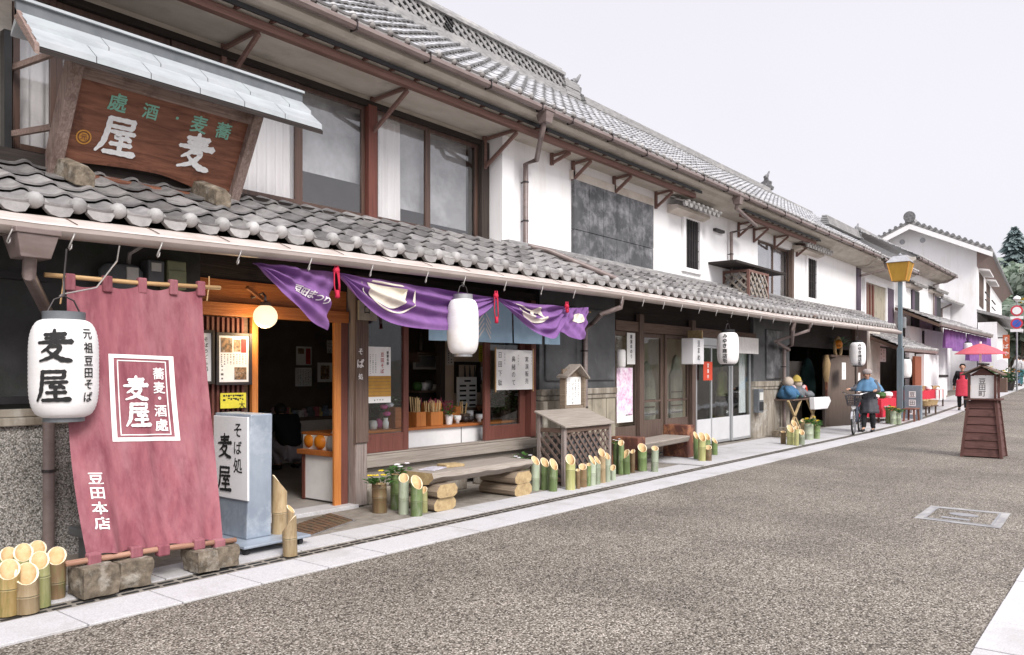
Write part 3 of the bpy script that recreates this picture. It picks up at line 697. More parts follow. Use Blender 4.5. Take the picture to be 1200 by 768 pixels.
xo = fx(672, 9.2)
ridge(rfb, XAB, fx(655, 9.2), 9.2, 7.14, .40, True); ridge(rfb, fx(655, 9.2), xo, 9.2, 7.14, .36)
ridge_ornament(rfb, xo, 9.2, 7.14, .75); ridge(rfb, xo + .2, XBC, 9.2, 7.12, .2)
# downpipes
x = fx(640, 6.85); x2 = fx(616, 7.5)
dp = pipe(B, [(x, 6.9, 5.26), (x, 6.9, 5.15), (x + .02, 6.95, 5.05), (x2 + .15, 7.4, 4.86), (x2, 7.5, 4.78), (x2, 7.5, 3.55), (x2 + .04, 7.4, 3.49), (x2 + .25, 7.25, 3.45), (fx(726, 6.3) - .1, 6.3, 2.98)], .042, clips=[(x2, 7.5, 4.5), (x2, 7.5, 3.9)])
hopper(dp, x, 6.87, 5.2, .2, .2)
x2 = fx(686, 7.0); xg = fx(729, 6.12)
pipe(B, [(xg, 6.12, eb(xg) + .02), (xg, 6.14, eb(xg) - .12), (xg - .2, 6.35, eb(xg) - .22), (x2 + .12, 6.93, fz(690, 378, 6.95)), (x2, 7.0, fz(687, 386, 7)), (x2, 7.0, .02)], .038, clips=[(x2, 7, 1.9), (x2, 7, 1.0)])
# ground floor: black plaster panels over weathered boards
bx0, bx1 = XAB, fx(722)
mb = MB(); mb.box(bx0, bx1, 7.12, 7.3, 1.30, 2.95); w2 = mb.build('wall', M['black_plaster'], B)
mb = MB(); mb.box(bx0 + .12, x2 - .09, 7.085, 7.12, 1.42, 2.6); mb.box(x2 + .09, bx1 - .05, 7.085, 7.12, 1.42, 2.6); mb.build('wall_panel', M['black_plaster'], w2, bevel=.03, bseg=3)
mb = MB(); mb.box(bx0, bx1, 7.07, 7.3, 1.2, 1.298); mb.box(bx0, bx1, 7.09, 7.3, 1.125, 1.198); mb.build('ledge', M['beige_plinth'], w2, bevel=.012)
mb = MB(); x = bx0 + .1
while x < bx1 - .02: mb.box(x, min(x + .44, bx1) - .008, 7.11, 7.3, .0, 1.123); x += .45
mb.build('boarding', M['beige_board'], w2, bevel=.004)
MB().box(bx0 - .0, bx0 + .1, 7.03, 7.3, .0, 1.12).build('plinth_post', M['beige_plinth'], w2, bevel=.02)
# timber glass doors
dx = [fx(p) for p in (722, 751, 783, 811)]
for i in range(3): framed_pane(B, 'glass_door', dx[i] + .006, dx[i + 1] - .006, 7.16 + .05 * (i % 2), .05, 2.28, .075, .045, 'brown_z', rails=(1.02,) if i else (), bottom=.62 if i else .55)
for p in (751, 812): MB().box(fx(p) - .08, fx(p) + .075, 7.07, 7.155, .03, 2.6).build('post', M['brown_z'], B, bevel=.006)
MB().box(bx1, fx(886), 7.1, 7.28, 2.285, 2.46).build('lintel', M['brown_x'], B, bevel=.006)
MB().box(bx1, fx(884) - .002, 7.2, 7.26, 2.462, 3.0).build('transom_wall', M['dark_x'], B)
ax = [fx(p) for p in (820, 839, 862, 884)]
for i in range(3): framed_pane(B, 'glass_door', ax[i] + .004, ax[i + 1] - .004, 7.18 + .035 * (i % 2), .04, 2.12, .05, .035, 'alu', bottom=.05)
for i in range(3): MB().box(ax[i] + .056, ax[i + 1] - .056, 7.185 + .035 * (i % 2), 7.2 + .035 * (i % 2), .094, .58).build('door_panel', M['door_white'], B)
MB().box(fx(817), ax[3], 7.14, 7.24, 2.122, 2.28).build('door_head', M['alu'], B, bevel=.004)
px0 = fx(884); XG = fx(926)
mb = MB(); mb.box(px0, XG, 7.12, 7.3, 1.35, 3.0); w3 = mb.build('wall', M['black_plaster'], B)
mb = MB(); mb.box(fx(898), fx(916), 7.085, 7.12, 1.40, 2.6); mb.build('wall_panel', M['grey_shutter'], w3, bevel=.02)
mb = MB(); mb.box(px0, XG, 7.07, 7.3, 1.22, 1.348); mb.box(px0, XG, 7.09, 7.3, 1.15, 1.218); mb.build('ledge', M['beige_plinth'], w3, bevel=.012)
mb = MB(); mb.box(px0, XG, 7.115, 7.3, 0, 1.148); mb.build('stained_dado', M['beige_plinth'], w3)
mb = MB()
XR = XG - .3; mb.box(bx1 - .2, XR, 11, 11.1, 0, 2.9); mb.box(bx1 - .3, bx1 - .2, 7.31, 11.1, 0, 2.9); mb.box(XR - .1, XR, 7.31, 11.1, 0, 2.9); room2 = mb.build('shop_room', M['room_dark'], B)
MB().box(bx1 - .2, XR - .1, 7.31, 11, 2.8, 2.9).build('ceiling', M['ceiling'], room2)
MB().box(bx1 - .2, XR - .1, 7.3, 11, 0, .03).build('room_floor', M['room_floor'], room2)
MB().box(bx1 - .1, fx(806, 8.3), 8.3, 8.36, .03, 2.7).build('room_partition', M['room_tan'], room2)  # tan wall set close behind the glass to imitate warm wood reflections

# ================================================================== HOUSE C
Cc = thing('shop_house', 'two-storey white plaster house with a lattice balcony box upstairs and a bowed dark door below', 'house', (23, 7.1, 0))
cw0, cw1 = fx(888, 7.6), fx(928, 7.6)
mb = MB(); mb.box(XBC, cw0, 7.6, 8.1, 2.9, 5.22); mb.box(cw1, XC1, 7.6, 8.1, 2.9, 5.22); mb.box(cw0, cw1, 7.601, 8.1, 4.92, 5.22); mb.box(cw0, cw1, 7.601, 8.1, 2.9, 3.42)
uwC = mb.build('upper_wall', M['white'], Cc)
cm = (cw0 + cw1) / 2
framed_pane(Cc, 'upper_window', cw0 + .02, cm, 7.66, 3.42, 4.92, .06, .04, 'brown_z', 'glass_up'); framed_pane(Cc, 'upper_window', cm, cw1 - .02, 7.7, 3.42, 4.92, .06, .04, 'brown_z', 'glass_up')
MB().box(cw0, cw1, 7.8, 7.84, 3.42, 4.92).build('grey_sheet', M['grey_sheet'], Cc)
MB().box(cw1 - .1, cw1 + .06, 7.56, 7.66, 3.42, 4.95).build('window_post', M['brown_z'], Cc)
# balcony box of crossed slats under a board
q0, q1 = fx(877, 7.0), fx(899, 7.0); zq0, zq1 = fz(890, 352, 7.0), fz(890, 319, 7.0)
mb = MB()
for x in (q0, q1): mb.box(x - .03, x + .03, 6.97, 7.03, zq0 - .2, zq1); mb.box(x - .03, x + .03, 7.55, 7.6, zq0 - .2, zq1)
mb.box(q0, q1, 6.975, 7.025, zq1 - .06, zq1 - .002); mb.box(q0, q1, 6.975, 7.025, zq0, zq0 + .06); mb.box(q1 - .025, q1 + .025, 7.03, 7.55, zq0, zq0 + .06); mb.box(q1 - .025, q1 + .025, 7.03, 7.55, zq1 - .06, zq1 - .002)
mb.box(q0 - .025, q0 + .025, 7.03, 7.55, zq0, zq0 + .06); mb.box(q0 - .025, q0 + .025, 7.03, 7.55, zq1 - .06, zq1 - .002)
bal = mb.build('balcony_box', M['red_wood'], Cc)
mb = MB(); lattice_panel(mb, (q0 + .03, 7.0, zq0 + .06), (1, 0, 0), (0, 0, 1), q1 - q0 - .06, zq1 - zq0 - .12, .17, .05, .02)
lattice_panel(mb, (q0, 7.55, zq0 + .06), (0, -1, 0), (0, 0, 1), .52, zq1 - zq0 - .12, .13, .04, .02, n=(-1, 0, 0)); lattice_panel(mb, (q1, 7.03, zq0 + .06), (0, 1, 0), (0, 0, 1), .52, zq1 - zq0 - .12, .13, .04, .02, n=(1, 0, 0))
mb.build('lattice', M['grey_wood_x'], bal)
zq = fz(900, 318, 7.0)
mb = MB(); mb.box(fx(860, 7.0), fx(918, 7.0), 6.95, 7.6, zq, zq + .05); mb.build('board', M['dark_x'], bal)
mb = MB(); mb.bar((fx(863, 7.3), 7.58, zq - .55), (fx(863, 7.3) + .3, 7.0, zq - .02), .05); mb.build('board_strut', M['dark_x'], bal)
vx0, vx1 = fx(947, 7.56), fx(957, 7.56)
mb = MB(); mb.box(vx0, vx1, 7.585, 7.6, 3.72, 4.85); sw = mb.build('slit_window', M['black'], Cc)
mb = MB(); mb.box(vx0 - .14, vx0, 7.55, 7.6, 3.6, 4.95); mb.box(vx1, vx1 + .14, 7.55, 7.6, 3.6, 4.95); mb.box(vx0, vx1, 7.55, 7.6, 4.85, 4.95); mb.box(vx0, vx1, 7.55, 7.6, 3.6, 3.72); mb.build('window_surround', M['white'], sw)
mb = MB(); vslats(mb, vx0 + .1, vx1, 7.56, 3.72, 4.85, .16, .03, .02); hslats(mb, vx0, vx1, 7.57, 3.95, 4.85, .24, .02, .01); mb.build('window_bars', M['iron'], sw)
hood(Cc, fx(940, 7.3), fx(970, 7.3), 7.6, 5.02)
canopy(Cc, 17.4, 22.6, 7.6)
for px_ in (866, 884, 908, 934): bracket(Cc, fx(px_, 7.57), 7.6, drop=.36)
for a_, z_ in ((7.36, 3.42), (7.40, 3.472), (7.44, 3.524)): MB().box(XBC + .002, XC1, a_, 7.6, z_, z_ + .045).build('wall_flashing', M['noshi'], Cc, bevel=.006)
lower_roof(Cc, XBC, XC1 - .5, 7.46, 13)
for px_ in (905, 925, 950, 975): gutter_hook(fx(px_, 6.08), Cc)
rfc = upper_eave(Cc, XBC, XC1, 9.2, 7.14, 23, 7.6)
top_gutter(Cc, XBC, XC1 - .1, 6.80, 5.34)
xo = fx(905, 9.0)
ridge(rfc, XBC, xo, 9.2, 7.12, .2); ridge_ornament(rfc, xo, 9.2, 7.2, .8); ridge(rfc, xo + .2, XC1, 9.2, 7.1, .12)
xe0, xe1 = fx(966, 7.6), fx(1003, 7.6)                    # end ridge with its upturned horn
mb = MB(); y, z = 7.6, 6.05
for i in range(5): mb.box(xe0, xe1, y - .16 + .02 * i, y + .16 - .02 * i, z + .06 * i, z + .06 * i + .05)
er = mb.build('end_ridge', M['noshi'], rfc, bevel=.01)
ridge_ornament(er, xe1, y, z - .1, .8)
mb = MB(); mb.ext([(XC1 - .02, 6.86, 5.4), (XC1 - .02, 7.6, 5.15), (XC1 - .02, 9.2, 5.15), (XC1 - .02, 9.2, 7.1)], (.12, 0, 0)); mb.build('gable', M['white'], Cc)
x = fx(853, 6.9); x2 = fx(857, 7.5)
dp = pipe(Cc, [(x + .45, 6.88, 5.22), (x + .45, 6.9, 5.1), (x2 + .5, 7.1, 4.98), (x2, 7.5, 4.8), (x2, 7.5, 3.5), (x2 + .3, 7.4, 3.42), (x2 + 2.1, 6.25, 2.93)], .042, clips=[(x2, 7.5, 4.3)])
hopper(dp, x + .45, 6.87, 5.18, .2, .2)
x2 = fx(919, 7.0); xg = fx(931, 6.12)
pipe(Cc, [(xg, 6.12, eb(xg) + .02), (xg, 6.15, eb(xg) - .14), (x2 + .25, 6.9, eb(xg) - .42), (x2, 7.0, eb(xg) - .52), (x2, 7.0, .02)], .045, clips=[(x2, 7, 1.7), (x2, 7, .9)])
xg2 = fx(949, 6.12)
pipe(Cc, [(xg2, 6.12, eb(xg2) + .02), (xg2, 6.15, eb(xg2) - .14), (xg2 - .6, 6.7, eb(xg2) - .4), (x2 + .35, 7.0, eb(xg2) - .55), (x2 + .07, 7.02, eb(xg2) - .62)], .04)
# ground floor
c0, c1, c2, c3 = fx(926), fx(966), fx(1002), fx(1012)
MB().box(c0, XC1, 7.2, 7.26, 2.25, 3.0).build('transom_wall', M['dark_x'], Cc)
mb = MB(); n = 12; w = c2 - c1                             # bowed door
def bow(u): return 7.12 - .42 * math.sin(math.pi * u)
mb.add([(c1 + w * i / n, bow(i / n), z) for z in (.02, 2.0) for i in range(n + 1)], [(i, i + 1, n + 2 + i, n + 1 + i) for i in range(n)])
M['door_brown'] = wood('bowed_door_brown', (.085, .062, .05), (.14, .105, .085), 'z', .6)
bd = mb.build('bowed_door', M['door_brown'], Cc, smooth=True, solid=.04)
for u in (0, .5, 1): MB().box(c1 + w * u - .04, c1 + w * u + .04, bow(u) - .05, bow(u) + .02, .02, 2.03).build('door_stile', M['dark_z'], bd)
mb = MB(); mb.box(c1, c2, 6.9, 7.1, 2.0, 2.06); mb.build('door_cornice', M['brown_x'], bd)
MB().box(c2, c3 + .4, 7.1, 7.3, 0, 3.0).build('post', M['brown_z'], Cc)
mb = MB(); mb.box(c3 + .4, fx(1032), 7.12, 7.3, 0, 3.0); mb.build('wall', M['cream'], Cc)
mb = MB(); mb.box(c0 - .1, XC1, 10.5, 10.6, 0, 2.9); mb.box(c0 - .1, c0, 7.31, 10.5, 0, 2.9); mb.box(XC1 - .1, XC1, 7.31, 10.5, 0, 3.0); rm = mb.build('shop_room', M['room_dark'], Cc)
MB().box(c0, XC1 - .1, 7.31, 10.5, 0, .03).build('room_floor', M['room_floor'], rm)
MB().box(c0, XC1 - .1, 7.31, 10.5, 2.8, 2.9).build('ceiling', M['ceiling'], rm)
MB().box(c0 + .02, fx(940, 8.3), 8.3, 8.36, .03, 1.9).build('room_partition', M['cream'], rm)
# ================================================================== THINGS NEAR THE NOODLE SHOP
V = Vector
M['lantern'] = mat('lantern_paper', (.90, .885, .88), (.85, .835, .83), (2, 2, 30), .8, trans=.2, c3=(.78, .75, .70), s3=5)
M['banner'] = mat('plum_cloth', (.315, .108, .128), (.19, .052, .070), (11, 11, 1.3), .95, .15, bscale=350, c3=(.41, .19, .21), s3=(3.2, 3.2, 1.1), f3=(.42, .78), trans=.12, detail=8)
M['white_cloth'] = mat('white_dye', (.80, .775, .75), (.73, .70, .68), (12, 12, 12), .95)
M['pole'] = wood('bamboo_pole', (.36, .21, .09), (.52, .34, .17), 'x', .5)
M['pole_dark'] = wood('red_bamboo_pole', (.26, .13, .085), (.40, .23, .16), 'x', .5)
M['rock'] = mat('rough_stone', (.21, .17, .125), (.085, .068, .05), (14, 14, 14), .95, .9, c3=(.4, .37, .32), s3=5)
M['sign_wood'] = wood('carved_sign_wood', (.10, .038, .024), (.27, .115, .07), 'x', .6, fine=16, c3=(.045, .02, .015))
M['old_wood_x'] = wood('weathered_frame', (.15, .10, .085), (.32, .24, .21), 'x', .85, c3=(.09, .055, .045))
M['old_wood_z'] = wood('weathered_frame_side', (.15, .10, .085), (.34, .26, .23), 'z', .85, c3=(.10, .06, .05))
M['verdigris'] = mat('green_paint', (.22, .46, .36), (.16, .36, .28), (30, 30, 30), .7)
M['sign_white'] = mat('carved_white_paint', (.80, .80, .80), (.68, .69, .7), (40, 40, 40), .7)
M['gold'] = mat('ochre_paint', (.55, .28, .05), (.45, .2, .04), (30, 30, 30), .6)
M['box_blue'] = mat('blue_grey_sheet', (.36, .41, .47), (.24, .28, .34), (2.5, 2.5, 1.5), .42, metal=.25, c3=(.5, .55, .6), s3=1.8, spec=.5)
M['box_white'] = mat('white_acrylic', (.80, .79, .80), (.77, .76, .77), (3, 3, 3), .3)
M['purple'] = mat('purple_cloth', (.27, .13, .35), (.205, .092, .28), (5, 5, 5), .9, .1, bscale=260, trans=.2)
M['red_cord'] = mat('crimson_cord', (.55, .02, .06), (.45, .015, .05), rough=.8)
M['blue_cloth'] = mat('pale_indigo_cloth', (.42, .60, .74), (.36, .53, .68), (6, 6, 6), .95, .1, bscale=260, trans=.2)
M['lamp'] = mat('lit_globe', (1, .82, .55), (1, .78, .50), (2, 2, 2), .4, emit=.95)
M['meter_grey'] = mat('meter_grey', (.10, .11, .12), (.14, .15, .16), (6, 6, 6), .5)
M['meter_green'] = mat('meter_green', (.22, .24, .14), (.28, .3, .18), (6, 6, 6), .5)
M['label_white'] = mat('dial_white', (.6, .6, .56), rough=.4)
M['leaf'] = mat('plant_leaf', (.045, .12, .03), (.09, .2, .05), (30, 30, 30), .5, trans=.25)
M['leaf_dark'] = mat('dark_leaf', (.02, .06, .025), (.045, .10, .04), (30, 30, 30), .5, trans=.2)
M['yellow'] = mat('yellow_petal', (.7, .5, .03), rough=.7); M['pink'] = mat('pink_petal', (.62, .12, .32), rough=.7); M['petal'] = mat('white_petal', (.75, .72, .76), rough=.7)
def bam(name, c1, c2, c3, pos=.55):
    k = .86; return mat(name, tuple(x * k for x in c1), tuple(x * k for x in c2), (26, 26, 2.2), .45, .15, lo=.3, hi=.7, distort=.8, c3=tuple(x * k for x in c3), s3=(14, 14, 4), spec=.35, vary=.3)
BM = {'green': bam('fresh_bamboo', (.115, .175, .05), (.21, .28, .12), (.36, .40, .28)), 'pale': bam('bloomed_bamboo', (.34, .40, .28), (.50, .54, .42), (.26, .33, .17)),
      'yellow': bam('yellowing_bamboo', (.36, .36, .12), (.52, .50, .26), (.26, .3, .12)), 'brown': bam('old_bamboo', (.15, .095, .045), (.27, .18, .10), (.2, .2, .09)),
      'tan': bam('dry_bamboo', (.34, .235, .12), (.50, .39, .24), (.24, .16, .075)), 'ochre': bam('ochre_bamboo', (.28, .185, .055), (.42, .31, .14), (.16, .17, .05))}
M['bam_cut'] = mat('cut_bamboo', (.78, .68, .51), (.68, .55, .36), (25, 25, 25), .75, .1, c3=(.44, .32, .18), s3=11, f3=(.5, .8)); M['bam_in'] = mat('bamboo_inside', (.74, .56, .33), (.62, .42, .20), (20, 20, 20), .7)
M['joint'] = mat('bamboo_joint', (.09, .085, .05), (.17, .16, .1), rough=.6)
# ---- paper lanterns hung from the gutter
def lantern(name, label, c, rad, h, ring=.4, group=None, ring_mat='black', ribs=26):
    c = V(c); t = thing(name, label, 'lantern', c, group)
    def rr(k): return rad * (.60 + .40 * max(0, 1 - abs(2 * k - 1) ** 4.2) ** .55)
    prof = []
    for i in range(ribs * 2 + 1):
        k = i / (ribs * 2); prof.append((rr(k) * (1 + (.006 if i % 2 == 0 else -.006)), -h / 2 + h * k))
    MB().lathe(prof, c, 32).build('shade', M['lantern'], t, smooth=True)
    MB().lathe([(rad * .62, h / 2 - .004), (rad * .62, h / 2 + .055), (rad * .56, h / 2 + .055), (rad * .56, h / 2 + .02)], c, 28).build('top_ring', M[ring_mat], t, auto=40)
    MB().lathe([(rad * .6, -h / 2 + .004), (rad * .6, -h / 2 - .03), (rad * .5, -h / 2 - .03)], c, 28).build('bottom_ring', M[ring_mat], t, auto=40)
    MB().tube([c + V((-rad * .5, 0, h / 2 + .05)), c + V((-rad * .3, 0, h / 2 + .14)), c + V((0, 0, h / 2 + .17)), c + V((rad * .3, 0, h / 2 + .14)), c + V((rad * .5, 0, h / 2 + .05))], .006, 6).build('handle', M['iron'], t)
    d = V((-c.x, -c.y, 0)).normalized(); rt = (-d).cross(V((0, 0, 1)))
    def fn(x, y, l=0):
        r_ = rr(max(0, min(1, y / h + .5))) * 1.007 + l + .001; a = max(-1.4, min(1.4, x / rad))
        return c + d * (r_ * math.cos(a)) + rt * (r_ * math.sin(a)) + V((0, 0, y))
    return t, fn
c = W(75, 432, 6.02); dz_ = (CA * c.x + SA * c.y) / FP
s0_ = dz_; L1, fn = lantern('paper_lantern', 'big white ribbed paper lantern with bold black brush characters, in front of the dark wall', c, 36.5 * dz_, 114 * dz_, group='white paper lanterns under the eaves', ring_mat='meter_grey')
s = dz_
for it in (('麦', -10 * s, 25 * s, 36 * s, ('b', 1.05)), ('屋', -12 * s, -20 * s, 36 * s, ('b', 1.05))): write('character', [it], fn, M['ink'], L1)
write('lettering', [(ch, 27 * s, y * s, 13 * s, .02) for ch, y in zip('元祖豆田そば', (40, 24, 9, -5, -19, -34))], fn, M['ink'], L1, cut=.012)
MB().tube([c + V((0, 0, 58 * s + .17)), c + V((.01, .03, .62)), W(78, 292, 6.05)], .007, 6).build('chain', M['iron'], L1)
MB().tube([c + V((-.03, 0, 58 * s + .16)), c + V((0, .02, .53)), c + V((.25, .06, .6)), c + V((.42, .1, .82)), W(140, 288, 6.1)], .006, 6).build('cable', M['wire'], L1)
c = W(542.5, 383, 6.05); s = (CA * c.x + SA * c.y) / FP
L2, fn = lantern('paper_lantern', 'blank white paper lantern without writing, hanging in front of the purple curtain', c, 18.5 * s, 64 * s, group='white paper lanterns under the eaves', ring_mat='steel')
MB().tube([c + V((0, 0, .5)), W(541, 332, 6.05)], .006, 6).build('chain', M['iron'], L2)
c = W(853, 408.5, 6.05); s = (CA * c.x + SA * c.y) / FP
L3, fn = lantern('paper_lantern', 'white paper lantern with one column of black writing in front of the aluminium doors', c, 12.5 * s, 37 * s, group='white paper lanterns under the eaves')
write('lettering', [(ch, -3.5 * s, (14 - 5.7 * i) * s, 5.6 * s, .03) for i, ch in enumerate('みゆき商店街')], fn, M['ink'], L3, cut=.02)
MB().tube([c + V((0, 0, .5)), W(852, 376, 6.05)], .006, 6).build('chain', M['iron'], L3)
c = W(1005, 415, 6.0); s = (CA * c.x + SA * c.y) / FP
L4, fn = lantern('paper_lantern', 'white paper lantern with black writing hanging above the cyclist', c, 9 * s, 27 * s, group='white paper lanterns under the eaves')
write('lettering', [(ch, 2.5 * s, (10 - 4.2 * i) * s, 4.3 * s, .03) for i, ch in enumerate('みゆき商店街')], fn, M['ink'], L4, cut=.03)
MB().tube([c + V((0, 0, .4)), c + V((0, 0, .75))], .008, 6).build('chain', M['iron'], L4)
# ---- plum banner leaning from the eave to the stones
tA, tB = W(78, 331, 6.2), W(237, 339, 6.2); bA, bB = W(102, 655, 5.75), W(258, 635, 5.75)
Bn = thing('shop_banner', 'large faded plum cloth banner with white framed writing, stretched from the eave to the stones', 'banner', ((bA + bB) / 2))
def cloth(u, v, lift=0):                                   # v = 0 at the top
    sag = .03 * math.sin(math.pi * ((u * 4) % 1)) * max(0, 1 - v * 9) if v < .12 else 0
    p = (tA.lerp(tB, u)).lerp(bA.lerp(bB, u), v)
    y = .06 * math.sin(math.pi * v) + .022 * v * math.sin(u * 21 + 2.0 * v) + .016 * v * v * math.sin(u * 37 + 1 - 3 * v) + .012 * math.sin(u * 9 + v * 4)
    y += .03 * max(0, v - .8) * 5 * math.sin(u * 30) * .6
    sag -= .03 * max(0, v - .92) / .08 * math.sin(math.pi * ((u * 4.1) % 1))
    return p + V((-.1 * v * math.sin(math.pi * v) * (.5 - u), y - lift, -sag))
MB().grid(lambda u, v: cloth(u, v), 70, 80).build('cloth', M['banner'], Bn, smooth=True)
def on_banner(x, y, l=0): return cloth(x, y, l + .004)
def quadstrip(fn, u0, v0, u1, v1, du, dv, n=14):           # outline rectangle of given band width in (u, v)
    mb = MB()
    for (a, b, c_, d) in ((u0, v0, u1, v0 + dv), (u0, v1 - dv, u1, v1), (u0, v0 + dv, u0 + du, v1 - dv), (u1 - du, v0 + dv, u1, v1 - dv)):
        mb.grid(lambda u, v: fn(a + (c_ - a) * u, b + (d - b) * v, 0), n, n)
    return mb
def bshear(x, y): return y - .012 + .02 * x
fb = lambda x, y, l=0: on_banner(x, bshear(x, y), l)
quadstrip(fb, .265, .275, .745, .605, .034, .0145).build('printed_frame', M['white_cloth'], Bn, smooth=True)
quadstrip(fb, .322, .297, .688, .583, .008, .004).build('printed_frame', M['white_cloth'], Bn, smooth=True)
AW = (tB - tA).length; AH = ((bA + bB) / 2 - (tA + tB) / 2).length
ft = lambda x, y, l=0: fb(x / AW, y / AH, l)
def tdown(items): return [(ch, x * AW, -y * AH, s, st) for ch, x, y, s, st in items]
fd = lambda x, y, l=0: fb(x / AW, -y / AH, l)
for it in tdown([('麦', .445, .405, .185, ('b', 1.12)), ('屋', .455, .505, .185, ('b', 1.12))]): write('character', [it], fd, M['white_cloth'], Bn)
for it in tdown([(ch, .625, y, .10, .02) for ch, y in zip('蕎麦・酒處', (.345, .40, .445, .49, .545))]): write('character', [it], fd, M['white_cloth'], Bn)
for it in tdown([(ch, .125, y, .095, .025) for ch, y in zip('豆田本店', (.735, .787, .839, .892))]): write('character', [it], fd, M['white_cloth'], Bn)
a, b = W(52, 322, 6.2), W(258, 337.5, 6.2)
MB().tube([a, a.lerp(b, .5) + V((0, 0, -.01)), b], .018, 8).build('top_pole', M['pole'], Bn, smooth=True)
for u in (.02, .27, .52, .76, .985):
    p = tA.lerp(tB, u); mb = MB(); mb.box(p.x - .035, p.x + .035, p.y - .024, p.y + .024, p.z - .06, p.z + .065); mb.build('loop', M['banner'], Bn, bevel=.01)
a, b = W(77, 661, 5.72), W(276, 633, 5.72)
MB().tube([a, a.lerp(b, .5) + V((0, 0, .012)), b], .021, 8).build('bottom_pole', M['pole_dark'], Bn, smooth=True)
for u in (.03, .32, .52, .8, .97):
    p = cloth(u, 1.0); mb = MB(); mb.box(p.x - .045, p.x + .045, 5.69, 5.76, p.z - .055, p.z + .03); mb.build('loop', M['banner'], Bn, bevel=.012)
for u in (.03, .97):
    p = V(W(74 if u < .5 else 245, 331, 6.2)); MB().tube([p + V((0, 0, .05)), p + V((0, 0, -.02)), p + V((-.02, 0, -.16))], .006, 5).build('tie_string', M['pole'], Bn)
# ---- stones that hold the banner pole
def stone(name, label, x0, x1, y0, y1, z0, z1, seed, group=None, m='rock', cat='stone'):
    rnd = random.Random(seed); mb = MB(); n = 5
    cx, cy, cz = (x0 + x1) / 2, (y0 + y1) / 2, (z0 + z1) / 2; hx, hy, hz = (x1 - x0) / 2, (y1 - y0) / 2, (z1 - z0) / 2
    bm = bmesh.new(); bmesh.ops.create_cube(bm, size=2); bmesh.ops.subdivide_edges(bm, edges=bm.edges[:], cuts=5, use_grid_fill=True)
    from mathutils import noise
    for v in bm.verts:
        q = v.co.copy(); k = max(abs(q.x), abs(q.y), abs(q.z)); r_ = q.length
        q = q.lerp(q / r_ * 1.25, .16)
        d = noise.noise(V((q.x * hx * 9 + seed * 7, q.y * hy * 9, q.z * hz * 9))) * .018
        v.co = V((cx + q.x * (hx + d), cy + q.y * (hy + d), max(z0 + .001, cz + q.z * (hz + d * .6))))
    vs = [v.co.copy() for v in bm.verts]; bm.verts.index_update(); fs = [[v.index for v in f.verts] for f in bm.faces]; bm.free()
    mb.add(vs, fs); o = mb.build(name, M[m], None, auto=38)
    return tag(o, label, cat, group)
zz = .02
stone('stone_block', 'rough brown stone block under the left end of the banner pole', 2.40, 2.64, 5.58, 5.84, zz, .225, 1, 'stones under the banner pole')
stone('stone_block', 'smaller rough stone butted against the left block, right of the split', 2.66, 2.90, 5.62, 5.86, zz, .215, 2, 'stones under the banner pole')
stone('stone_block', 'mossy pale stone block under the right end of the banner pole', 3.24, 3.42, 5.60, 5.84, zz, .185, 3, 'stones under the banner pole')
stone('stone_block', 'small stone touching the wheeled sign base, last under the banner pole', 3.43, 3.62, 5.64, 5.86, zz, .18, 4, 'stones under the banner pole')
t = thing('stone_stool', 'dark stone stool half hidden behind the banner foot by the gravel wall', 'stool', (2.95, 6.55, .012))
MB().box(2.76, 3.2, 6.4, 6.7, .26, .33).build('slab', M['black_plaster'], t, bevel=.012)
for x in (2.82, 3.08): MB().box(x, x + .08, 6.44, 6.66, .012, .258).build('foot', M['black_plaster'], t, bevel=.008)
# ---- standing light box sign on castors
lx0, lx1, ly0, ly1 = 3.98, 4.22, 6.06, 6.60
LB = thing('sign_box', 'tall blue-grey standing sign box with a white front panel and black brush writing, on castors', 'sign', (4.1, 6.3, .014))
mb = MB()
mb.add([(lx0 - .01, ly0 + .03, .1), (lx1, ly0 + .03, .1), (lx1, ly1, .1), (lx0 - .01, ly1, .1), (lx0, ly0 - .02, 1.19), (lx1 - .02, ly0 - .02, 1.19), (lx1 - .02, ly1, 1.19), (lx0, ly1, 1.19)],
       [(0, 3, 2, 1), (4, 5, 6, 7), (0, 1, 5, 4), (1, 2, 6, 5), (2, 3, 7, 6), (3, 0, 4, 7)])
mb.build('cabinet', M['box_blue'], LB, bevel=.012)
mb = MB(); mb.box(lx0 - .022, lx0 - .004, ly0 - .005, ly1 - .012, .44, 1.165); mb.build('front_panel', M['box_white'], LB, bevel=.004)
fl = flat((lx0 - .0225, (ly0 + ly1) / 2, .8), (0, -1, 0), (0, 0, 1), (-1, 0, 0))
for it in (('麦', -.075, .10, .21, ('b', .95)), ('屋', -.08, -.19, .22, ('b', .95))): write('character', [it], fl, M['ink'], LB)
for it in (('そ', .13, .24, .14, .012), ('ば', .13, .085, .13, .008), ('処', .13, -.06, .14, .012)): write('character', [it], fl, M['ink'], LB)
mb = MB(); mb.box(3.80, 4.48, 5.86, 6.72, .075, .10); mb.build('base_plate', M['box_blue'], LB, bevel=.008)
for x, y in ((3.86, 5.93), (4.40, 5.93), (3.86, 6.64), (4.40, 6.64)):
    MB().tube([(x - .02, y, .045), (x + .02, y, .045)], .032, 12).build('castor', M['black'], LB)
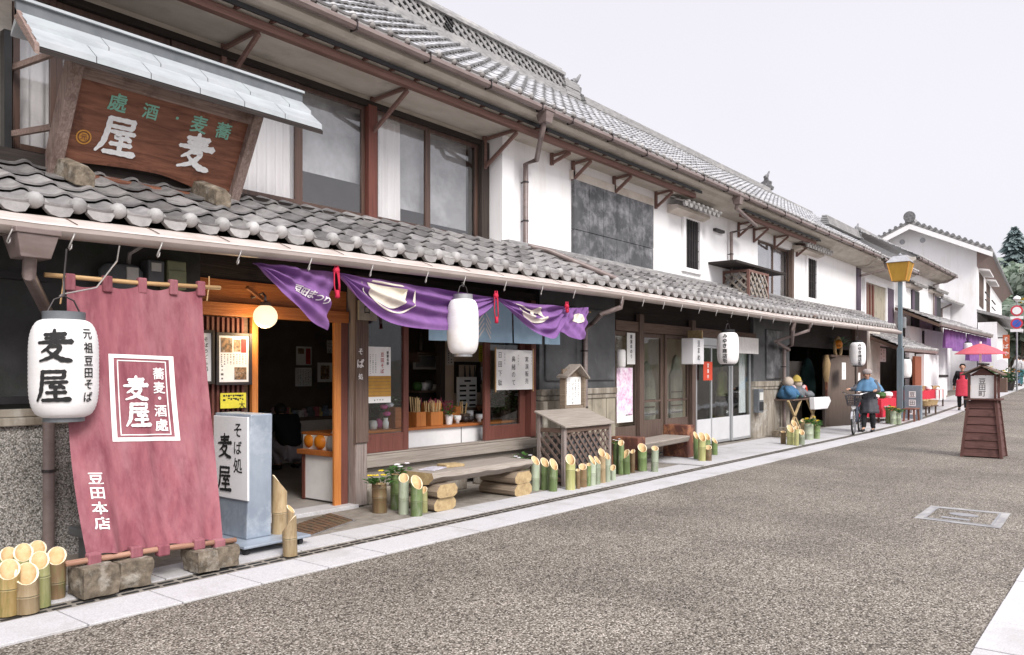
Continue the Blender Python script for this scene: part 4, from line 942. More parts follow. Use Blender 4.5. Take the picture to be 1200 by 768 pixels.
# ---- cut bamboo flower holders along the wall
def bamboo(px, by, wpx, ty, col, label, name='bamboo_vase', flip=0, cut=.85, group='cut bamboo holders along the shop fronts', node=None, base_dy=0):
    p = G(px, by); p.y += base_dy; Z = CA * p.x + SA * p.y; r = wpx / 2 * Z / FP; h = max(.12, (by - ty) * Z / FP - .0)
    r *= random.uniform(.93, 1.08); n = 16; d = V((-p.x, -p.y, 0)).normalized(); a0 = math.radians(flip); d = V((d.x * math.cos(a0) - d.y * math.sin(a0), d.x * math.sin(a0) + d.y * math.cos(a0), 0))
    z0 = p.z + (.014 if p.y < 7 else .012); mb = MB(); sl = 2 * r * cut
    hn = [h * .42 + random.uniform(-.04, .06), h * .86] if node is None else node
    def ring(rad, z, slope=False):
        out = []
        for k in range(n):
            a = 2 * math.pi * k / n; v = V((math.cos(a), math.sin(a), 0))
            out.append(p + v * rad + V((0, 0, (z0 - p.z) + (z - (sl * .5 * (1 + v.dot(d)) if slope else 0)))))
        return out
    ht = h
    levels = [(r, 0)]; zc = ht - sl - .015
    for q in hn:
        if .03 < q < zc - .02: levels += [(r, q - .012), (r * 1.05, q - .006), (r * .965, q), (r * 1.04, q + .007), (r, q + .014)]
    levels.append((r, zc))
    vs = []
    for rad, z in levels: vs += ring(rad, z)
    k0 = len(levels)
    fs = [(i * n + j, i * n + (j + 1) % n, (i + 1) * n + (j + 1) % n, (i + 1) * n + j) for i in range(k0 - 1) for j in range(n)]
    mb.add(vs, fs, 0)
    o1 = ring(r, ht, True); i1 = ring(r * .80, ht, True); i2 = ring(r * .78, ht - sl - .10)
    base = ring(r, zc)
    mb.add(base + o1, [(j, (j + 1) % n, n + (j + 1) % n, n + j) for j in range(n)], 0)
    mb.add(o1 + i1, [(j, (j + 1) % n, n + (j + 1) % n, n + j) for j in range(n)], 1)
    mb.add(i1 + i2, [(j, (j + 1) % n, n + (j + 1) % n, n + j) for j in range(n)] + [tuple(range(n, 2 * n))], 2)
    for q in hn:
        if .03 < q < zc - .02: mb.add(ring(r * .99, q - .004) + ring(r * .99, q + .004), [(j, (j + 1) % n, n + (j + 1) % n, n + j) for j in range(n)], 3)
    o = mb.build(name, [BM[col], M['bam_cut'], M['bam_in'], M['joint']], None, auto=50)
    o.data.transform(Matrix.Translation(-V((p.x, p.y, z0)))); o.location = (p.x, p.y, z0); o.data.transform(Matrix.Shear('XY', 4, (random.uniform(-.03, .03), random.uniform(-.02, .02))))
    tag(o, label, 'bamboo vase', group); return o, p, r, h, z0
for a in [(8, 705, 18, 645, 'yellow', 'pale bamboo holder cut off by the left picture edge, back row'), (9, 723, 22, 660, 'ochre', 'ochre bamboo holder at the left picture edge, front row', ),
          (28, 709, 20, 641, 'yellow', 'pale bamboo holder behind the tan one in the left cluster'), (32, 720, 24, 664, 'tan', 'tan bamboo holder with a ring joint, front centre of the left cluster'),
          (45, 702, 19, 637, 'pale', 'tallest pale bamboo holder at the back of the left cluster'), (48, 713, 20, 650, 'yellow', 'yellow-green bamboo holder in front of the tallest one, left cluster'),
          (65, 703, 20, 645, 'brown', 'brown bamboo holder next to the stone block, right end of the left cluster')]:
    bamboo(*a)
for a in [(327, 638, 17, 558, 'tan', 'tall golden bamboo post cut to a point beside the sign box', 'bamboo_post', 100, 1.2), (341, 650, 9, 594, 'tan', 'thin bamboo piece squeezed between the tall post and the short one', 'bamboo_post', 60, 1.0),
          (340, 653, 17, 606, 'tan', 'short cream bamboo post at the front of the trio by the sign box', 'bamboo_post', 250, 1.2)]:
    bamboo(*a, group='bamboo trio by the sign box')
row = [(473, 604, 12, 557, 'pale', 'grey-green bamboo holder left of the bright green one by the plank bench'), (488, 606, 14, 559, 'green', 'bright green bamboo holder with an orange inside by the plank bench'), (497, 602, 9, 572, 'yellow', 'small yellow bamboo holder peeking out behind the bright green one'),
       (627, 576, 10, 536, 'pale', 'pale bamboo holder touching the right end of the plank bench'), (638, 575, 10, 538, 'green', 'mid green bamboo holder, second right of the plank bench'), (648, 577, 10, 539, 'green', 'bright green bamboo holder in front of the lattice box corner, third from the bench'),
       (668.5, 575, 11, 534, 'yellow', 'thick yellow-green bamboo holder standing before the lattice box'), (677.5, 574, 5.5, 551, 'brown', 'thin brown bamboo stub beside the thick yellow-green holder'), (683, 572, 9, 545, 'brown', 'dark brown bamboo holder with a round pale cut before the lattice box'),
       (689.5, 571, 6, 544, 'green', 'thin green bamboo right behind the dark brown round-cut one'), (693.5, 570, 8.5, 535, 'pale', 'whitish bamboo holder, left of a whitish pair before the lattice box'), (700, 569, 7.5, 536, 'pale', 'whitish bamboo holder, right of a whitish pair before the lattice box'),
       (705.5, 567, 8.5, 527, 'tan', 'tallest tan bamboo holder at the right side of the lattice box'), (712, 566, 7.5, 532, 'pale', 'pale bamboo holder beside the tallest tan one'), (718.5, 564, 7, 546, 'pale', 'short bamboo holder with an orange inside at the right end of the lattice row'),
       (727.5, 557, 7, 517, 'green', 'leafy topped bamboo holder left of the red log bench'), (734, 557, 9, 528, 'green', 'green bamboo holder with a slanted cut at the left foot of the red log bench'), (741, 555, 5.5, 528, 'brown', 'thin dark bamboo at the left foot of the red log bench'),
       (753, 553, 10, 521, 'green', 'bright green bamboo holder standing before the log bench seat'), (767, 554, 8.5, 524, 'pale', 'single pale bamboo holder standing apart before the log bench seat'),
       (816, 539, 6, 507, 'green', 'slim green bamboo holder at the right end of the log bench'), (822.5, 541, 9, 508, 'yellow', 'cream bamboo holder, widest of the group by the aluminium doors'), (830, 541, 8.5, 523, 'brown', 'short brown bamboo with a round white cut by the aluminium doors'),
       (829, 537, 7, 509, 'green', 'tall green bamboo holder behind the short brown one by the aluminium doors'), (837.5, 534, 6.5, 514, 'green', 'green bamboo stub at the right of the group by the aluminium doors'),
       (918, 521, 6.5, 506, 'brown', 'brown bamboo with a stick at the foot of the downpipe'), (926.5, 522, 8.5, 499, 'yellow', 'thick cream bamboo holder by the goods table'), (933.5, 523, 5.5, 500, 'yellow', 'slim bamboo beside the thick cream one by the goods table'),
       (939.5, 522, 7, 504, 'pale', 'short pale bamboo holder in front of the goods table'), (931, 516, 7, 493, 'tan', 'bamboo with a peaked top at the back by the goods table'), (941, 515, 5.5, 492, 'tan', 'tall tan bamboo between the holders and the flower bamboo')]
for i, a in enumerate(row):
    bamboo(*a, flip=[0, 25, -20, 40, 30, 35, 15, 0, 5, 0, 60, 55, 25, 30, -10, 0, -35, -20, 15, 10, 40, 25, 0, 30, 50, 0, 30, 0, 20, 30, 0][i], cut=[.8, 1.1, .9, 1.0, 1.0, 1.3, 1.0, .5, .7, .6, 1.2, 1.2, 1.1, 1.1, 1.0, .9, 1.1, .8, .9, .6, 1.4, 1.1, .6, 1.1, 1.0, .3, 1.0, .8, 1.0, 1.2, .6][i])
def leaves(c, r, n, size, seed, m, name, parent, flat_=.6, droop=0):
    rnd = random.Random(seed); mb = MB(); c = V(c)
    for _ in range(n):
        th = rnd.uniform(0, 6.283); ph = rnd.uniform(-.2, 1.3); rr = r * rnd.uniform(.15, 1)
        q = c + V((math.cos(th) * rr * math.cos(ph), math.sin(th) * rr * math.cos(ph), rr * math.sin(ph) * flat_ - droop * rr * rr))
        d = V((math.cos(th), math.sin(th), rnd.uniform(-.3, .9))).normalized(); s_ = size * rnd.uniform(.6, 1.2)
        sd = d.cross(V((0, 0, 1))).normalized() * s_ * .38; up = sd.cross(d).normalized() * s_ * .12
        mb.add([q, q + d * s_ * .5 + sd + up, q + d * s_, q + d * s_ * .5 - sd + up], [(0, 1, 2), (0, 2, 3)])
    return mb.build(name, m, parent, tint=True)
def flowers(c, r, n, size, seed, m, parent):
    rnd = random.Random(seed)
    mb = MB(); c = V(c)
    for _ in range(n):
        q = c + V((rnd.uniform(-r, r), rnd.uniform(-r, r), rnd.uniform(.3, 1) * r))
        for k in range(5):
            a = k * 1.257 + rnd.random(); mb.ball(q + V((math.cos(a), math.sin(a), .2)) * size * .5, size * .42, 6, sc_=(1, 1, .5))
    return mb.build('blossom', m, parent, smooth=True)
for (px, by, wp, ty, col, lab, fl_) in [(445, 602, 16, 568, 'brown', 'brown bamboo planter with yellow pansies at the foot of the grey post', 'yellow'), (465, 598, 16, 557, 'green', 'dark green bamboo planter with white and violet pansies beside the bench', 'petal'),
                                  (722, 556, 7, 521, 'green', 'green bamboo planter with dark leaves behind the lattice row', 'petal'), (948, 516, 9.5, 497, 'pale', 'pale bamboo planter with leafy flowers before the bowed door', 'yellow'), (957, 515, 7.5, 499, 'green', 'green bamboo planter, right of the pale one before the bowed door', 'yellow')]:
    o, p, r, h, z0 = bamboo(px, by, wp, ty, col, lab, 'bamboo_planter', cut=.02, group='planted bamboo along the shop fronts')
    top = V((p.x, p.y, z0 + h - .0)); k = r * 2.2
    leaves(top, k, 60, r * 1.0, px, M['leaf'], 'foliage', o); flowers(top + V((0, 0, k * .2)), k * .55, 4, r * .5, px, M[fl_], o)
# ---- carved shop sign on the lower roof under its own little roof
yb, yt = 7.33, 6.89; sX0, sX1 = 2.83, 4.62; zb_, zt_ = 3.30, 4.10
SG = thing('shop_signboard', 'big carved dark wood signboard with white and green characters, tilted under its own metal roof', 'signboard', (3.7, 7.3, 3.25))
dv = V((0, yt - yb, zt_ - zb_)); hv = dv.normalized(); nv = V((0, hv.z, -hv.y)) * -1
if nv.y > 0: nv = -nv
mb = MB()
def sgp(x, t, l=0): return V((x, yb, zb_)) + dv * t + nv * l
n = 24                                                    # board with a wavy lower edge
low = [(.10 + .06 * math.sin(i / n * 3.1) - (.05 if i / n > .55 else 0) * min(1, (i / n - .55) * 5) if i / n > .0 else .1) for i in range(n + 1)]
vs = [sgp(sX0 + .09 + (sX1 - sX0 - .18) * i / n, low[i], l) for l in (.0, .04) for i in range(n + 1)] + [sgp(sX0 + .09 + (sX1 - sX0 - .18) * i / n, .95, l) for l in (.0, .04) for i in range(n + 1)]
N = n + 1
mb.add(vs, [(N + i, N + i + 1, 3 * N + i + 1, 3 * N + i) for i in range(n)] + [(i, i + 1, 2 * N + i + 1, 2 * N + i) for i in range(n)] + [(i, i + 1, N + i + 1, N + i) for i in range(n)])
mb.build('board', M['sign_wood'], SG)
for x in (sX0, sX1 - .1):
    mb = MB(); mb.ext([sgp(x, -.06, -.05), sgp(x, -.06, .11), sgp(x, 1.02, .11), sgp(x, 1.02, -.05)], (.1, 0, 0)); mb.build('side_frame', M['old_wood_z'], SG, bevel=.008)
mb = MB(); mb.ext([sgp(sX0 + .1, .9, -.03), sgp(sX0 + .1, .9, .09), sgp(sX0 + .1, 1.02, .09), sgp(sX0 + .1, 1.02, -.03)], (sX1 - sX0 - .2, 0, 0)); mb.build('top_frame', M['old_wood_x'], SG, bevel=.008)
mb = MB(); mb.ext([sgp(sX0 + .1, -.05, -.03), sgp(sX0 + .1, -.05, .10), sgp(sX0 + .1, .03, .10), sgp(sX0 + .1, .03, -.03)], (sX1 - sX0 - .2, 0, 0)); mb.build('bottom_frame', M['sign_wood'], SG, bevel=.008)
mb = MB(); mb.ext([sgp(sX0 + .1, .0, -.06), sgp(sX0 + .1, .95, -.06), sgp(sX0 + .1, .95, -.04), sgp(sX0 + .1, .0, -.04)], (sX1 - sX0 - .2, 0, 0)); mb.build('backing', M['dark_x'], SG)
fs_ = lambda x, y, l=0: sgp((sX0 + sX1) / 2 + x, .5, .042 + l) + hv * y
for it in (('屋', -.385, -.05, .33, ('b', 1.15)), ('麦', .34, -.03, .34, ('b', 1.15))): write('character', [it], fs_, M['sign_white'], SG)
for it in (('處', -.45, .24, .165, .022), ('酒', -.16, .235, .145, .022), ('・', .09, .23, .12, .01), ('麦', .31, .235, .17, .022), ('蕎', .56, .235, .165, .022)): write('character', [it], fs_, M['verdigris'], SG)
mb = MB(); n = 20
for r0, r1 in ((.052, .064), (.0001, .04)):
    mb.add([fs_(-.66 + r_ * math.cos(6.283 * k / n), -.12 + r_ * math.sin(6.283 * k / n), .003) for r_ in (r0, r1) for k in range(n)], [(k, (k + 1) % n, n + (k + 1) % n, n + k) for k in range(n)])
mb.build('seal', M['gold'], SG)
write('lettering', [('元', -.66, -.12, .06, .02)], lambda x, y, l=0: fs_(x, y, l + .004), M['sign_wood'], SG)
# its roof: sheet metal in three courses
rX0, rX1 = 2.50, 5.20
mb = MB()
def rp(x, t, l=0): return V((x, 6.62 + .36 * t, 4.05 + .36 * t + l))
for i in range(2):
    a, b = i / 2, (i + 1) / 2; n = 6
    for k in range(n):
        x0 = rX0 + (rX1 - rX0) * k / n + (.18 if i else 0); x1 = min(rX1, x0 + (rX1 - rX0) / n) - .006
        if k == 0: x0 = rX0
        mb.add([rp(x0, a, .05), rp(x1, a, .05), rp(x1, b + .04, .012), rp(x0, b + .04, .012), rp(x0, a, -.0), rp(x1, a, -.0)], [(0, 1, 2, 3), (0, 4, 5, 1)])
rfs = mb.build('sign_roof', M['copper'], SG)
mb = MB(); mb.ext([rp(rX0, -.02, -.01), rp(rX0, -.02, -.045), rp(rX0, 1.02, -.06), rp(rX0, 1.02, -.008)], (rX1 - rX0, 0, 0)); mb.build('roof_board', M['dark_x'], rfs)
mb = MB(); mb.ext([(rX0, 6.96, 4.40), (rX0, 7.02, 4.40), (rX0, 7.12, 4.28), (rX0, 7.12, 4.25), (rX0, 6.98, 4.36)], (rX1 - rX0, 0, 0)); mb.build('rear_slope', M['copper'], rfs)
mb = MB(); mb.box(rX0 - .02, rX1, 6.95, 6.99, 4.375, 4.49); mb.build('ridge_board', M['meter_grey'], rfs)
mb = MB(); mb.box(rX0 - .03, rX1 + .01, 6.925, 7.01, 4.492, 4.515); mb.build('ridge_cap', M['copper'], rfs)
mb = MB(); mb.ext([rp(rX0 - .02, -.06, -.05), rp(rX0 - .02, -.06, .03), rp(rX0 - .02, 1.05, .03), rp(rX0 - .02, 1.05, -.07)], (.035, 0, 0)); mb.build('verge_board', M['old_wood_x'], rfs, bevel=.004)
for x in (sX0 + .0, sX1 - .08): MB().box(x + .01, x + .07, 6.86, 6.92, 4.0, 4.12).build('roof_post', M['old_wood_z'], SG)
for px, py, s_ in ((96, 216, 1), (258, 247, 1.05)):
    p = W(px, py, 6.88); z = 2.90 + (6.88 - YE) * .49 + LD(p.x) + .07
    mb = MB(); mb.ext([(p.x - .08, 6.82, z - .05), (p.x + .08, 6.82, z - .05), (p.x + .085, 6.82, z + .07), (p.x + .02, 6.82, z + .125), (p.x - .07, 6.82, z + .1)], (0, .62, .22)); mb.build('support_log', M['rock'], SG, bevel=.01)
for (pa, pb, ya, yb2) in (((14, 80), (64, 87), 7.85, 6.98), ((10, 158), (46, 166), 7.85, 7.25)):
    a, b = W(*pa, ya), V((sX0 + .03, yb2, 0)); b.z = a.z - .02
    MB().bar(a, b, .035, .05).build('stay', M['old_wood_x'], SG)
# ---- globe lamp, meters under the eave
p = W(311, 371, 6.85); t = thing('globe_lamp', 'lit round globe lamp on a bent arm over the noodle shop entrance', 'lamp', p + V((0, 0, .15)))
MB().ball(p, .118, 20).build('globe', M['lamp'], t, smooth=True)
MB().lathe([(.05, .1), (.05, .14), (.02, .15)], p, 14).build('socket', M['brown_x'], t)
MB().tube([p + V((0, 0, .14)), p + V((0, .0, .2)), p + V((.04, .1, .24)), p + V((.05, .36, .2))], .012, 8).build('arm', M['wire'], t, smooth=True)
MB().bar(p + V((-.22, -.02, .27)), p + V((.1, .1, .14)), .03, .03).build('bracket', M['orange_x'], t)
ld = bpy.data.lights.new('globe_lamp_light', 'POINT'); ld.energy = 11; ld.color = (1, .74, .42); ld.shadow_soft_size = .1; lo = bpy.data.objects.new('globe_lamp_light', ld); C.objects.link(lo); lo.parent = t; lo.location = V((0, .1, -.15 - .17))
p = W(142, 318, 7.0); t = thing('electric_meter', 'domed dark grey electric meter with a small window, leftmost of three under the eave', 'meter', p, 'electric meters under the eave')
MB().lathe([(.19, 0), (.19, .16), (.15, .21), (.05, .235), (.001, .24)], p + V((0, 0, -.16)), 20, sy=.5).build('case', M['meter_grey'], t, auto=40)
MB().box(p.x - .0, p.x + .1, 6.89, 6.91, p.z - .08, p.z + .03).build('dial', M['label_white'], t)
p = W(179, 319, 7.0); t = thing('electric_meter', 'small square meter with a white dial, middle of three under the eave', 'meter', p, 'electric meters under the eave')
MB().box(p.x - .075, p.x + .075, 6.93, 7.08, p.z - .12, p.z + .1).build('case', M['meter_grey'], t, bevel=.012)
MB().box(p.x - .05, p.x + .04, 6.922, 6.931, p.z, p.z + .075).build('dial', M['label_white'], t)
p = W(203, 322, 7.0); t = thing('electric_meter', 'green-grey breaker box, rightmost of three meters under the eave', 'meter', p, 'electric meters under the eave')
MB().box(p.x - .09, p.x + .09, 6.93, 7.08, p.z - .14, p.z + .12).build('case', M['meter_green'], t, bevel=.012)
MB().box(p.x - .085, p.x + .085, 6.921, 6.93, p.z - .135, p.z + .03).build('lid', M['meter_green'], t, bevel=.004)
p = W(162, 300, 6.9)
o = MB().tube([V((p.x - .05, 7.02, p.z - .22)), V((p.x - .05, 6.95, p.z + .02)), V((p.x + .03, 6.8, p.z + .11)), V((p.x + .18, 6.5, p.z + .12))], .02, 8).build('conduit', M['wire'], None, smooth=True); tag(o, 'bent pale conduit rising from the meters into the eave', 'pipe')
# ================================================================== CURTAINS
def spl(P, u):
    n = len(P) - 1; i = min(int(u * n), n - 1); t = u * n - i
    p0, p1, p2, p3 = P[max(i - 1, 0)], P[i], P[i + 1], P[min(i + 2, n)]
    return tuple(.5 * (2 * b + (c - a) * t + (2 * a - 5 * b + 4 * c - d) * t * t + (3 * b - a - 3 * c + d) * t ** 3) for a, b, c, d in zip(p0, p1, p2, p3))
M['cream_cloth'] = mat('cream_crest', (.66, .61, .52), (.58, .53, .45), (12, 12, 12), .95)
FC = thing('festival_curtain', 'purple festival curtain with white crests tied up in swags by crimson cords along the eave', 'curtain', W(480, 330, 6.22))
def span(top, bot, seed, amp=.05, nf=3.2):
    def fn(u, v, lift=0):
        a, b = spl(top, u), spl(bot, u); px, py = a[0] + (b[0] - a[0]) * v, a[1] + (b[1] - a[1]) * v
        e = math.sin(math.pi * min(1, max(0, u))) ** .6
        y = 6.22 - .10 * v * e + amp * math.sin(6.283 * (nf * v + .5 * math.sin(3 * u + seed)) + seed) * (1 - .55 * v) * (.35 + .65 * e) + .012 * math.sin(34 * u + 9 * v + seed) * (1 - v) + .018 * math.sin(13 * u - 15 * v)
        q = W(px, py, 6.22); q.y = y - lift
        return q
    return fn
s1 = span([(298, 308), (330, 311), (360, 315), (391, 319)], [(298.5, 310), (325, 345), (352, 372), (383, 388)], 0.4)
s2 = span([(396, 320), (426, 325), (457, 329), (487, 334), (517, 339), (548, 345), (579, 349)], [(397, 324), (420, 357), (450, 378), (490, 386), (530, 386), (558, 373), (580, 353)], 2.1)
s3 = span([(582, 349), (608, 353), (636, 357), (663, 360)], [(583, 353), (604, 374), (626, 393), (647, 395), (664, 366)], 4.0)
s4 = span([(664, 361), (677, 361), (690, 360)], [(654, 389), (669, 398), (683, 397)], 5.2, .02, .6)
for f in (s1, s2, s3, s4): MB().grid(lambda u, v: f(u, v), 60, 44).build('swag', M['purple'], FC, smooth=True)
def shape(fn, ua, ub, lo, hi, name, m='cream_cloth', n=40, k=16, lift=.008):
    def soft(u, v): return sum((fn(max(0, min(1, u + a)), max(0, min(1, v + b)), 0) for a in (-.06, 0, .06) for b in (-.12, 0, .12)), V()) / 9 * .6 + fn(u, v, 0) * .4
    def on(s, t):
        u, v = ua + (ub - ua) * s, lo(s) + (hi(s) - lo(s)) * t; p, q = fn(u, v, 0), soft(u, v); p.y = min(p.y, q.y) - lift; return p
    MB().grid(on, n, k).build(name, M[m], FC, smooth=True)
arc = lambda s: math.sqrt(max(0, 1 - (2 * s - 1) ** 2))
shape(s2, .19, .42, lambda s: .16, lambda s: .16 + .50 * arc(s) ** .7 + .02, 'crest')
shape(s2, .155, .47, lambda s: .14 + .60 * arc(s) ** .7, lambda s: .18 + .60 * arc(s) ** .7, 'crest_line')
shape(s2, .21, .40, lambda s: .07, lambda s: .12, 'crest_line')
shape(s3, .30, .62, lambda s: .30 + .18 * math.sin(6 * s), lambda s: .40 + .20 * math.sin(6 * s + .3) + .1 * arc(s), 'crest')
shape(s3, .38, .66, lambda s: .60 - .25 * s, lambda s: .68 - .25 * s + .06 * arc(s), 'crest_line')
shape(s3, .25, .55, lambda s: .17 + .1 * s, lambda s: .22 + .1 * s, 'crest_line')
shape(s4, .30, .75, lambda s: .38 - .2 * arc(s), lambda s: .44 + .04 * arc(s), 'crest')
def s1px(px, py, l=0):                                     # cloth point under a surveyed mark
    u, v = (px - 298) / 93, .4
    for _ in range(12):
        a, b = spl([(298, 308), (330, 311), (360, 315), (391, 319)], max(0, min(1, u))), spl([(298.5, 310), (325, 345), (352, 372), (383, 388)], max(0, min(1, u)))
        v = (py - a[1]) / max(4, b[1] - a[1]); u += .6 * (px - (a[0] + (b[0] - a[0]) * v)) / 93
    return s1(u, v, .013 + l)
for i, ch in enumerate('豆田まつり'): write('lettering', [(ch, 0, 0, 9.5, .03)], lambda x, y, l=0, i=i: s1px(345 + 8.2 * i + x * .96 + y * .25, 339 + 3.6 * i - y * .96 + x * .3, l), M['white_cloth'], FC)
for px, py, L in ((394, 317, .24), (581, 347, .30), (664, 359, .06)):
    p = W(px, py, 6.13); mb = MB()
    for k, o in enumerate(((-.012, 0), (.012, -.01), (0, -.02))):
        mb.tube([p + V((o[0], o[1], .06)), p + V((o[0] * 2, o[1], -.02)), p + V((o[0] * 2 + .01 * k, o[1], -L * .6)), p + V((o[0] * 1.5 + .015, o[1], -L * (1 - .12 * k)))], .0075, 6)
    mb.ball(p, .035, 8); mb.lathe([(.008, -L - .03), (.026, -L - .02), (.016, -L + .05)], p + V((.015, 0, 0)), 8); mb.build('tassel', M['red_cord'], FC, smooth=True)
NR = thing('door_curtain', 'short pale blue split door curtain with white feather marks behind the purple one', 'curtain', W(600, 350, 6.9))
MB().tube([W(500, 341, 6.9), W(692, 366, 6.9)], .014, 8).build('rod', M['pole'], NR)
def nor(a, b): return lambda u, v, l=0: (lambda q: V((q.x, 6.9 - l + .02 * math.sin(9 * u + a) * (.3 + v), q.z)))(W(a + (b - a) * u, (345 + (a + (b - a) * u - 505) * .11) * (1 - v) + (399 + (a + (b - a) * u - 505) * .035) * v, 6.9))
for a, b in ((503, 548), (549, 599), (601, 636), (638, 656)): MB().grid(nor(a, b), 14, 10).build('panel', M['blue_cloth'], NR, smooth=True)
fe = nor(549, 599); mb = MB()
for k in range(4):
    for s in (-1, 1):
        c0, c1 = (.36 + s * .02, .28 + .12 * k), (.36 + s * .17, .52 + .12 * k)
        mb.add([fe(c0[0], c0[1], .012), fe(c1[0], c1[1], .012), fe(c1[0], c1[1] + .055, .012), fe(c0[0], c0[1] + .055, .012)], [(0, 1, 2, 3)])
mb.build('feather_mark', M['white_cloth'], NR)

M['log'] = wood('log_bark', (.17, .125, .09), (.3, .24, .18), 'y', .9, .5); M['log_end'] = mat('log_end', (.46, .35, .19), (.34, .24, .12), (18, 18, 18), .85, .2, c3=(.2, .13, .07), s3=6)
M['red_log'] = mat('red_log', (.15, .055, .036), (.075, .032, .025), (5, 5, 1.2), .7, .3, c3=(.34, .15, .075), s3=5, f3=(.5, .65))
# ================================================================== PAPERS AND POSTERS
M['log_pale'] = wood('pale_lath', (.40, .30, .18), (.5, .4, .26), 'z', .8)
M['mustard'] = mat('mustard_print', (.48, .26, .05), (.40, .2, .035), (8, 8, 8), .8); M['notice_yellow'] = mat('yellow_notice', (.62, .55, .05), (.55, .48, .04), (9, 9, 9), .8)
M['red_ink'] = mat('red_ink', (.45, .04, .04), rough=.8); M['grey_ink'] = mat('grey_ink', (.12, .11, .11), rough=.8); M['sign_red'] = mat('red_sign', (.6, .07, .03), (.5, .05, .02), rough=.6)
M['photo_a'] = mat('food_photo', (.35, .2, .1), (.03, .025, .02), (28, 28, 28), .5, c3=(.6, .5, .4), s3=14)
M['pink_print'] = mat('pink_blossom_print', (.78, .60, .72), (.55, .24, .42), (26, 26, 26), .7, c3=(.80, .74, .80), s3=9, f3=(.4, .6))
def scribble(mb, x, y0, y1, z, w, step, rnd):              # a column of tiny unreadable print
    while z > y0:
        pass
def sheet(name, label, cat, px0, px1, py0, py1, Y, m='paper', parts=(), frame=None, group=None, thick=.006):
    """a paper on an upright plane: corners from its left and right edges"""
    a, b = W(px0, (py0 + py1) / 2, Y), W(px1, (py0 + py1) / 2, Y)
    zt, zb2 = fz(px0, py0, Y), fz(px0, py1, Y); w, h = b.x - a.x, zt - zb2
    t = thing(name, label, cat, V(((a.x + b.x) / 2, Y, zb2)), group)
    MB().box(a.x, b.x, Y - thick, Y, zb2, zt).build('sheet', M[m], t)
    if frame:
        mb = MB(); f = .03
        mb.box(a.x - f, a.x, Y - .025, Y + .0, zb2 - f, zt + f); mb.box(b.x, b.x + f, Y - .025, Y, zb2 - f, zt + f); mb.box(a.x, b.x, Y - .024, Y, zt, zt + f); mb.box(a.x, b.x, Y - .024, Y, zb2 - f, zb2)
        mb.build('frame', M[frame], t, bevel=.004)
    for u0, v0, u1, v1, mm, nm in parts: MB().box(a.x + w * u0, a.x + w * u1, Y - thick - .003, Y - thick - .0005, zt - h * v1, zt - h * v0).build(nm, M[mm], t)
    return t, flat(((a.x + b.x) / 2, Y - thick - .0005, (zt + zb2) / 2), (1, 0, 0), (0, 0, 1), (0, -1, 0)), w, h
def printed(t, f, w, h, cols, size, m='grey_ink', seed=0, y0=.42, y1=-.4):
    """columns of small unreadable print, as short dashes"""
    rnd = random.Random(seed); mb = MB()
    for x in cols:
        y = y0 * h
        while y > y1 * h:
            k = size * rnd.uniform(.5, 1.0); q = size * rnd.uniform(.3, .75)
            mb.add([f(x * w - k / 2, y, .001), f(x * w + k / 2, y, .001), f(x * w + k / 2, y - q, .001), f(x * w - k / 2, y - q, .001)], [(0, 1, 2, 3)])
            y -= size * rnd.uniform(1.0, 1.6)
    mb.build('print', M[m], t)
t, f, w, h = sheet('poster', 'white menu poster with a noodle bowl photo in each half, on the slatted wall', 'poster', 255.5, 291, 393, 448, 7.1, parts=((.08, .05, .45, .36, 'photo_a', 'picture'), (.5, .08, .72, .34, 'photo_a', 'picture'), (.74, .06, .92, .36, 'red_ink', 'title'), (.52, .68, .92, .95, 'photo_a', 'picture')), frame='iron')
printed(t, f, w, h, (-.4, -.3, -.2, -.1, 0, .1, .2, .3, .4), .016, seed=3, y0=.1, y1=-.12); printed(t, f, w, h, (-.38,), .03, seed=4, y0=-.15, y1=-.42)
t, f, w, h = sheet('poster', 'narrow framed strip of black handwriting half hidden by the plum banner', 'poster', 231, 247, 390, 447, 7.1, frame='dark_z')
write('lettering', [(c_, .12 * w, (.36 - .12 * i) * h, h * .1, .012) for i, c_ in enumerate('そばうどん処')], f, M['ink'], t)
t, f, w, h = sheet('notice', 'yellow notice with black print stuck below the noodle poster', 'notice', 258, 288, 461, 479, 7.1, 'notice_yellow')
printed(t, f, w, h, (-.36, -.27, -.18, -.09, 0, .09, .18, .27, .36), .028, 'ink', 5, .38, .1); write('lettering', [('大', .33 * w, -.3 * h, .07, .01)], f, M['ink'], t)
t, f, w, h = sheet('poster', 'white and mustard price poster on the left window sash', 'poster', 425.5, 457.5, 406, 473, 7.115, parts=((0, .52, 1, .89, 'mustard', 'colour_block'),))
write('lettering', [(c_, .18 * w, (.36 - .1 * i) * h, h * .085, .012) for i, c_ in enumerate('豆田そば')], f, M['red_ink'], t)
write('lettering', [(c_, .38 * w, (.40 - .065 * i) * h, h * .055, .03) for i, c_ in enumerate('麦屋名物')], f, M['ink'], t)
printed(t, f, w, h, (-.36, -.26, -.16, -.06), .016, seed=6, y0=.36, y1=.02)
mb = MB()
for k in range(6): mb.add([f((-.5) * w, (-.06 - .06 * k) * h, .0035), f(.5 * w, (-.06 - .06 * k) * h, .0035), f(.5 * w, (-.065 - .06 * k) * h, .0035), f(-.5 * w, (-.065 - .06 * k) * h, .0035)], [(0, 1, 2, 3)])
mb.build('ruling', M['grey_ink'], t); printed(t, f, w, h, (-.1, 0, .1, .2), .02, 'ink', 8, -.44, -.45)
t, f, w, h = sheet('handwritten_sheet', 'large white sheet with three columns of black brush writing on the right window sash', 'sheet', 580, 624, 409.5, 457.5, 7.06)
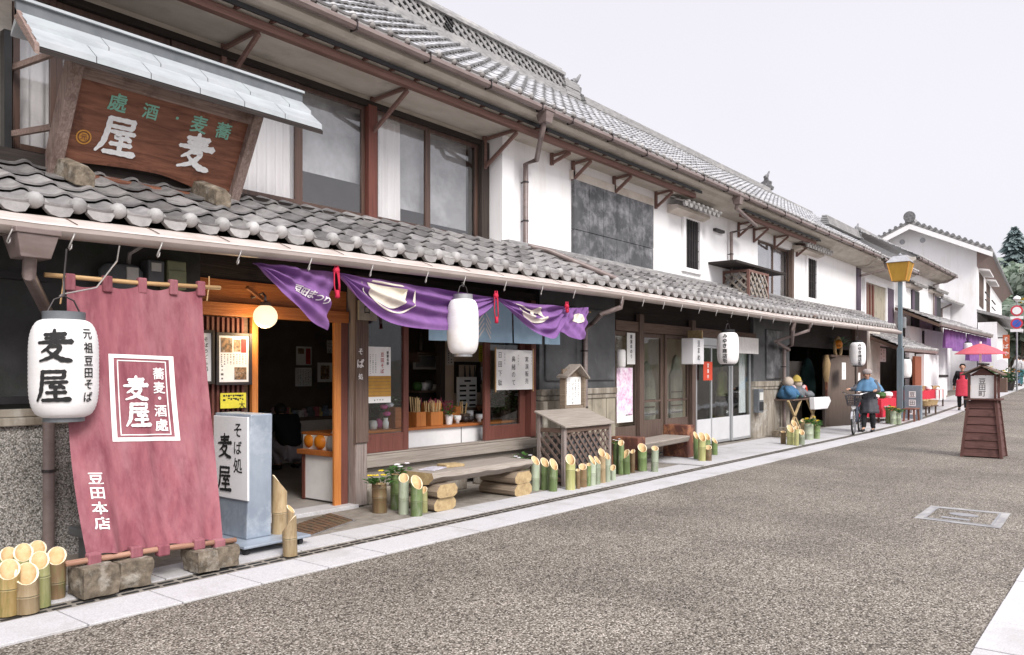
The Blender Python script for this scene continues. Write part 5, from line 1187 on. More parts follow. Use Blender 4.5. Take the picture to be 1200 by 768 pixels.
for x, s_, y0, tx, stp in ((.33, .15, .27, '実演販売', .185), (-.03, .16, .27, '鼻緒のて', .2), (-.38, .16, .36, '日田下駄', .225)):
    write('lettering', [(c_, x * w, (y0 - stp * i) * h, h * s_, .004) for i, c_ in enumerate(tx)], f, M['ink'], t)
for x, y0, tx in ((.46, .38, 'じつえん'), (.1, .36, 'はなおの'), (-.26, .38, 'ひたげた')):
    write('lettering', [(c_, x * w, (y0 - .075 * i) * h, h * .05, 0) for i, c_ in enumerate(tx)], f, M['ink'], t)
for x in (-.5, .5): MB().box(*(lambda q: (q.x - .008, q.x + .008, 7.04, 7.053, q.z - h * .55, q.z + h * .55))(f(x * w, 0))).build('edge_lath', M['pole'], t)
MB().box(fx(581, 7.06), fx(623, 7.06), 7.061, 7.08, fz(580, 457, 7.06), fz(580, 410, 7.06)).build('backing', M['log_pale'], t)
t, f, w, h = sheet('signboard', 'pale wooden board with a few dark marks under the purple curtain by the grey post', 'signboard', 419, 440, 352, 375, 6.98, 'beige_board', thick=.03)
write('lettering', [('口', -.08 * w, .02 * h, .1, .02)], f, M['ink'], t)
p = V((xp0 + .06, 6.985, fz(417, 427, 6.98))); f = flat(p, (1, 0, 0), (0, 0, 1), (0, -1, 0))
for it in (('そ', 0, .14, .08, .02), ('ば', 0, .0, .11, .02), ('処', 0, -.14, .07, .02)): write('post_character', [it], f, M['white_cloth'], A)
cs = [G(312, 629), G(345, 636.5), G(416, 612), G(388, 603.5)]; mc = sum(cs, V()) / 4
DM = thing('doormat', 'brown ribbed doormat with a pale rim lying before the shop entrance', 'doormat', (mc.x, mc.y, .013))
M['mat_brown'] = mat('coir_mat', (.16, .085, .045), (.055, .04, .028), (40, 9, 40), .95, .4, c3=(.10, .11, .06), s3=4); MB().ext([mc + (p_ - mc) * .95 + V((0, 0, .014)) for p_ in cs], (0, 0, .014)).build('pile', M['mat_brown'], DM)
MB().ext([mc + (p_ - mc) * 1.03 + V((0, 0, .0135)) for p_ in cs], (0, 0, .006)).build('rim', M['steel'], DM)
for k in range(12):
    a_, b_ = cs[0].lerp(cs[3], (k + .5) / 12), cs[1].lerp(cs[2], (k + .5) / 12); MB().bar(mc + (a_ - mc) * .9 + V((0, 0, .03)), mc + (b_ - mc) * .9 + V((0, 0, .03)), .022, .006).build('rib', M['mat_brown'], DM)
# papers far inside the dark entrance
for i, (a, b, c_, d, lab) in enumerate(((347, 365, 406, 428, 'dim poster with a red strip on the back wall of the dark entrance'), (346, 365, 431, 453, 'dim sheet of close print on the back wall of the entrance, lower left'), (372, 389, 425, 448, 'dim picture of a bowl on the back wall of the entrance'), (383, 391, 399, 414, 'small dim paper near the orange jamb inside the entrance'))):
    t, f, w, h = sheet('poster', lab, 'poster', a, b, c_, d, 11.97, parts=(((.62, .1, .92, .95, 'red_ink', 'strip'), (.1, .1, .5, .4, 'photo_a', 'picture')) if i == 0 else ((.2, .15, .8, .85, 'photo_a', 'picture'),) if i == 2 else ()))
    if i in (1, 3): printed(t, f, w, h, [-.4 + .1 * k for k in range(9)], .02, seed=i, y0=.4, y1=-.4)

# ================================================================== INSIDE THE NOODLE SHOP
ztop = fz(540, 497, 7.42)
ct = thing('shop_counter', 'long counter with white front panels and an orange wooden top behind the window', 'counter', (7.8, 7.6, .04))
ce = xj1 + .02
MB().box(xp1 - .2, 9.9, 7.42, 7.95, .042, ztop - .035).build('cabinet', M['paint_white'], ct, bevel=.004)
MB().box(xp1 - .2, 9.95, 7.37, 7.98, ztop - .033, ztop).build('top', M['orange_x'], ct, bevel=.006)
mb = MB(); 
for px in (541, 600): mb.box(fx(px, 7.41) - .006, fx(px, 7.41) + .006, 7.415, 7.421, .1, ztop - .04)
mb.build('panel_joint', M['grey_ink'], ct)
cab = thing('cupboard', 'white cupboard with an orange wooden top just inside the entrance', 'cupboard', (5.95, 7.6, .04))
zc = fz(402, 533, 7.2)
MB().box(5.90, 6.35, 7.26, 7.85, .06, zc - .03).build('cabinet', M['paint_white'], cab, bevel=.006)
MB().box(5.86, 6.36, 7.26, 7.95, zc - .028, zc + .03).build('top', M['orange_x'], cab, bevel=.006)
MB().box(5.885, 5.90, 7.83, 7.88, .05, zc - .03).build('corner_post', M['red_wood_z'], cab)
M['fruit'] = mat('orange_fruit', (.62, .21, .015), (.52, .16, .01), (12, 12, 12), .45)
M['bag'] = mat('clear_bag', (.5, .5, .52), (.6, .6, .62), (9, 9, 9), .3, trans=.5); M['fruit_stem'] = mat('stem', (.06, .09, .02), rough=.8)
for px, lab in ((366, 'orange persimmon on the cupboard, left of two'), (383, 'orange persimmon on the cupboard, by the plastic bag')):
    p = W(px, 514, 7.6); z = zc + .03 + .1; t = thing('persimmon', lab, 'fruit', (6.02 if px == 366 else 6.0, 7.84 if px == 366 else 7.62, zc + .03), 'persimmons on the cupboard'); q = t.location + V((0, 0, .095))
    MB().lathe([(.001, -.085), (.06, -.09), (.1, -.05), (.112, 0), (.1, .05), (.06, .08), (.02, .075), (.001, .07)], q, 16).build('skin', M['fruit'], t, smooth=True)
    MB().lathe([(.035, .076), (.03, .09), (.006, .095), (.006, .11)], q, 6).build('stem', M['fruit_stem'], t)
p = V((6.03, 7.43, zc + .03)); mb = MB(); mb.lathe([(.1, 0), (.12, .06), (.10, .14), (.05, .22), (.015, .27), (.03, .31), (.05, .34)], p, 12); o = mb.build('plastic_bag', M['bag'], None, smooth=True); tag(o, 'tied clear plastic bag beside the persimmons on the cupboard', 'bag')
# shelf of small goods at the back of the entrance
sh = thing('goods_shelf', 'low shelf across the back of the dark entrance', 'shelf', (5.8, 11.3, .04)); zsf = fz(340, 490, 11.2)
MB().box(fx(303, 11.2), fx(398, 11.2) + .3, 11.1, 11.7, zsf - .05, zsf).build('top', M['brown_x'], sh)
MB().box(fx(303, 11.2), fx(398, 11.2) + .3, 11.14, 11.2, .05, zsf - .052).build('front', M['cream'], sh)
cols = [((.5, .35, .38), 'pink'), ((.6, .58, .55), 'white'), ((.25, .3, .4), 'blue grey'), ((.55, .45, .2), 'straw'), ((.4, .12, .14), 'red'), ((.15, .15, .16), 'black')]
for i in range(15):
    x = fx(309 + i * 6.0, 11.3); k = cols[(i * 5 + 2) % 6]; hh = random.uniform(.09, .2); r_ = random.uniform(.05, .09)
    mt = mat('goods_' + str(i), k[0], tuple(c_ * .5 for c_ in k[0]), (20, 20, 20), .7)
    mb = MB()
    if i % 3 == 0: mb.lathe([(r_, 0), (r_ * 1.1, hh * .5), (r_ * .6, hh * .8), (r_ * .65, hh)], (x, 11.3 + .05 * (i % 3), zsf), 10)
    elif i % 3 == 1: mb.box(x - r_, x + r_, 11.25, 11.35, zsf, zsf + hh)
    else: mb.lathe([(r_ * .8, 0), (r_, hh * .4), (r_ * .5, hh * .62)], (x, 11.32, zsf), 10); mb.ball((x, 11.32, zsf + hh * .8), r_ * .6, 8)
    o = mb.build(['jar', 'gift_box', 'doll'][i % 3], mt, None, bevel=.004)
    tag(o, 'small %s %s, number %s from the left on the back shelf' % (k[1], ['jar', 'gift box', 'doll'][i % 3], ['one', 'two', 'three', 'four', 'five', 'six', 'seven', 'eight', 'nine', 'ten', 'eleven', 'twelve', 'thirteen', 'fourteen', 'fifteen'][i]), ['jar', 'box', 'doll'][i % 3], 'small goods on the back shelf')
# chopstick boxes and crockery on the counter
sb = thing('counter_shelf', 'small dark riser shelf on the counter carrying chopstick boxes', 'shelf', (8.6, 7.8, ztop)); zr = fz(550, 494, 7.75)
MB().box(fx(521, 7.75), fx(574, 7.75), 7.64, 7.9, zr - .025, zr).build('board', M['red_wood'], sb, bevel=.004)
for px in (523, 571): MB().box(fx(px, 7.75) - .02, fx(px, 7.75) + .02, 7.66, 7.88, ztop, zr - .026).build('leg', M['red_wood_z'], sb)
M['stick_red'] = mat('red_chopsticks', (.22, .03, .06), (.3, .06, .1), (40, 40, 3), .5); M['stick_tan'] = mat('pale_chopsticks', (.58, .42, .22), (.5, .34, .16), (40, 40, 3), .6)
def chopbox(px0, px1, py0, py1, Y, lab, sticks=None, pytop=0, m='orange_z', name='chopstick_box'):
    a, b = fx(px0, Y), fx(px1, Y); z1, z0 = fz(px0, py0, Y), fz(px0, py1, Y); d = .1; q0 = z0; z0 = zr + .001 if Y >= 7.75 and px0 > 515 else ztop + .001; z1 += z0 - q0
    t = thing(name, lab, 'box', V(((a + b) / 2, Y, z0)), 'wooden boxes on the shop counter'); mb = MB(); th = .012
    mb.box(a, b, Y - d, Y - d + th, z0, z1); mb.box(a, b, Y + d - th, Y + d, z0, z1); mb.box(a, a + th, Y - d + th, Y + d - th, z0, z1); mb.box(b - th, b, Y - d + th, Y + d - th, z0, z1); mb.box(a + th, b - th, Y - d + th, Y + d - th, z0, z0 + .01)
    mb.build('box', M[m], t, bevel=.003)
    if sticks:
        zt2 = fz(px0, pytop, Y) + z0 - q0; rnd = random.Random(px0); mb = MB()
        for _ in range(16):
            x, y = rnd.uniform(a + .03, b - .03), rnd.uniform(Y - d + .03, Y + d - .03); mb.tube([(x, y, z0 + .02), (x + rnd.uniform(-.06, .06), y + rnd.uniform(-.03, .03), zt2 - rnd.uniform(0, .05))], .0065, 5)
        mb.build('chopsticks', M[sticks], t)
chopbox(482, 493, 502, 519, 7.55, 'orange box with red and pale sticks at the left end of the counter', 'stick_tan', 484)
chopbox(499, 513, 500, 516, 7.55, 'orange box with a white label in front of the tall box', 'stick_tan', 486); chopbox(499.5, 512, 475, 500, 7.75, 'tall orange box of dark chopsticks on the counter', 'stick_red', 469)
chopbox(518, 529, 483, 495, 7.77, 'orange box of crimson chopsticks on the riser shelf', 'stick_red', 468); chopbox(528.5, 535.5, 475, 494, 7.82, 'narrow tall orange box behind the crimson chopsticks'); chopbox(537.5, 545, 483, 493, 7.75, 'brown box of pale chopsticks beside the white mug', 'stick_tan', 468, 'brown_z')
chopbox(457, 470, 497, 521, 7.62, 'orange box behind the left window sash', None, 0, 'orange_x', 'wooden_box')
def turned(name, lab, cat, px, py, Y, prof, m, z=None, n=16, group=None):
    p = W(px, py, Y)
    if z is not None: p.z = z
    o = MB().lathe(prof, (0, 0, 0), n).build(name, M[m], None, smooth=True); o.location = p; return tag(o, lab, cat, group)
turned('mug', 'white mug with a blue mark on the riser shelf', 'mug', 550.5, 493, 7.75, [(.05, 0), (.055, .01), (.055, .16), (.048, .16), (.045, .02)], 'paint_white', zr)
for px, lab in ((536, 'white footed cup on the counter, nearer the plant'), (561.5, 'white footed cup on the counter near the right sash')): turned('cup', lab, 'cup', px, 511, 7.55, [(.03, 0), (.025, .03), (.05, .05), (.055, .11), (.048, .11), (.04, .06)], 'paint_white', ztop, group='white cups on the counter')
for px, lab in ((545, 'dark tea bowl on the counter, left of two'), (551, 'dark tea bowl on the counter, right of two')): turned('bowl', lab, 'bowl', px, 510, 7.6, [(.025, 0), (.05, .03), (.06, .08), (.052, .08), (.04, .03)], 'iron', ztop, group='dark bowls on the counter')
for px, lab, mm in ((428, 'brown glass jar behind the left sash', 'brown_z'), (437, 'white bowl behind the left sash', 'paint_white')): turned('jar', lab, 'jar', px, 515, 7.6, [(.05, 0), (.06, .05), (.05, .1), (.035, .11)], mm, ztop)
def potplant(name, lab, x, y, z, ph, r_, m, n, lf, size=.07, pot='paint_white', cat='plant', fl=None):
    t = thing(name, lab, cat, (x, y, z)); MB().lathe([(r_ * .7, 0), (r_, ph), (r_ * .88, ph), (r_ * .8, ph * .8)], (x, y, z), 14).build('pot', M[pot], t, auto=40)
    leaves((x, y, z + ph), lf, n, size, int(x * 100), m, 'foliage', t, 1.0)
    if fl: flowers((x, y, z + ph + lf * .35), lf * .7, 7, size * .45, int(x * 50), M[fl], t)
    return t
x = fx(526, 7.5); potplant('potted_plant', 'trailing green plant in a white cup at the front of the counter', x, 7.5, ztop, .13, .06, M['leaf'], 70, .15, .06)
x = fx(594, 7.6); potplant('potted_plant', 'bushy green plant with pale flowers behind the right sash', x, 7.62, ztop, .14, .09, M['leaf'], 220, .34, .08, 'brown_z', fl='petal')
x = fx(609, 7.6); potplant('potted_plant', 'dark green plant right of the bushy one behind the right sash', x, 7.7, ztop, .14, .09, M['leaf_dark'], 200, .33, .08, 'brown_z', fl='petal')
x = fx(452, 7.5); t = thing('flower_vase', 'glass vase with pink and white flowers behind the left sash', 'vase', (x, 7.5, ztop))
MB().lathe([(.035, 0), (.04, .08), (.025, .12), (.03, .14)], (x, 7.5, ztop), 14).build('vase', M['paint_white'], t, smooth=True)
mb = MB()
for k, (a, hh) in enumerate(((-.05, .28), (.05, .3), (.0, .2), (.08, .22))): mb.tube([(x, 7.5, ztop + .1), (x + a * .5, 7.5, ztop + hh * .6), (x + a, 7.48, ztop + hh)], .004, 5)
mb.build('stems', M['leaf'], t)
for a, hh, mm in ((-.05, .28, 'pink'), (.05, .3, 'petal'), (.0, .19, 'pink')): MB().lathe([(.001, -.03), (.04, -.02), (.055, .01), (.03, .03), (.001, .02)], (x + a, 7.48, ztop + hh), 9).build('blossom', M[mm], t, smooth=True)
t, f, w, h = sheet('price_board', 'white price board with rows of dark name slots inside the window', 'board', 535, 557, 442, 478, 8.40, thick=.03); mb = MB()
for i in range(6):
    for j in range(2 if i else 1):
        x = (-.24 + .5 * j) * w if i else 0; y = (.40 - .16 * i) * h; mb.add([f(x - .17 * w, y, .002), f(x + .17 * w, y, .002), f(x + .17 * w, y - .06 * h, .002), f(x - .17 * w, y - .06 * h, .002)], [(0, 1, 2, 3)])
mb.build('name_slots', M['ink'], t)
t = thing('hanging_rack', 'dark frame with utensils hanging inside, on the tan wall behind the price board', 'rack', W(548, 457, 8.45)); a, b = W(534, 424, 8.46), W(562, 460, 8.46)
mb = MB(); mb.box(a.x, b.x, 8.44, 8.495, a.z - .05, a.z); mb.box(a.x, a.x + .05, 8.44, 8.495, b.z, a.z - .05); mb.box(b.x - .05, b.x, 8.44, 8.495, b.z, a.z - .05); mb.build('frame', M['dark_x'], t)
for k in range(4): MB().tube([(a.x + .2 + .12 * k, 8.45, a.z - .06), (a.x + .2 + .12 * k, 8.44, a.z - .25), (a.x + .22 + .12 * k, 8.43, a.z - .36)], [.008, .02, .008], 6).build('utensil', M['iron'], t)
t = thing('sideboard', 'dark sideboard in the shadow behind the counter', 'sideboard', (fx(505, 9), 9.0, .04)); a, b = fx(484, 8.9), fx(512, 8.9); zb3 = fz(500, 460, 8.9)
MB().box(a, b, 8.75, 9.1, .05, zb3).build('body', M['dark_x'], t, bevel=.006); MB().box(a - .03, b + .03, 8.72, 9.12, zb3 + .002, zb3 + .03).build('top', M['brown_x'], t, bevel=.005)
for px, lab, mm, hh in ((489, 'green glazed jar on the dark sideboard', 'leaf', .14), (497, 'white teapot on the dark sideboard', 'paint_white', .13), (502, 'grey jar on the dark sideboard', 'steel', .16), (507, 'white bowl at the right end of the dark sideboard', 'paper', .1)):
    turned('jar', lab, 'jar', px, 458, 8.9, [(.05, 0), (.08, hh * .4), (.07, hh * .8), (.04, hh)], mm, zb3 + .03)
sheet('poster', 'grey landscape print on the back wall above the sideboard', 'poster', 484, 512, 416, 433, 9.6, 'photo_a' if 0 else 'paper', parts=((.1, .1, .9, .85, 'grey_sheet', 'picture'),))
p = W(493, 410, 9.0); turned('bottle', 'dark tall bottle standing on a high shelf behind the left opening', 'bottle', 493.5, 412, 9.0, [(.05, 0), (.055, .03), (.055, .22), (.02, .3), (.02, .4), (.025, .41)], 'iron')
t = thing('high_shelf', 'narrow shelf high on the back wall carrying a bottle', 'shelf', W(495, 414, 9.05)); a, b = fx(484, 9), fx(510, 9); MB().box(a, b, 8.9, 9.2, p.z - .075, p.z - .045).build('board', M['brown_x'], t); MB().box(a + .1, a + .14, 9.0, 9.2, p.z - .2, p.z - .076).build('bracket', M['brown_x'], t)

# more stock in the window
for i, (px, py0, py1, Y_, m_, lab) in enumerate(((524, 388, 399, 8.41, 'paper', 'small white price slip on the tan wall, left of the hanging rack'), (565, 405, 424, 8.49, 'notice_yellow', 'yellowed slip on the tan wall near the right sash'), (567, 430, 446, 8.49, 'paper', 'white slip below the yellowed one near the right sash'), (527, 408, 428, 8.49, 'cream', 'tall cream slip on the tan wall by the dark post'))):
    t, f, w, h = sheet('price_slip', lab, 'paper', px - 4, px + 4, py0, py1, Y_, m_, group='slips on the tan wall'); printed(t, f, w, h, (-.2, .2), .03, 'ink', i, .36, -.36)
for i, (px, hh, r_, m_, lab) in enumerate(((515, .16, .045, 'brown_z', 'brown spice jar on the counter behind the plant'), (570, .12, .05, 'leaf', 'green tea tin on the counter by the right sash'), (490, .2, .04, 'cream', 'cream bottle at the left end of the counter'), (575, .2, .045, 'iron', 'dark bottle on the counter behind the right sash'), (444, .12, .05, 'pink', 'pink bowl behind the left sash'), (447, .2, .05, 'brown_z', 'tall brown jar behind the left sash'))):
    turned('jar', lab, 'jar', px, 505, 7.72, [(r_ * .8, 0), (r_, hh * .3), (r_ * .95, hh * .75), (r_ * .5, hh * .9), (r_ * .55, hh)], m_, ztop)
t = thing('wall_shelf', 'dark shelf on the tan wall behind the counter holding small bowls', 'shelf', W(540, 468, 8.4)); zw_ = fz(545, 483, 8.35); MB().box(fx(524, 8.35), fx(574, 8.35), 8.2, 8.49, zw_ - .03, zw_).build('board', M['dark_x'], t)
for i, px in enumerate((527, 562, 567, 572)): turned('bowl', 'small bowl on the dark wall shelf, %s from the left' % ['first', 'second', 'third', 'fourth'][i], 'bowl', px, 480, 8.33, [(.03, 0), (.06, .05), (.07, .1), (.06, .1), (.03, .03)], ['paper', 'red_log', 'paint_white', 'steel'][i], zw_, group='bowls on the wall shelf')
x = fx(436, 7.5); potplant('potted_plant', 'green plant with pale flowers behind the left sash', fx(460, 7.7), 7.75, ztop, .14, .08, M['leaf'], 130, .26, .07, 'brown_z', fl='petal')
# ================================================================== BENCHES, LATTICE BOX
bz = fz(540, 549, 6.2)
B1 = thing('plank_bench', 'long weathered split-log bench on stacked log ends in front of the shop window', 'bench', (7.2, 6.4, .012))
mb = MB(); sec = [(6.13, bz), (6.62, bz), (6.64, bz - .05), (6.55, bz - .12), (6.36, bz - .15), (6.18, bz - .12), (6.10, bz - .05)]
n = 12; rnd = random.Random(4); vs = []
for i in range(n + 1):
    x = 6.30 + 1.82 * i / n
    for y, z in sec: vs.append((x, y + rnd.uniform(-.006, .006), z + (rnd.uniform(-.012, .004) if z < bz else 0)))
k = len(sec); mb.add(vs, [(i * k + j, i * k + (j + 1) % k, (i + 1) * k + (j + 1) % k, (i + 1) * k + j) for i in range(n) for j in range(k)], 0); mb.add(vs[:k] + vs[-k:], [tuple(range(k)), tuple(range(k, 2 * k))], 1)
mb.build('seat', [M['grey_wood_x'], M['log_end']], B1, auto=35)
for xc in (6.50, 7.90):
    hh = (bz - .13 - .012) / 2
    for i in range(2):
        mb = MB(); pr = [(-.17, .02), (-.12, 0), (.12, 0), (.17, .03), (.18, hh * .6), (.13, hh - .004), (-.12, hh - .004), (-.18, hh * .55)]; y0 = 6.10 + random.uniform(-.02, .02); z0 = .013 + hh * i; w_ = 1 - .06 * i
        q = [(xc + a * w_, b + z0) for a, b in pr]; mb.add([(a, y0, b) for a, b in q] + [(a, y0 + .58, b) for a, b in q], [(j, (j + 1) % 8, 8 + (j + 1) % 8, 8 + j) for j in range(8)], 0)
        mb.add([(a, y0, b) for a, b in q] + [(a, y0 + .58, b) for a, b in q], [tuple(range(8)), tuple(range(8, 16))], 1); mb.build('log', [M['log'], M['log_end']], B1, bevel=.012, auto=40)
M['magazine'] = mat('magazine_cover', (.62, .6, .66), (.35, .34, .4), (14, 14, 14), .5)
for i, (x, y, a, lab, mm, wd) in enumerate(((6.6, 6.4, .3, 'open pale magazine lying on the plank bench', 'magazine', .17), (6.92, 6.42, -.2, 'small flat wooden tray on the plank bench beside the magazine', 'log_end', .13))):
    o = MB().box(-wd, wd, -.1, .1, 0, .012 + .02 * i).build(['magazine', 'tray'][i], M[mm], None, bevel=.004); o.location = (x, y, bz + .001); o.rotation_euler.z = a; tag(o, lab, ['magazine', 'tray'][i])
o, f = None, None
p = G(612, 541); potplant('potted_plant', 'low green plant with a white flower between the bench and the window', 8.75, 6.75, .012, .2, .1, M['leaf'], 90, .22, .08, 'log', fl='petal')
M['slat'] = wood('lattice_slat', (.10, .07, .058), (.19, .14, .118), 'z', .8)
LX = thing('lattice_box', 'lattice-sided wooden box with a sloping board top hiding an outdoor unit', 'box', (9.5, 6.35, .012))
a, b, y0, y1, zf, zk = 8.90, 10.06, 6.17, 6.58, .80, .97
for x, y, z in ((a, y0, zf), (b, y0, zf), (a, y1, zk), (b, y1, zk)): MB().box(x - .028, x + .028, y - .028, y + .028, .012, z).build('post', M['grey_wood_z'], LX, bevel=.004)
mb = MB(); mb.ext([(a - .06, y0 - .07, zf + .0), (a - .06, y1 + .05, zk + .03), (a - .06, y1 + .05, zk + .055), (a - .06, y0 - .07, zf + .025)], (b - a + .12, 0, 0)); mb.build('top', M['grey_wood_x'], LX, bevel=.004)
for z in (zf - .07, .06): MB().box(a + .03, b - .03, y0 - .024, y0 + .024, z, z + .06).build('rail', M['brown_x'], LX, bevel=.003); MB().box(a - .022, a + .022, y0 + .03, y1 - .03, z, z + .06).build('rail', M['brown_x'], LX, bevel=.003)
mb = MB(); lattice_panel(mb, (a + .03, y0 + .0, .12), (1, 0, 0), (0, 0, 1), b - a - .06, zf - .2, .098, .034, .012); mb.build('front_lattice', M['slat'], LX)
mb = MB(); lattice_panel(mb, (a, y1 - .03, .12), (0, -1, 0), (0, 0, 1), y1 - y0 - .06, zf - .2, .098, .034, .012, n=(-1, 0, 0)); mb.build('side_lattice', M['slat'], LX)
mb = MB(); mb.box(a + .12, b - .12, y0 + .08, y1 - .06, .05, zf - .14); mb.build('outdoor_unit', M['meter_grey'], LX, bevel=.01)
# little roofed sign on a post
yy = 6.72; SH = thing('roofed_sign', 'small house-shaped wooden sign with a white paper, standing behind the lattice box', 'sign', (fx(669, yy), yy, .012))
a, b = W(660, 442, yy), W(680, 474, yy); cx = (a.x + b.x) / 2; hw = (b.x - a.x) / 2
MB().box(cx - .03, cx + .03, yy + .0, yy + .06, .012, b.z - .05).build('stake', M['grey_wood_z'], SH)
MB().box(a.x - .01, b.x + .01, yy - .0, yy + .03, b.z - .06, a.z + .12).build('back_board', M['log'], SH)
for x in (a.x - .05, b.x + .01): MB().box(x, x + .04, yy - .07, yy + .03, b.z - .12, a.z + .03).build('side', M['log'], SH, bevel=.004)
MB().box(a.x - .01, b.x + .01, yy - .05, yy - .0, b.z - .06, b.z - .01).build('ledge', M['log'], SH)
MB().box(a.x, b.x, yy - .012, yy - .002, b.z, a.z).build('paper', M['paper'], SH)
f = flat((cx, yy - .0125, (a.z + b.z) / 2), (1, 0, 0), (0, 0, 1), (0, -1, 0)); printed(SH, f, 2 * hw, a.z - b.z, (-.34, -.2, .18, .34), .022, 'grey_ink', 9, .4, -.2); write('lettering', [(c_, 0, .1 - .07 * i, .06, 0) for i, c_ in enumerate('いらっしゃい')], f, M['ink'], SH)
pk = V((cx + .04, yy, fz(674, 428, yy)))
for s, ex in ((-1, -hw - .07), (1, hw + .07)):
    e = V((cx + ex, yy, a.z + (.0 if s < 0 else -.02))); MB().obox((pk + e) / 2 + V((0, -.03, .0)), (pk - e) / 2 * 1.02, (0, .10, 0), V((0, 0, .014))).build('roof_board', M['grey_wood_x'], SH)
# red log bench
B2 = thing('log_bench', 'thick plank bench between two red-stained log slabs by the glass doors', 'bench', (12.2, 6.5, .012))
for x0, x1, ya, yb3, zt3 in ((11.02, 11.26, 6.22, 6.72, .53), (13.22, 13.52, 6.45, 6.95, .60)): MB().box(x0, x1, ya, yb3, .013, zt3).build('end_slab', M['red_log'], B2, bevel=.02, bseg=3)
mb = MB(); mb.add([(11.27, 6.28, .31), (13.21, 6.42, .31), (13.21, 6.9, .31), (11.27, 6.7, .31), (11.27, 6.22, .42), (13.21, 6.38, .42), (13.21, 6.92, .42), (11.27, 6.72, .42)], [(0, 3, 2, 1), (4, 5, 6, 7), (0, 1, 5, 4), (1, 2, 6, 5), (2, 3, 7, 6), (3, 0, 4, 7)]); mb.build('seat', M['grey_wood_x'], B2, bevel=.03, bseg=3)

# ================================================================== SHOP B: papers, boxes
t, f, w, h = sheet('poster', 'tall pink blossom poster inside the first timber door', 'poster', 722.5, 741, 431, 496, 7.15, 'pink_print', parts=((0, .88, 1, 1, 'paper', 'white_foot'),)); printed(t, f, w, h, (.1, .2, .3, .4), .05, 'ink', 2, -.36, -.44)
t, f, w, h = sheet('paper_strip', 'white strip with black column writing beside the pink poster', 'sign', 734.5, 744, 390, 427, 7.14); write('lettering', [(c_, 0, (.38 - .16 * i) * h, h * .14, .02) for i, c_ in enumerate('雑貨めのう')], f, M['ink'], t)
turned('lantern', 'blank white tube lantern above the pink poster', 'lantern', 728, 431, 7.06, [(.06, 0), (.075, .03), (.078, .14), (.075, .28), (.06, .31), (.03, .31)], 'lantern')
t, f, w, h = sheet('paper_strip', 'grey strip with brush writing inside the third timber door', 'sign', 799, 811, 393, 427, 7.3, 'grey_sheet'); write('lettering', [(c_, 0, (.34 - .2 * i) * h, h * .17, .02) for i, c_ in enumerate('五百八十')], f, M['ink'], t)
p = W(820.5, 412, 6.75); t = thing('box_sign', 'white box sign with black brush writing on a wooden arm above the aluminium doors', 'sign', p); hw = .28; hz = .25
a = fx(812.5, 6.75); b = fx(825, 6.75)
MB().box(a, b, 6.75, 7.0, p.z - hz, p.z + hz).build('box', M['box_white'], t, bevel=.01); f = flat(((a + b) / 2, 6.7495, p.z), (1, 0, 0), (0, 0, 1), (0, -1, 0)); write('lettering', [(c_, -.0, .15 - .14 * i, .13, .015) for i, c_ in enumerate('豆まめ')], f, M['ink'], t)
MB().box(b + .01, b + .06, 6.8, 7.1, p.z - .1, p.z + .42).build('arm', M['log_end'], t)
t, f, w, h = sheet('hanging_sign', 'red square sign with white characters behind the white box sign', 'sign', 824, 834.5, 424, 446, 7.05, 'sign_red'); write('lettering', [(c_, 0, (.30 - .3 * i) * h, h * .24, .02) for i, c_ in enumerate('営業中')], f, M['white_cloth'], t)
p = W(889, 470, 7.05); t = thing('letter_box', 'dark metal letter box with a white label on the stained wall', 'letter box', p)
MB().box(p.x - .16, p.x + .13, 6.98, 7.112, p.z - .27, p.z + .28).build('case', M['meter_grey'], t, bevel=.01); MB().box(p.x - .12, p.x + .09, 6.972, 6.98, p.z + .02, p.z + .2).build('label', M['label_white'], t); MB().box(p.x - .13, p.x + .1, 6.965, 6.981, p.z - .22, p.z - .02).build('flap', M['black'], t, bevel=.004)
pleats(fx(866, 7.33), fx(882, 7.33), 7.33, .62, 2.1, .035, .16, 3).build('door_drape', M['curtain'], None, smooth=True); tag(bpy.data.objects['door_drape'], 'pale tied drape behind the right aluminium door', 'curtain')
pleats(fx(864, 7.0), fx(888, 7.0), 6.98, 1.98, 2.34, .02, .14, 1).build('short_valance', M['white_cloth'], None, smooth=True); tag(bpy.data.objects['short_valance'], 'short off-white valance hanging over the right aluminium door', 'curtain')
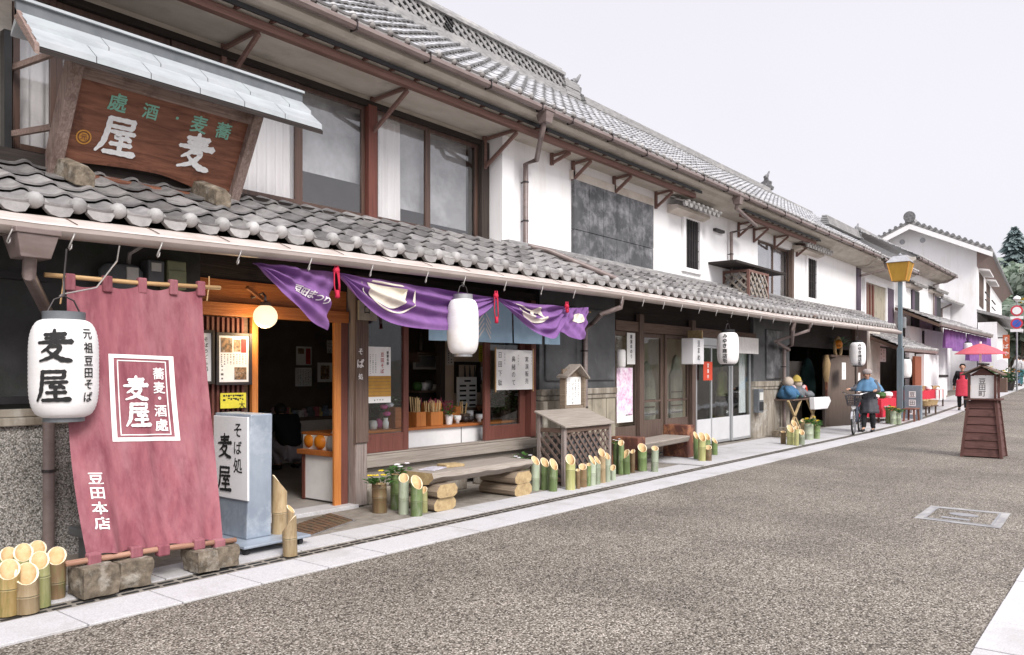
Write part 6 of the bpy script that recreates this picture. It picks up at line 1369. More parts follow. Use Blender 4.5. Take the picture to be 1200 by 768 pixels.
# a shirt on a stand behind the doors; tan boards for wooden figures and imitated reflections
M['lime'] = mat('olive_cloth', (.28, .30, .09), (.2, .22, .06), (8, 8, 8), .9)
p = W(846, 450, 7.9); t = thing('dress_form', 'dress form in an olive top behind the middle aluminium door', 'dress form', (p.x, 7.9, .03))
MB().lathe([(.2, .95), (.22, 1.05), (.17, 1.2), (.2, 1.4), (.17, 1.52), (.06, 1.58), (.05, 1.66)], (p.x, 7.9, .03), 16, sy=.6).build('torso', M['lime'], t, smooth=True); MB().lathe([(.26, .03), (.2, .5), (.2, .96)], (p.x, 7.9, .03), 16, sy=.7).build('skirt', M['black'], t, smooth=True); MB().lathe([(.2, 0), (.2, .03), (.03, .04), (.025, .2)], (p.x, 7.9, .03), 12).build('base', M['iron'], t)
for i, (px, hh, wd, lab) in enumerate(((759, 1.75, .34, 'tan carved board with a rounded head behind the second timber door'), (793, 1.9, .3, 'tan carved panel behind the third timber door'))):
    x = fx(px, 7.7); t = thing('reflection_board', lab, 'board', (x, 7.7, .03)); mb = MB(); pr = [(-wd, 0), (wd, 0), (wd, hh * .7), (wd * .8, hh * .8), (wd * .5, hh * .86), (wd * .4, hh * .96), (0, hh), (-wd * .4, hh * .95), (-wd * .55, hh * .85), (-wd * .9, hh * .78)]; mb.ext([(x + a_, 7.7, .031 + b_) for a_, b_ in pr], (0, .05, 0)); mb.build('panel', M['beige_board'], t, bevel=.01)
    mb = MB(); hslats(mb, x - wd * .8, x + wd * .8, 7.685, .3, hh * .65, .14, .02, .014); mb.build('carving', M['brown_x'], t)
# ================================================================== HOUSE D (two bays) and the white gable house E, with the climb of the street
M['purple_shade'] = mat('shaded_purple_post', (.075, .05, .08), (.11, .08, .11), (6, 6, 2), .6)  # purple of the shade is put into the post and shutter colour
M['shelf_red'] = wood('red_lattice', (.2, .06, .03), (.32, .11, .06), 'z', .7)
D = thing('shop_house', 'lower two-storey house behind the street lamp with purple-shadowed windows and a deep tiled porch', 'house', (31, 7.3, .2))
XD0, XD1, XD2 = XC1 + .12, 34.2, 42.0
mb = MB(); mb.box(XD0, XD1, 7.75, 8.2, 2.6, 5.3); mb.box(XD1, XD2, 7.6, 8.2, 2.6, 5.9); uwD = mb.build('upper_wall', M['white'], D)
mb = MB(); mb.box(XD0, XD0 + .5, 7.6, 7.75, 2.9, 5.1); mb.build('corner_post', M['purple_shade'], D)
a, b = fx(1013, 7.7), fx(1037, 7.7)
win = MB().box(a, b, 7.70, 7.75, 3.0, 4.75).build('upper_window', M['beige_board'], D)
mb = MB(); vslats(mb, a + .1, a + (b - a) * .5, 7.66, 3.0, 4.7, .42, .2, .04); mb.build('shutter', M['red_wood_z'], win)
mb = MB(); mb.box(a - .12, a, 7.64, 7.75, 2.9, 4.9); mb.box(b, b + .15, 7.64, 7.75, 2.9, 4.9); mb.box(a, b, 7.64, 7.75, 4.75, 4.9); mb.build('window_surround', M['white'], win)
MB().box(b + .2, fx(1047, 7.7), 7.68, 7.75, 2.9, 4.8).build('shutter', M['purple_shade'], D)
def small_window(px0, px1, y, z0, z1, root):
    o = MB().box(fx(px0, y), fx(px1, y), y - .02, y + .02, z0, z1).build('upper_window', M['black'], root)
    MB().box(fx(px0, y) - .02, fx(px0, y) + .35, y - .06, y - .022, z0, z1).build('shutter', M['purple_shade'], o)
small_window(1068, 1077, 7.58, 3.5, 5.0, D); small_window(1094, 1102, 7.58, 3.45, 5.1, D)
hood(D, fx(1064, 7.5), fx(1079, 7.5), 7.6, 5.15, .35); hood(D, fx(1090, 7.5), fx(1104, 7.5), 7.6, 5.25, .35)
rfd = upper_eave(D, XD0, XD1 - .3, 9.2, 6.75, 31, 7.75, 5.32); top_gutter(D, XD0 + .3, XD1 - .3, 6.8, 5.32); ridge(rfd, XD0, XD1, 9.2, 6.75, .2); ridge_ornament(rfd, XD1 - .3, 9.2, 6.75, .6)
rfd2 = upper_eave(D, XD1 - .3, XD2, 9.2, 7.35, 32, 7.6, 5.95); top_gutter(D, XD1 - .3, XD2, 6.8, 5.95); ridge(rfd2, XD1, XD2, 9.2, 7.35, .18)
xg = fx(1119, 6.85)
pipe(D, [(xg, 6.84, 5.93), (xg - .3, 7.1, 5.75), (xg - 1.2, 7.5, 5.55), (xg - 1.2, 7.52, 3.6)], .04)
xg = XD0 + .9
dp = pipe(D, [(xg, 6.84, 5.25), (xg, 6.84, 5.1), (xg - .3, 7.3, 4.95), (XD0 + .25, 7.55, 4.85)], .04); hopper(dp, xg, 6.85, 5.1, .2, .2)
# porch roofs: near one low, far one higher with the purple curtain
def porch(root, X0, X1, y0, z0, y1, z1, seed, rise=.0):
    m2, pw, nc = tile_roof(X0, X1, y0, z0, y1, z1, dz=lambda X: rise * (X - X0), seed=seed)
    r = m2.build('lower_roof', M['tile'], root, tint=True, auto=50); eave_caps(X0, X1, y0, z0, dz=lambda X: rise * (X - X0), seed=seed).build('eave_tiles', M['tile_cap'], r, tint=True, auto=40)
    mb = MB(); mb.ext([(X0, y0 + .05, z0 - .14), (X0, y0 + .05, z0 - .02), (X0, y1, z1 - .04), (X0, y1, z1 - .16)], (X1 - X0, 0, rise * (X1 - X0))); mb.build('roof_boards', M['brown_x'], r)
    mb = MB(); mb.ext([(X0, y0 - .03, z0 - .1), (X0, y0 + .05, z0 - .1), (X0, y0 + .05, z0 - .01), (X0, y0 - .03, z0 - .01)], (X1 - X0, 0, rise * (X1 - X0))); mb.build('gutter', M['gutter'], root); return r
porch(D, XD0 - .3, 33.4, 6.1, 2.36, 7.75, 3.1, 33)
porch(D, 33.5, 46.5, 6.0, 3.42, 7.6, 4.15, 34)
mb = MB(); mb.box(XD0, XD0 + .2, 7.3, 7.75, 0, 3.0); mb.build('pillar', M['white'], D); MB().box(fx(1083, 6.9), fx(1100, 6.9), 6.9, 7.3, .1, 2.3).build('pillar', M['white'], D)
mb = MB(); mb.box(XD0, XD2, 9.5, 9.6, 0, 3); mb.box(XD2 - .1, XD2, 7.6, 9.5, 0, 3.3); mb.build('shop_room', M['room_dark'], D)
mb = MB(); mb.box(34.3, XD2, 7.25, 7.4, .2, 3.4); w5 = mb.build('wall', M['white'], D)
mb = MB(); mb.box(34.3, XD2, 7.2, 7.25, 1.35, 1.45); mb.box(36.6, 36.8, 7.2, 7.25, .3, 3.3); mb.box(35.2, 36.4, 7.2, 7.25, .35, 2.6); mb.build('timber', M['dark_x'], w5)
mb = MB(); mb.box(XD1 - .1, XD1 + 1.2, 7.0, 7.1, .25, 2.2); mb.build('lattice_door', M['shelf_red'], D)
PC = thing('shop_curtain', 'plain purple curtain hung under the higher porch roof beyond the red table', 'curtain', (40, 6.2, 2.4))
for i, (a, b, zb5) in enumerate(((1107, 1116, 408), (1117, 1132, 412), (1133, 1147, 423), (1148, 1160, 424))):
    X0, X1 = fx(a, 6.3), fx(b, 6.3); zz = fz((a + b) / 2, zb5, 6.3); pleats(X0, X1, 6.3, zz, 3.33, .12, .8, i).build('panel', M['purple'], PC, smooth=True)
c = W(1134, 408, 6.05); s = (CA * c.x + SA * c.y) / FP; lantern('paper_lantern', 'far blank white lantern before the plain purple curtain', c, 4.8 * s, 12 * s, group='white paper lanterns under the eaves', ribs=12)
c = W(1061.5, 432, 6.15); s = (CA * c.x + SA * c.y) / FP; lantern('paper_lantern', 'blank white lantern just right of the street lamp post', c, 6.3 * s, 22 * s, group='white paper lanterns under the eaves', ribs=14)
# house E: white gable facing down the street
M['soffit'] = wood('weathered_soffit', (.22, .16, .145), (.32, .25, .23), 'x', .8)
E0 = V((48.0, 6.9, .6)); an = R(4.4); ex, ey = V((math.cos(an), math.sin(an), 0)), V((-math.sin(an), math.cos(an), 0))
def e(x, y, z): return E0 + ex * x + ey * y + V((0, 0, z - .6))
E = thing('gable_house', 'tall white house with its plain plaster gable facing down the street, beyond the purple curtain', 'house', E0)
LE = 26; zw, zp = 8.05, 9.62
mb = MB(); mb.ext([e(0, 0, .3), e(0, 6.2, .3), e(0, 6.2, zw), e(0, 3.1, zp - .15), e(0, 0, zw)], ex * LE); mb.build('wall', M['white'], E)
for s in (0, 1):
    y0, y1 = (-.75, 3.1) if s == 0 else (6.95, 3.1); z0 = zw - .28
    mb = MB(); a, b = e(-.7, y0, z0), e(-.7, y1, zp); th = V((0, 0, .16)); mb.ext([a, b, b + th, a + th], ex * (LE + 1)); sl = mb.build('roof', M['noshi'], E)
    mb = MB(); mb.ext([a - V((0, 0, .02)) - ex * .02, b - V((0, 0, .02)) - ex * .02, b - V((0, 0, .30)) - ex * .02, a - V((0, 0, .26)) - ex * .02], ex * .1); mb.build('barge_board', M['paint_white'], sl)
    mb = MB()
    for i in range(14):
        p = a.lerp(b, (i + .5) / 14); mb.tube([p + V((0, 0, .17)) - ex * .06, p + V((0, 0, .17)) + ex * 1.2], .09, 7)
    mb.build('verge_tiles', M['oni'], sl)
mb = MB(); mb.ext([e(-.7, 2.9, zp + .1), e(-.7, 3.3, zp + .1), e(-.7, 3.25, zp + .42), e(-.7, 2.95, zp + .42)], ex * (LE + 1)); mb.build('ridge', M['noshi'], E)
mb = MB(); mb.lathe([(.001, -.06), (.3, -.05), (.3, .05), (.001, .06)], (0, 0, 0), 14); o = mb.build('ridge_ornament', M['oni'], None); o.data.transform(Matrix.Rotation(R(90), 4, 'Y')); o.location = e(-.75, 3.1, zp + .35) - E0; o.parent = E
for y in (3.55, 2.55): MB().tube([e(-.03, y, 8.75), e(.05, y, 8.75)], .14, 10).build('vent', M['steel'], E)
mb = MB(); mb.ext([e(.0, -.78, zw - .34), e(.0, -.66, zw - .34), e(.0, -.66, zw - .2), e(.0, -.78, zw - .2)], ex * LE); mb.build('gutter', M['oni'], E)
mb = MB(); mb.ext([e(.0, -.7, zw - .28), e(.0, 0, zw - .02), e(0, 0, zw - .9)], ex * LE); mb.build('eave_soffit', M['soffit'], E)
for x in (1.6, 7.5):
    o = MB(); o.ext([e(x, -.03, 5.2), e(x + 3.2, -.03, 5.2), e(x + 3.2, -.03, 7.0), e(x, -.03, 7.0)], ey * .05); o = o.build('upper_window', M['brown_z'], E)
    mb = MB(); mb.ext([e(x - .3, -.5, 7.1), e(x - .3, 0, 7.2), e(x - .3, 0, 7.1), e(x - .3, -.5, 7.02)], ex * 3.9); mb.build('window_hood', M['paint_white'], o)
    mb = MB(); mb.bar(e(x - .2, -.3, 5.9), e(x + 3.4, -.3, 5.9), .06); mb.bar(e(x - .2, -.3, 5.5), e(x + 3.4, -.3, 5.5), .05); mb.build('rail', M['iron'], o)
mb = MB(); mb.ext([e(0, -1.7, 4.35), e(0, 0, 4.9), e(0, 0, 4.75), e(0, -1.7, 4.2)], ex * 15); mb.build('lower_roof', M['noshi'], E)
mb = MB(); mb.ext([e(.1, -.9, .5), e(.1, -.04, .5), e(.1, -.04, 4.2), e(.1, -.9, 4.2)], ex * 13); mb.build('shop_front', M['white'], E)
# low outbuilding with its own tiled roof below the gable, with an air-conditioner
p0, p1 = W(1077, 360, 7.9), W(1143, 360, 7.9)
LW = thing('outbuilding', 'low white outbuilding with a small tiled roof tucked below the white gable', 'house', (44, 8.3, .5))
MB().box(XD2 + .02, 47.8, 8.1, 10, .4, 5.15).build('wall', M['white'], LW)
m2, pw, nc = tile_roof(XD2 + .02, 47.9, 7.5, 5.1, 8.4, 5.62, seed=41); m2.build('roof', M['tile'], LW, tint=True); eave_caps(XD2, 47.9, 7.5, 5.1).build('eave_tiles', M['tile_cap'], LW, tint=True)
pipe(LW, [(45.2, 7.6, 5.0), (45.2, 8.05, 4.8), (45.2, 8.05, 3.4)], .05)
p = W(1138, 340, 8.6); t = thing('air_conditioner', 'white outdoor air-conditioner with a round fan grille above the small tiled roof', 'air conditioner', (46.8, 8.9, 5.62))
MB().box(46.4, 46.9, 8.3, 9.6, 5.75, 6.75).build('case', M['paint_white'], t, bevel=.03); mb = MB(); mb.tube([(46.38, 8.75, 6.3), (46.36, 8.75, 6.3)], .36, 18); mb.build('fan_grille', M['steel'], t)
for y in (8.5, 9.3): MB().box(46.45, 46.85, y, y + .1, 5.45, 5.75).build('foot', M['iron'], t)

# ================================================================== PEOPLE
M['skin'] = mat('skin', (.50, .29, .205), (.46, .26, .18), (20, 20, 20), .55)
M['hair_black'] = mat('dark_hair', (.018, .014, .012), (.03, .024, .02), (60, 60, 8), .55); M['hair_grey'] = mat('grey_hair', (.22, .20, .19), (.34, .32, .31), (60, 60, 8), .6)
def skin_mesh(pts, edges, rad, sub=1):
    me = bpy.data.meshes.new('skin'); me.from_pydata([tuple(p) for p in pts], edges, [])
    o = bpy.data.objects.new('skin', me); C.objects.link(o)
    m = o.modifiers.new('s', 'SKIN'); m.use_smooth_shade = True
    if not me.skin_vertices: bpy.context.view_layer.objects.active = o; bpy.ops.mesh.customdata_skin_add()
    for i, r_ in enumerate(rad):
        k = r_ if isinstance(r_, tuple) else (r_, r_); me.skin_vertices[0].data[i].radius = k; me.skin_vertices[0].data[i].use_root = (i == 0)
    o.modifiers.new('u', 'SUBSURF').levels = sub
    dg = bpy.context.evaluated_depsgraph_get(); ev = o.evaluated_get(dg).to_mesh()
    vs = [tuple(v.co) for v in ev.vertices]; fs = [tuple(p.vertices) for p in ev.polygons]
    o.evaluated_get(dg).to_mesh_clear(); bpy.data.objects.remove(o); bpy.data.meshes.remove(me)
    return vs, fs
def folds(mb, c, k, amp):                                  # hanging folds round an upright axis
    for i, p_ in enumerate(mb.v):
        d = V(p_) - V((c.x, c.y, p_[2])); a = math.atan2(d.y, d.x); s_ = 1 + amp * (math.sin(k * a + 4 * p_[2]) + .6 * math.sin((2 * k + 1) * a - 9 * p_[2])); mb.v[i] = (c.x + d.x * s_, c.y + d.y * s_, p_[2])
def crease(vs, amp=.012):
    from mathutils import noise
    return [tuple(V(v) + noise.noise_vector(V((v[0] * 11, v[1] * 11, v[2] * 17))) * amp) for v in vs]
def person(label, loc, fwd, J, top, legs, shoes, hair, top_r=1.0, extra=None, group=None, hat=None, sleeves=True):
    """J: joints in (right, forward, up) metres; clothes are slightly wider skins over the same joints"""
    loc = V(loc); f = V((fwd[0], fwd[1], 0)).normalized(); r = f.cross(V((0, 0, 1)))
    P = lambda q: loc + r * q[0] + f * q[1] + V((0, 0, q[2]))
    t = thing('person', label, 'person', loc, group)
    keys = ['pel', 'waist', 'chest', 'neck', 'chin', 'head', 'crown', 'shL', 'elL', 'wrL', 'haL', 'shR', 'elR', 'wrR', 'haR', 'hiL', 'knL', 'anL', 'toL', 'hiR', 'knR', 'anR', 'toR']
    rad = [.115, .105, .12, .05, .062, .085, .06, .055, .042, .03, .034, .055, .042, .03, .034, .085, .056, .038, .03, .085, .056, .038, .03]
    E_ = [(0, 1), (1, 2), (2, 3), (3, 4), (4, 5), (5, 6), (2, 7), (7, 8), (8, 9), (9, 10), (2, 11), (11, 12), (12, 13), (13, 14), (0, 15), (15, 16), (16, 17), (17, 18), (0, 19), (19, 20), (20, 21), (21, 22)]
    J = dict(J)
    n, h = V(J['neck']), V(J['head']); J.setdefault('chin', tuple(n.lerp(h, .55) + V((0, .03, .0)))); J.setdefault('crown', tuple(h + (h - n).normalized() * .07))
    J.setdefault('waist', tuple(V(J['pel']).lerp(V(J['chest']), .5)))
    for s in 'LR': J.setdefault('ha' + s, tuple(V(J['wr' + s]) + (V(J['wr' + s]) - V(J['el' + s])).normalized() * .07))
    vs, fs = skin_mesh([P(J[k]) for k in keys], E_, rad); mb = MB(); mb.add(vs, fs)
    for s in 'LR':                                          # fingers rooted in the palms
        w0, w1 = V(J['wr' + s]), V(J['ha' + s]); d = (w1 - w0).normalized(); sd = d.cross(V((0, 0, 1))).normalized() if abs(d.z) < .9 else V((1, 0, 0)); dn = V((0, 0, -1)) if abs(d.z) < .9 else V((0, 1, 0))
        for k, L in enumerate((.055, .066, .062, .048)):
            b0 = w1 + sd * (.017 * (k - 1.5)) - d * .015; mb.tube([P(b0), P(b0 + d * (.02 + L * .45)), P(b0 + d * (.025 + L * .75) + dn * .022), P(b0 + d * (.02 + L * .7) + dn * .045)], [.0088, .0085, .008, .006], 6)
        b0 = w0 + d * .025; q = sd * (-1 if s == 'R' else 1); mb.tube([P(b0), P(b0 + q * .035 + d * .02), P(b0 + q * .045 + d * .05 + dn * .015)], [.011, .01, .007], 6)
    hd = V(J['head']); hf = (V(J['chin']) - hd); ff = V((0, 1, 0)) + V((0, 0, -.25 if J.get('bow') else 0)); ff.normalize()
    mb.lathe([(.001, -.02), (.014, -.012), (.01, .015), (.001, .02)], P(hd + ff * .088 + V((0, 0, -.015))), 6)       # nose
    for s in (-1, 1): mb.ball(P(hd + V((s * .086, -.0, -.01))), .025, 6, sc_=(.6, .8, 1.2))                         # ears
    mb.build('body', M['skin'], t, smooth=True)
    mb = MB()
    for s in (-1, 1): mb.ball(P(hd + ff * .078 + V((s * .032, 0, .012))), .010, 6)
    mb.bar(P(hd + ff * .080 + V((-.02, 0, -.048))), P(hd + ff * .080 + V((.02, 0, -.048))), .007, .006); mb.build('eyes_and_mouth', M['hair_black'], t)
    back = hd - ff * .018 + V((0, 0, .022)); mb = MB(); mb.ball(P(back), .102, 14, sc_=(1, 1, 1.02)); k0 = len(mb.v)
    hb = mb.build('hair', M[hair], t, smooth=True)
    bm = bmesh.new(); bm.from_mesh(hb.data); fw = r * 0 + f * ff.y + V((0, 0, ff.z)); off = wloc(t)      # hairline: open the face
    kill = [v for v in bm.verts if ((v.co + off) - P(hd)).dot(fw) > .035 and ((v.co + off) - P(hd)).z < .062]
    bmesh.ops.delete(bm, geom=kill, context='VERTS'); bm.to_mesh(hb.data); bm.free()
    if top:
        ks = ['pel', 'waist', 'chest', 'shL', 'elL', 'wrL', 'shR', 'elR', 'wrR']; pts = [P(J[k]) for k in ks]; pts.append(P(V(J['chest']).lerp(V(J['neck']), .8)))
        for a_ in (5, 8): pts[a_] = pts[a_ - 1].lerp(pts[a_], .93)
        vs, fs = skin_mesh(pts, [(0, 1), (1, 2), (2, 3), (3, 4), (4, 5), (2, 6), (6, 7), (7, 8), (2, 9)], [k * top_r for k in (.155, .145, .155, .082, .066, .052, .082, .066, .052, .062)], 2); mb = MB(); mb.add(crease(vs, .016), fs); mb.build('jacket', top, t, smooth=True)
    if legs:
        ks = ['pel', 'hiL', 'knL', 'anL', 'hiR', 'knR', 'anR']; vs, fs = skin_mesh([P(J[k]) for k in ks], [(0, 1), (1, 2), (2, 3), (0, 4), (4, 5), (5, 6)], [.13, .11, .08, .062, .11, .08, .062], 2); mb = MB(); mb.add(crease(vs, .014), fs); mb.build('trousers', legs, t, smooth=True)
    for s in 'LR':
        a_, b_ = V(J['an' + s]), V(J['to' + s]); mb = MB(); d = b_ - a_
        vs, fs = skin_mesh([P(a_ + V((0, -.03, -.035))), P(a_.lerp(b_, .5) + V((0, 0, -.01))), P(b_ + d.normalized() * .03)], [(0, 1), (1, 2)], [(.045, .05), (.05, .042), (.042, .03)]); mb.add(vs, fs); mb.build('shoe', shoes, t, smooth=True)
    return t, P
cl = lambda n_, a, b=None, **k: mat(n_, a, b, (9, 9, 9), .9, .1, **k)
M['navy_cloth'] = cl('blue_wrap', (.11, .23, .37), (.085, .18, .30)); M['quilt'] = mat('quilted_grey', (.075, .075, .085), (.05, .05, .058), (3, 3, 26), .6, .4); M['black_cloth'] = cl('black_cloth', (.014, .014, .016)); M['red_apron'] = cl('red_apron', (.58, .055, .09), (.48, .04, .07)); M['denim'] = cl('denim', (.09, .15, .26), (.13, .2, .32)); M['pale_top'] = cl('pale_grey_top', (.52, .51, .52)); M['lavender'] = cl('lavender_cloth', (.42, .38, .44)); M['shoe'] = mat('black_shoe', (.015, .014, .014), rough=.5); M['beret'] = cl('grey_brown_hat', (.27, .23, .22), (.33, .29, .28)); M['teal'] = cl('teal_cloth', (.06, .2, .22))
pp = (22.05, 5.62, .0)
cy, P = person('person in a blue wrap, grey quilted coat and knit hat, pushing a bicycle', pp, (-1, .03), dict(pel=(0, -.02, .86), chest=(0, .07, 1.18), neck=(0, .13, 1.37), head=(.0, .19, 1.50), shL=(-.17, .09, 1.31), elL=(-.29, .2, 1.09), wrL=(-.30, .50, 1.10), shR=(.17, .09, 1.31), elR=(.31, .25, 1.12), wrR=(.33, .56, 1.13),
     hiL=(-.09, -.02, .82), knL=(-.10, .08, .46), anL=(-.10, -.02, .09), toL=(-.10, .13, .045), hiR=(.09, -.02, .82), knR=(.09, .12, .47), anR=(.09, .16, .10), toR=(.09, .31, .05)), M['quilt'], M['black_cloth'], M['shoe'], 'hair_grey')
mb = MB(); q = P((0, -.02, 0)); n = 48
for k in range(1): mb.lathe([(.24, .50), (.245, .56), (.225, .62), (.23, .68), (.20, .74), (.205, .80), (.175, .88), (.165, .98), (.17, 1.08), (.17, 1.2)], q + V((-.03, 0, 0)), n, sx=.85, sy=1.0)
folds(mb, q, 9, .035); mb.build('coat', M['quilt'], cy, smooth=True)
mb = MB(); q = P((0, .09, 0)); mb.lathe([(.36, 1.07), (.345, 1.1), (.30, 1.2), (.23, 1.3), (.12, 1.40), (.075, 1.43)], q, 44, sx=.7, sy=1.05); folds(mb, q, 7, .05); mb.build('wrap', M['navy_cloth'], cy, smooth=True)
mb = MB(); q = P((0, .165, 1.545)); mb.lathe([(.110, -.03), (.118, .0), (.118, .04), (.09, .085), (.04, .105), (.001, .108)], q, 16); mb.build('hat', M['beret'], cy, smooth=True)
aw, P = person('person in a bright red apron, black cardigan and black trousers walking by the red parasol', G(1128, 482) + V((0, 0, .012)), (-1, -.12), dict(pel=(0, 0, .88), chest=(0, .02, 1.22), neck=(0, .02, 1.42), head=(0, .03, 1.56), shL=(-.17, .02, 1.36), elL=(-.24, .0, 1.10), wrL=(-.23, .12, .88), shR=(.17, .02, 1.36), elR=(.25, -.03, 1.1), wrR=(.26, .06, .86),
     hiL=(-.09, 0, .84), knL=(-.10, .06, .47), anL=(-.11, .10, .09), toL=(-.11, .24, .04), hiR=(.09, 0, .84), knR=(.10, .0, .47), anR=(.10, -.12, .10), toR=(.11, .02, .05)), M['black_cloth'], M['black_cloth'], M['shoe'], 'hair_black')
mb = MB()
def apr(u, v):                                             # apron wraps the front of the body
    a = (u - .5) * 2; w_ = .11 if v > .72 else (.19 + .05 * (.72 - v)); zc2 = .52 + .84 * v; th = a * (1.0 if v <= .72 else .62)
    return P((w_ * math.sin(th * 1.15) * 1.05, .03 + (.155 + .02 * (1 - v)) * math.cos(th * .9), zc2))
mb.grid(apr, 16, 22); mb.build('apron', M['red_apron'], aw, smooth=True, solid=.012)
g_ = G(1194, 452)
person('person in a pale grey top and blue jeans seen from behind at the far shop', g_, (.6, .9), dict(pel=(0, 0, .9), chest=(0, .03, 1.25), neck=(0, .04, 1.45), head=(0, .06, 1.6), shL=(-.18, .03, 1.4), elL=(-.25, .06, 1.13), wrL=(-.2, .25, 1.0), shR=(.18, .03, 1.4), elR=(.26, .05, 1.13), wrR=(.2, .26, 1.02),
     hiL=(-.09, 0, .86), knL=(-.1, .03, .48), anL=(-.1, 0, .09), toL=(-.1, .15, .04), hiR=(.09, 0, .86), knR=(.1, .06, .48), anR=(.12, .06, .09), toR=(.13, .2, .04)), M['pale_top'], M['denim'], M['shoe'], 'hair_black', 1.1)
g_ = G(1200, 453)
person('person in teal trousers at the far right edge of the street', g_, (.9, .4), dict(pel=(0, 0, .88), chest=(0, .03, 1.22), neck=(0, .04, 1.42), head=(0, .06, 1.56), shL=(-.17, .03, 1.36), elL=(-.22, .0, 1.1), wrL=(-.2, .1, .9), shR=(.17, .03, 1.36), elR=(.23, .0, 1.1), wrR=(.2, .1, .9),
     hiL=(-.09, 0, .84), knL=(-.1, .05, .46), anL=(-.1, .08, .09), toL=(-.1, .22, .04), hiR=(.09, 0, .84), knR=(.1, .0, .46), anR=(.1, -.1, .09), toR=(.1, .04, .04)), M['pale_top'], M['teal'], M['shoe'], 'hair_black')
cr, P = person('person crouching in a dark jacket with their back turned inside the entrance', (fx(344, 10.3), 10.3, .04), (.05, 1), dict(pel=(0, 0, .30), chest=(-.02, .22, .66), neck=(.02, .34, .82), head=(.04, .44, .90), shL=(-.19, .24, .78), elL=(-.24, .40, .52), wrL=(-.1, .55, .42), shR=(.17, .24, .78), elR=(.24, .42, .54), wrR=(.1, .58, .45),
     hiL=(-.11, .02, .28), knL=(-.17, .42, .46), anL=(-.15, .14, .09), toL=(-.17, .30, .04), hiR=(.11, .02, .28), knR=(.17, .40, .44), anR=(.15, .12, .09), toR=(.17, .28, .04), bow=1), M['black_cloth'], M['lavender'], M['shoe'], 'hair_black', 1.22)

# ================================================================== BICYCLE
M['rubber'] = mat('black_rubber', (.02, .02, .02), rough=.7); M['chrome'] = mat('chrome', (.55, .55, .56), rough=.25, metal=.9); M['bike_paint'] = mat('dark_blue_paint', (.03, .04, .07), rough=.3, coat=.5); M['basket_wire'] = mat('dark_basket', (.04, .035, .04), rough=.6)
BK = thing('bicycle', 'dark upright bicycle with a front basket and round lamp, pushed by the person in blue', 'bicycle', (21.4, 5.76, .012))
f0, r0 = V((20.85, 5.68, .33)), V((21.93, 5.82, .33)); dd = (r0 - f0).normalized(); sdv = dd.cross(V((0, 0, 1)))
def bk(a, s, z): return f0 + dd * a + sdv * s + V((0, 0, z - .33))
def wheel(c, name):
    n = 26; w_ = MB(); w_.tube([c + dd * .305 * math.cos(6.2832 * k / n) + V((0, 0, .305 * math.sin(6.2832 * k / n))) for k in range(n + 1)], .022, 8); o = w_.build(name, M['rubber'], BK, smooth=True)
    w_ = MB(); w_.tube([c + dd * .278 * math.cos(6.2832 * k / n) + V((0, 0, .278 * math.sin(6.2832 * k / n))) for k in range(n + 1)], .011, 6); w_.build('rim', M['chrome'], o)
    w_ = MB(); w_.tube([c - sdv * .04, c + sdv * .04], .02, 8)
    for k in range(16): w_.tube([c + sdv * (.02 if k % 2 else -.02), c + dd * .275 * math.cos(.3927 * k) + V((0, 0, .275 * math.sin(.3927 * k)))], .0022, 4)
    w_.build('spokes', M['chrome'], o)
wheel(f0, 'wheel'); wheel(r0, 'wheel')
mb = MB()
for a, b, r_ in ((bk(.16, 0, .86), bk(.58, 0, .30), .02), (bk(.19, 0, .74), bk(.56, 0, .36), .016), (bk(.58, 0, .30), bk(.74, 0, .80), .017), (bk(.12, 0, .96), bk(.17, 0, .70), .02)): mb.tube([a, b], r_, 8)
for s in (-.05, .05):
    mb.tube([bk(.58, s * .4, .30), bk(1.09, s, .33)], .011, 6); mb.tube([bk(.70, s * .4, .66), bk(1.09, s, .33)], .010, 6); mb.tube([bk(.17, s * .6, .70), bk(.10, s, .62), bk(0, s, .33)], .012, 6)
mb.build('frame', M['bike_paint'], BK)
mb = MB(); mb.tube([bk(.12, 0, .92), bk(.12, 0, 1.0)], .014, 8); mb.tube([bk(.42, -.30, 1.05), bk(.24, -.27, 1.05), bk(.10, -.12, 1.0), bk(.10, .12, 1.0), bk(.24, .27, 1.05), bk(.42, .30, 1.05)], .012, 8); mb.build('handlebar', M['chrome'], BK, smooth=True)
for s in (-1, 1): MB().tube([bk(.30, s * .283, 1.05), bk(.43, s * .302, 1.05)], .019, 8).build('grip', M['rubber'], BK)
mb = MB(); c = [bk(-.22, -.17, .98), bk(-.22, .17, .98), bk(.08, .17, .98), bk(.08, -.17, .98)]; d_ = [bk(-.16, -.12, .74), bk(-.16, .12, .74), bk(.07, .12, .74), bk(.07, -.12, .74)]
for k in range(4):
    a, b, p_, q_ = c[k], c[(k + 1) % 4], d_[k], d_[(k + 1) % 4]; mb.tube([a, b], .010, 5); mb.tube([p_, q_], .008, 5)
    for i in range(8): mb.tube([a.lerp(b, i / 8), p_.lerp(q_, i / 8)], .006, 4)
    for i in (1, 2, 3): mb.tube([a.lerp(p_, i / 4), b.lerp(q_, i / 4)], .006, 4)
mb.add(d_, [(0, 1, 2, 3)]); mb.build('basket', M['basket_wire'], BK)
mb = MB(); mb.lathe([(.001, .0), (.10, 0), (.13, .03), (.10, .06), (.04, .075), (.001, .075)], bk(.80, 0, .83), 12, sx=1.1, sy=.8); mb.build('saddle', M['rubber'], BK, smooth=True); MB().tube([bk(.74, 0, .78), bk(.77, 0, .86)], .013, 8).build('seat_post', M['chrome'], BK)
mb = MB(); mb.tube([bk(-.13, .02, .70), bk(-.03, .02, .70)], [.055, .04], 12); mb.build('headlight', M['paint_white'], BK)
mb = MB()
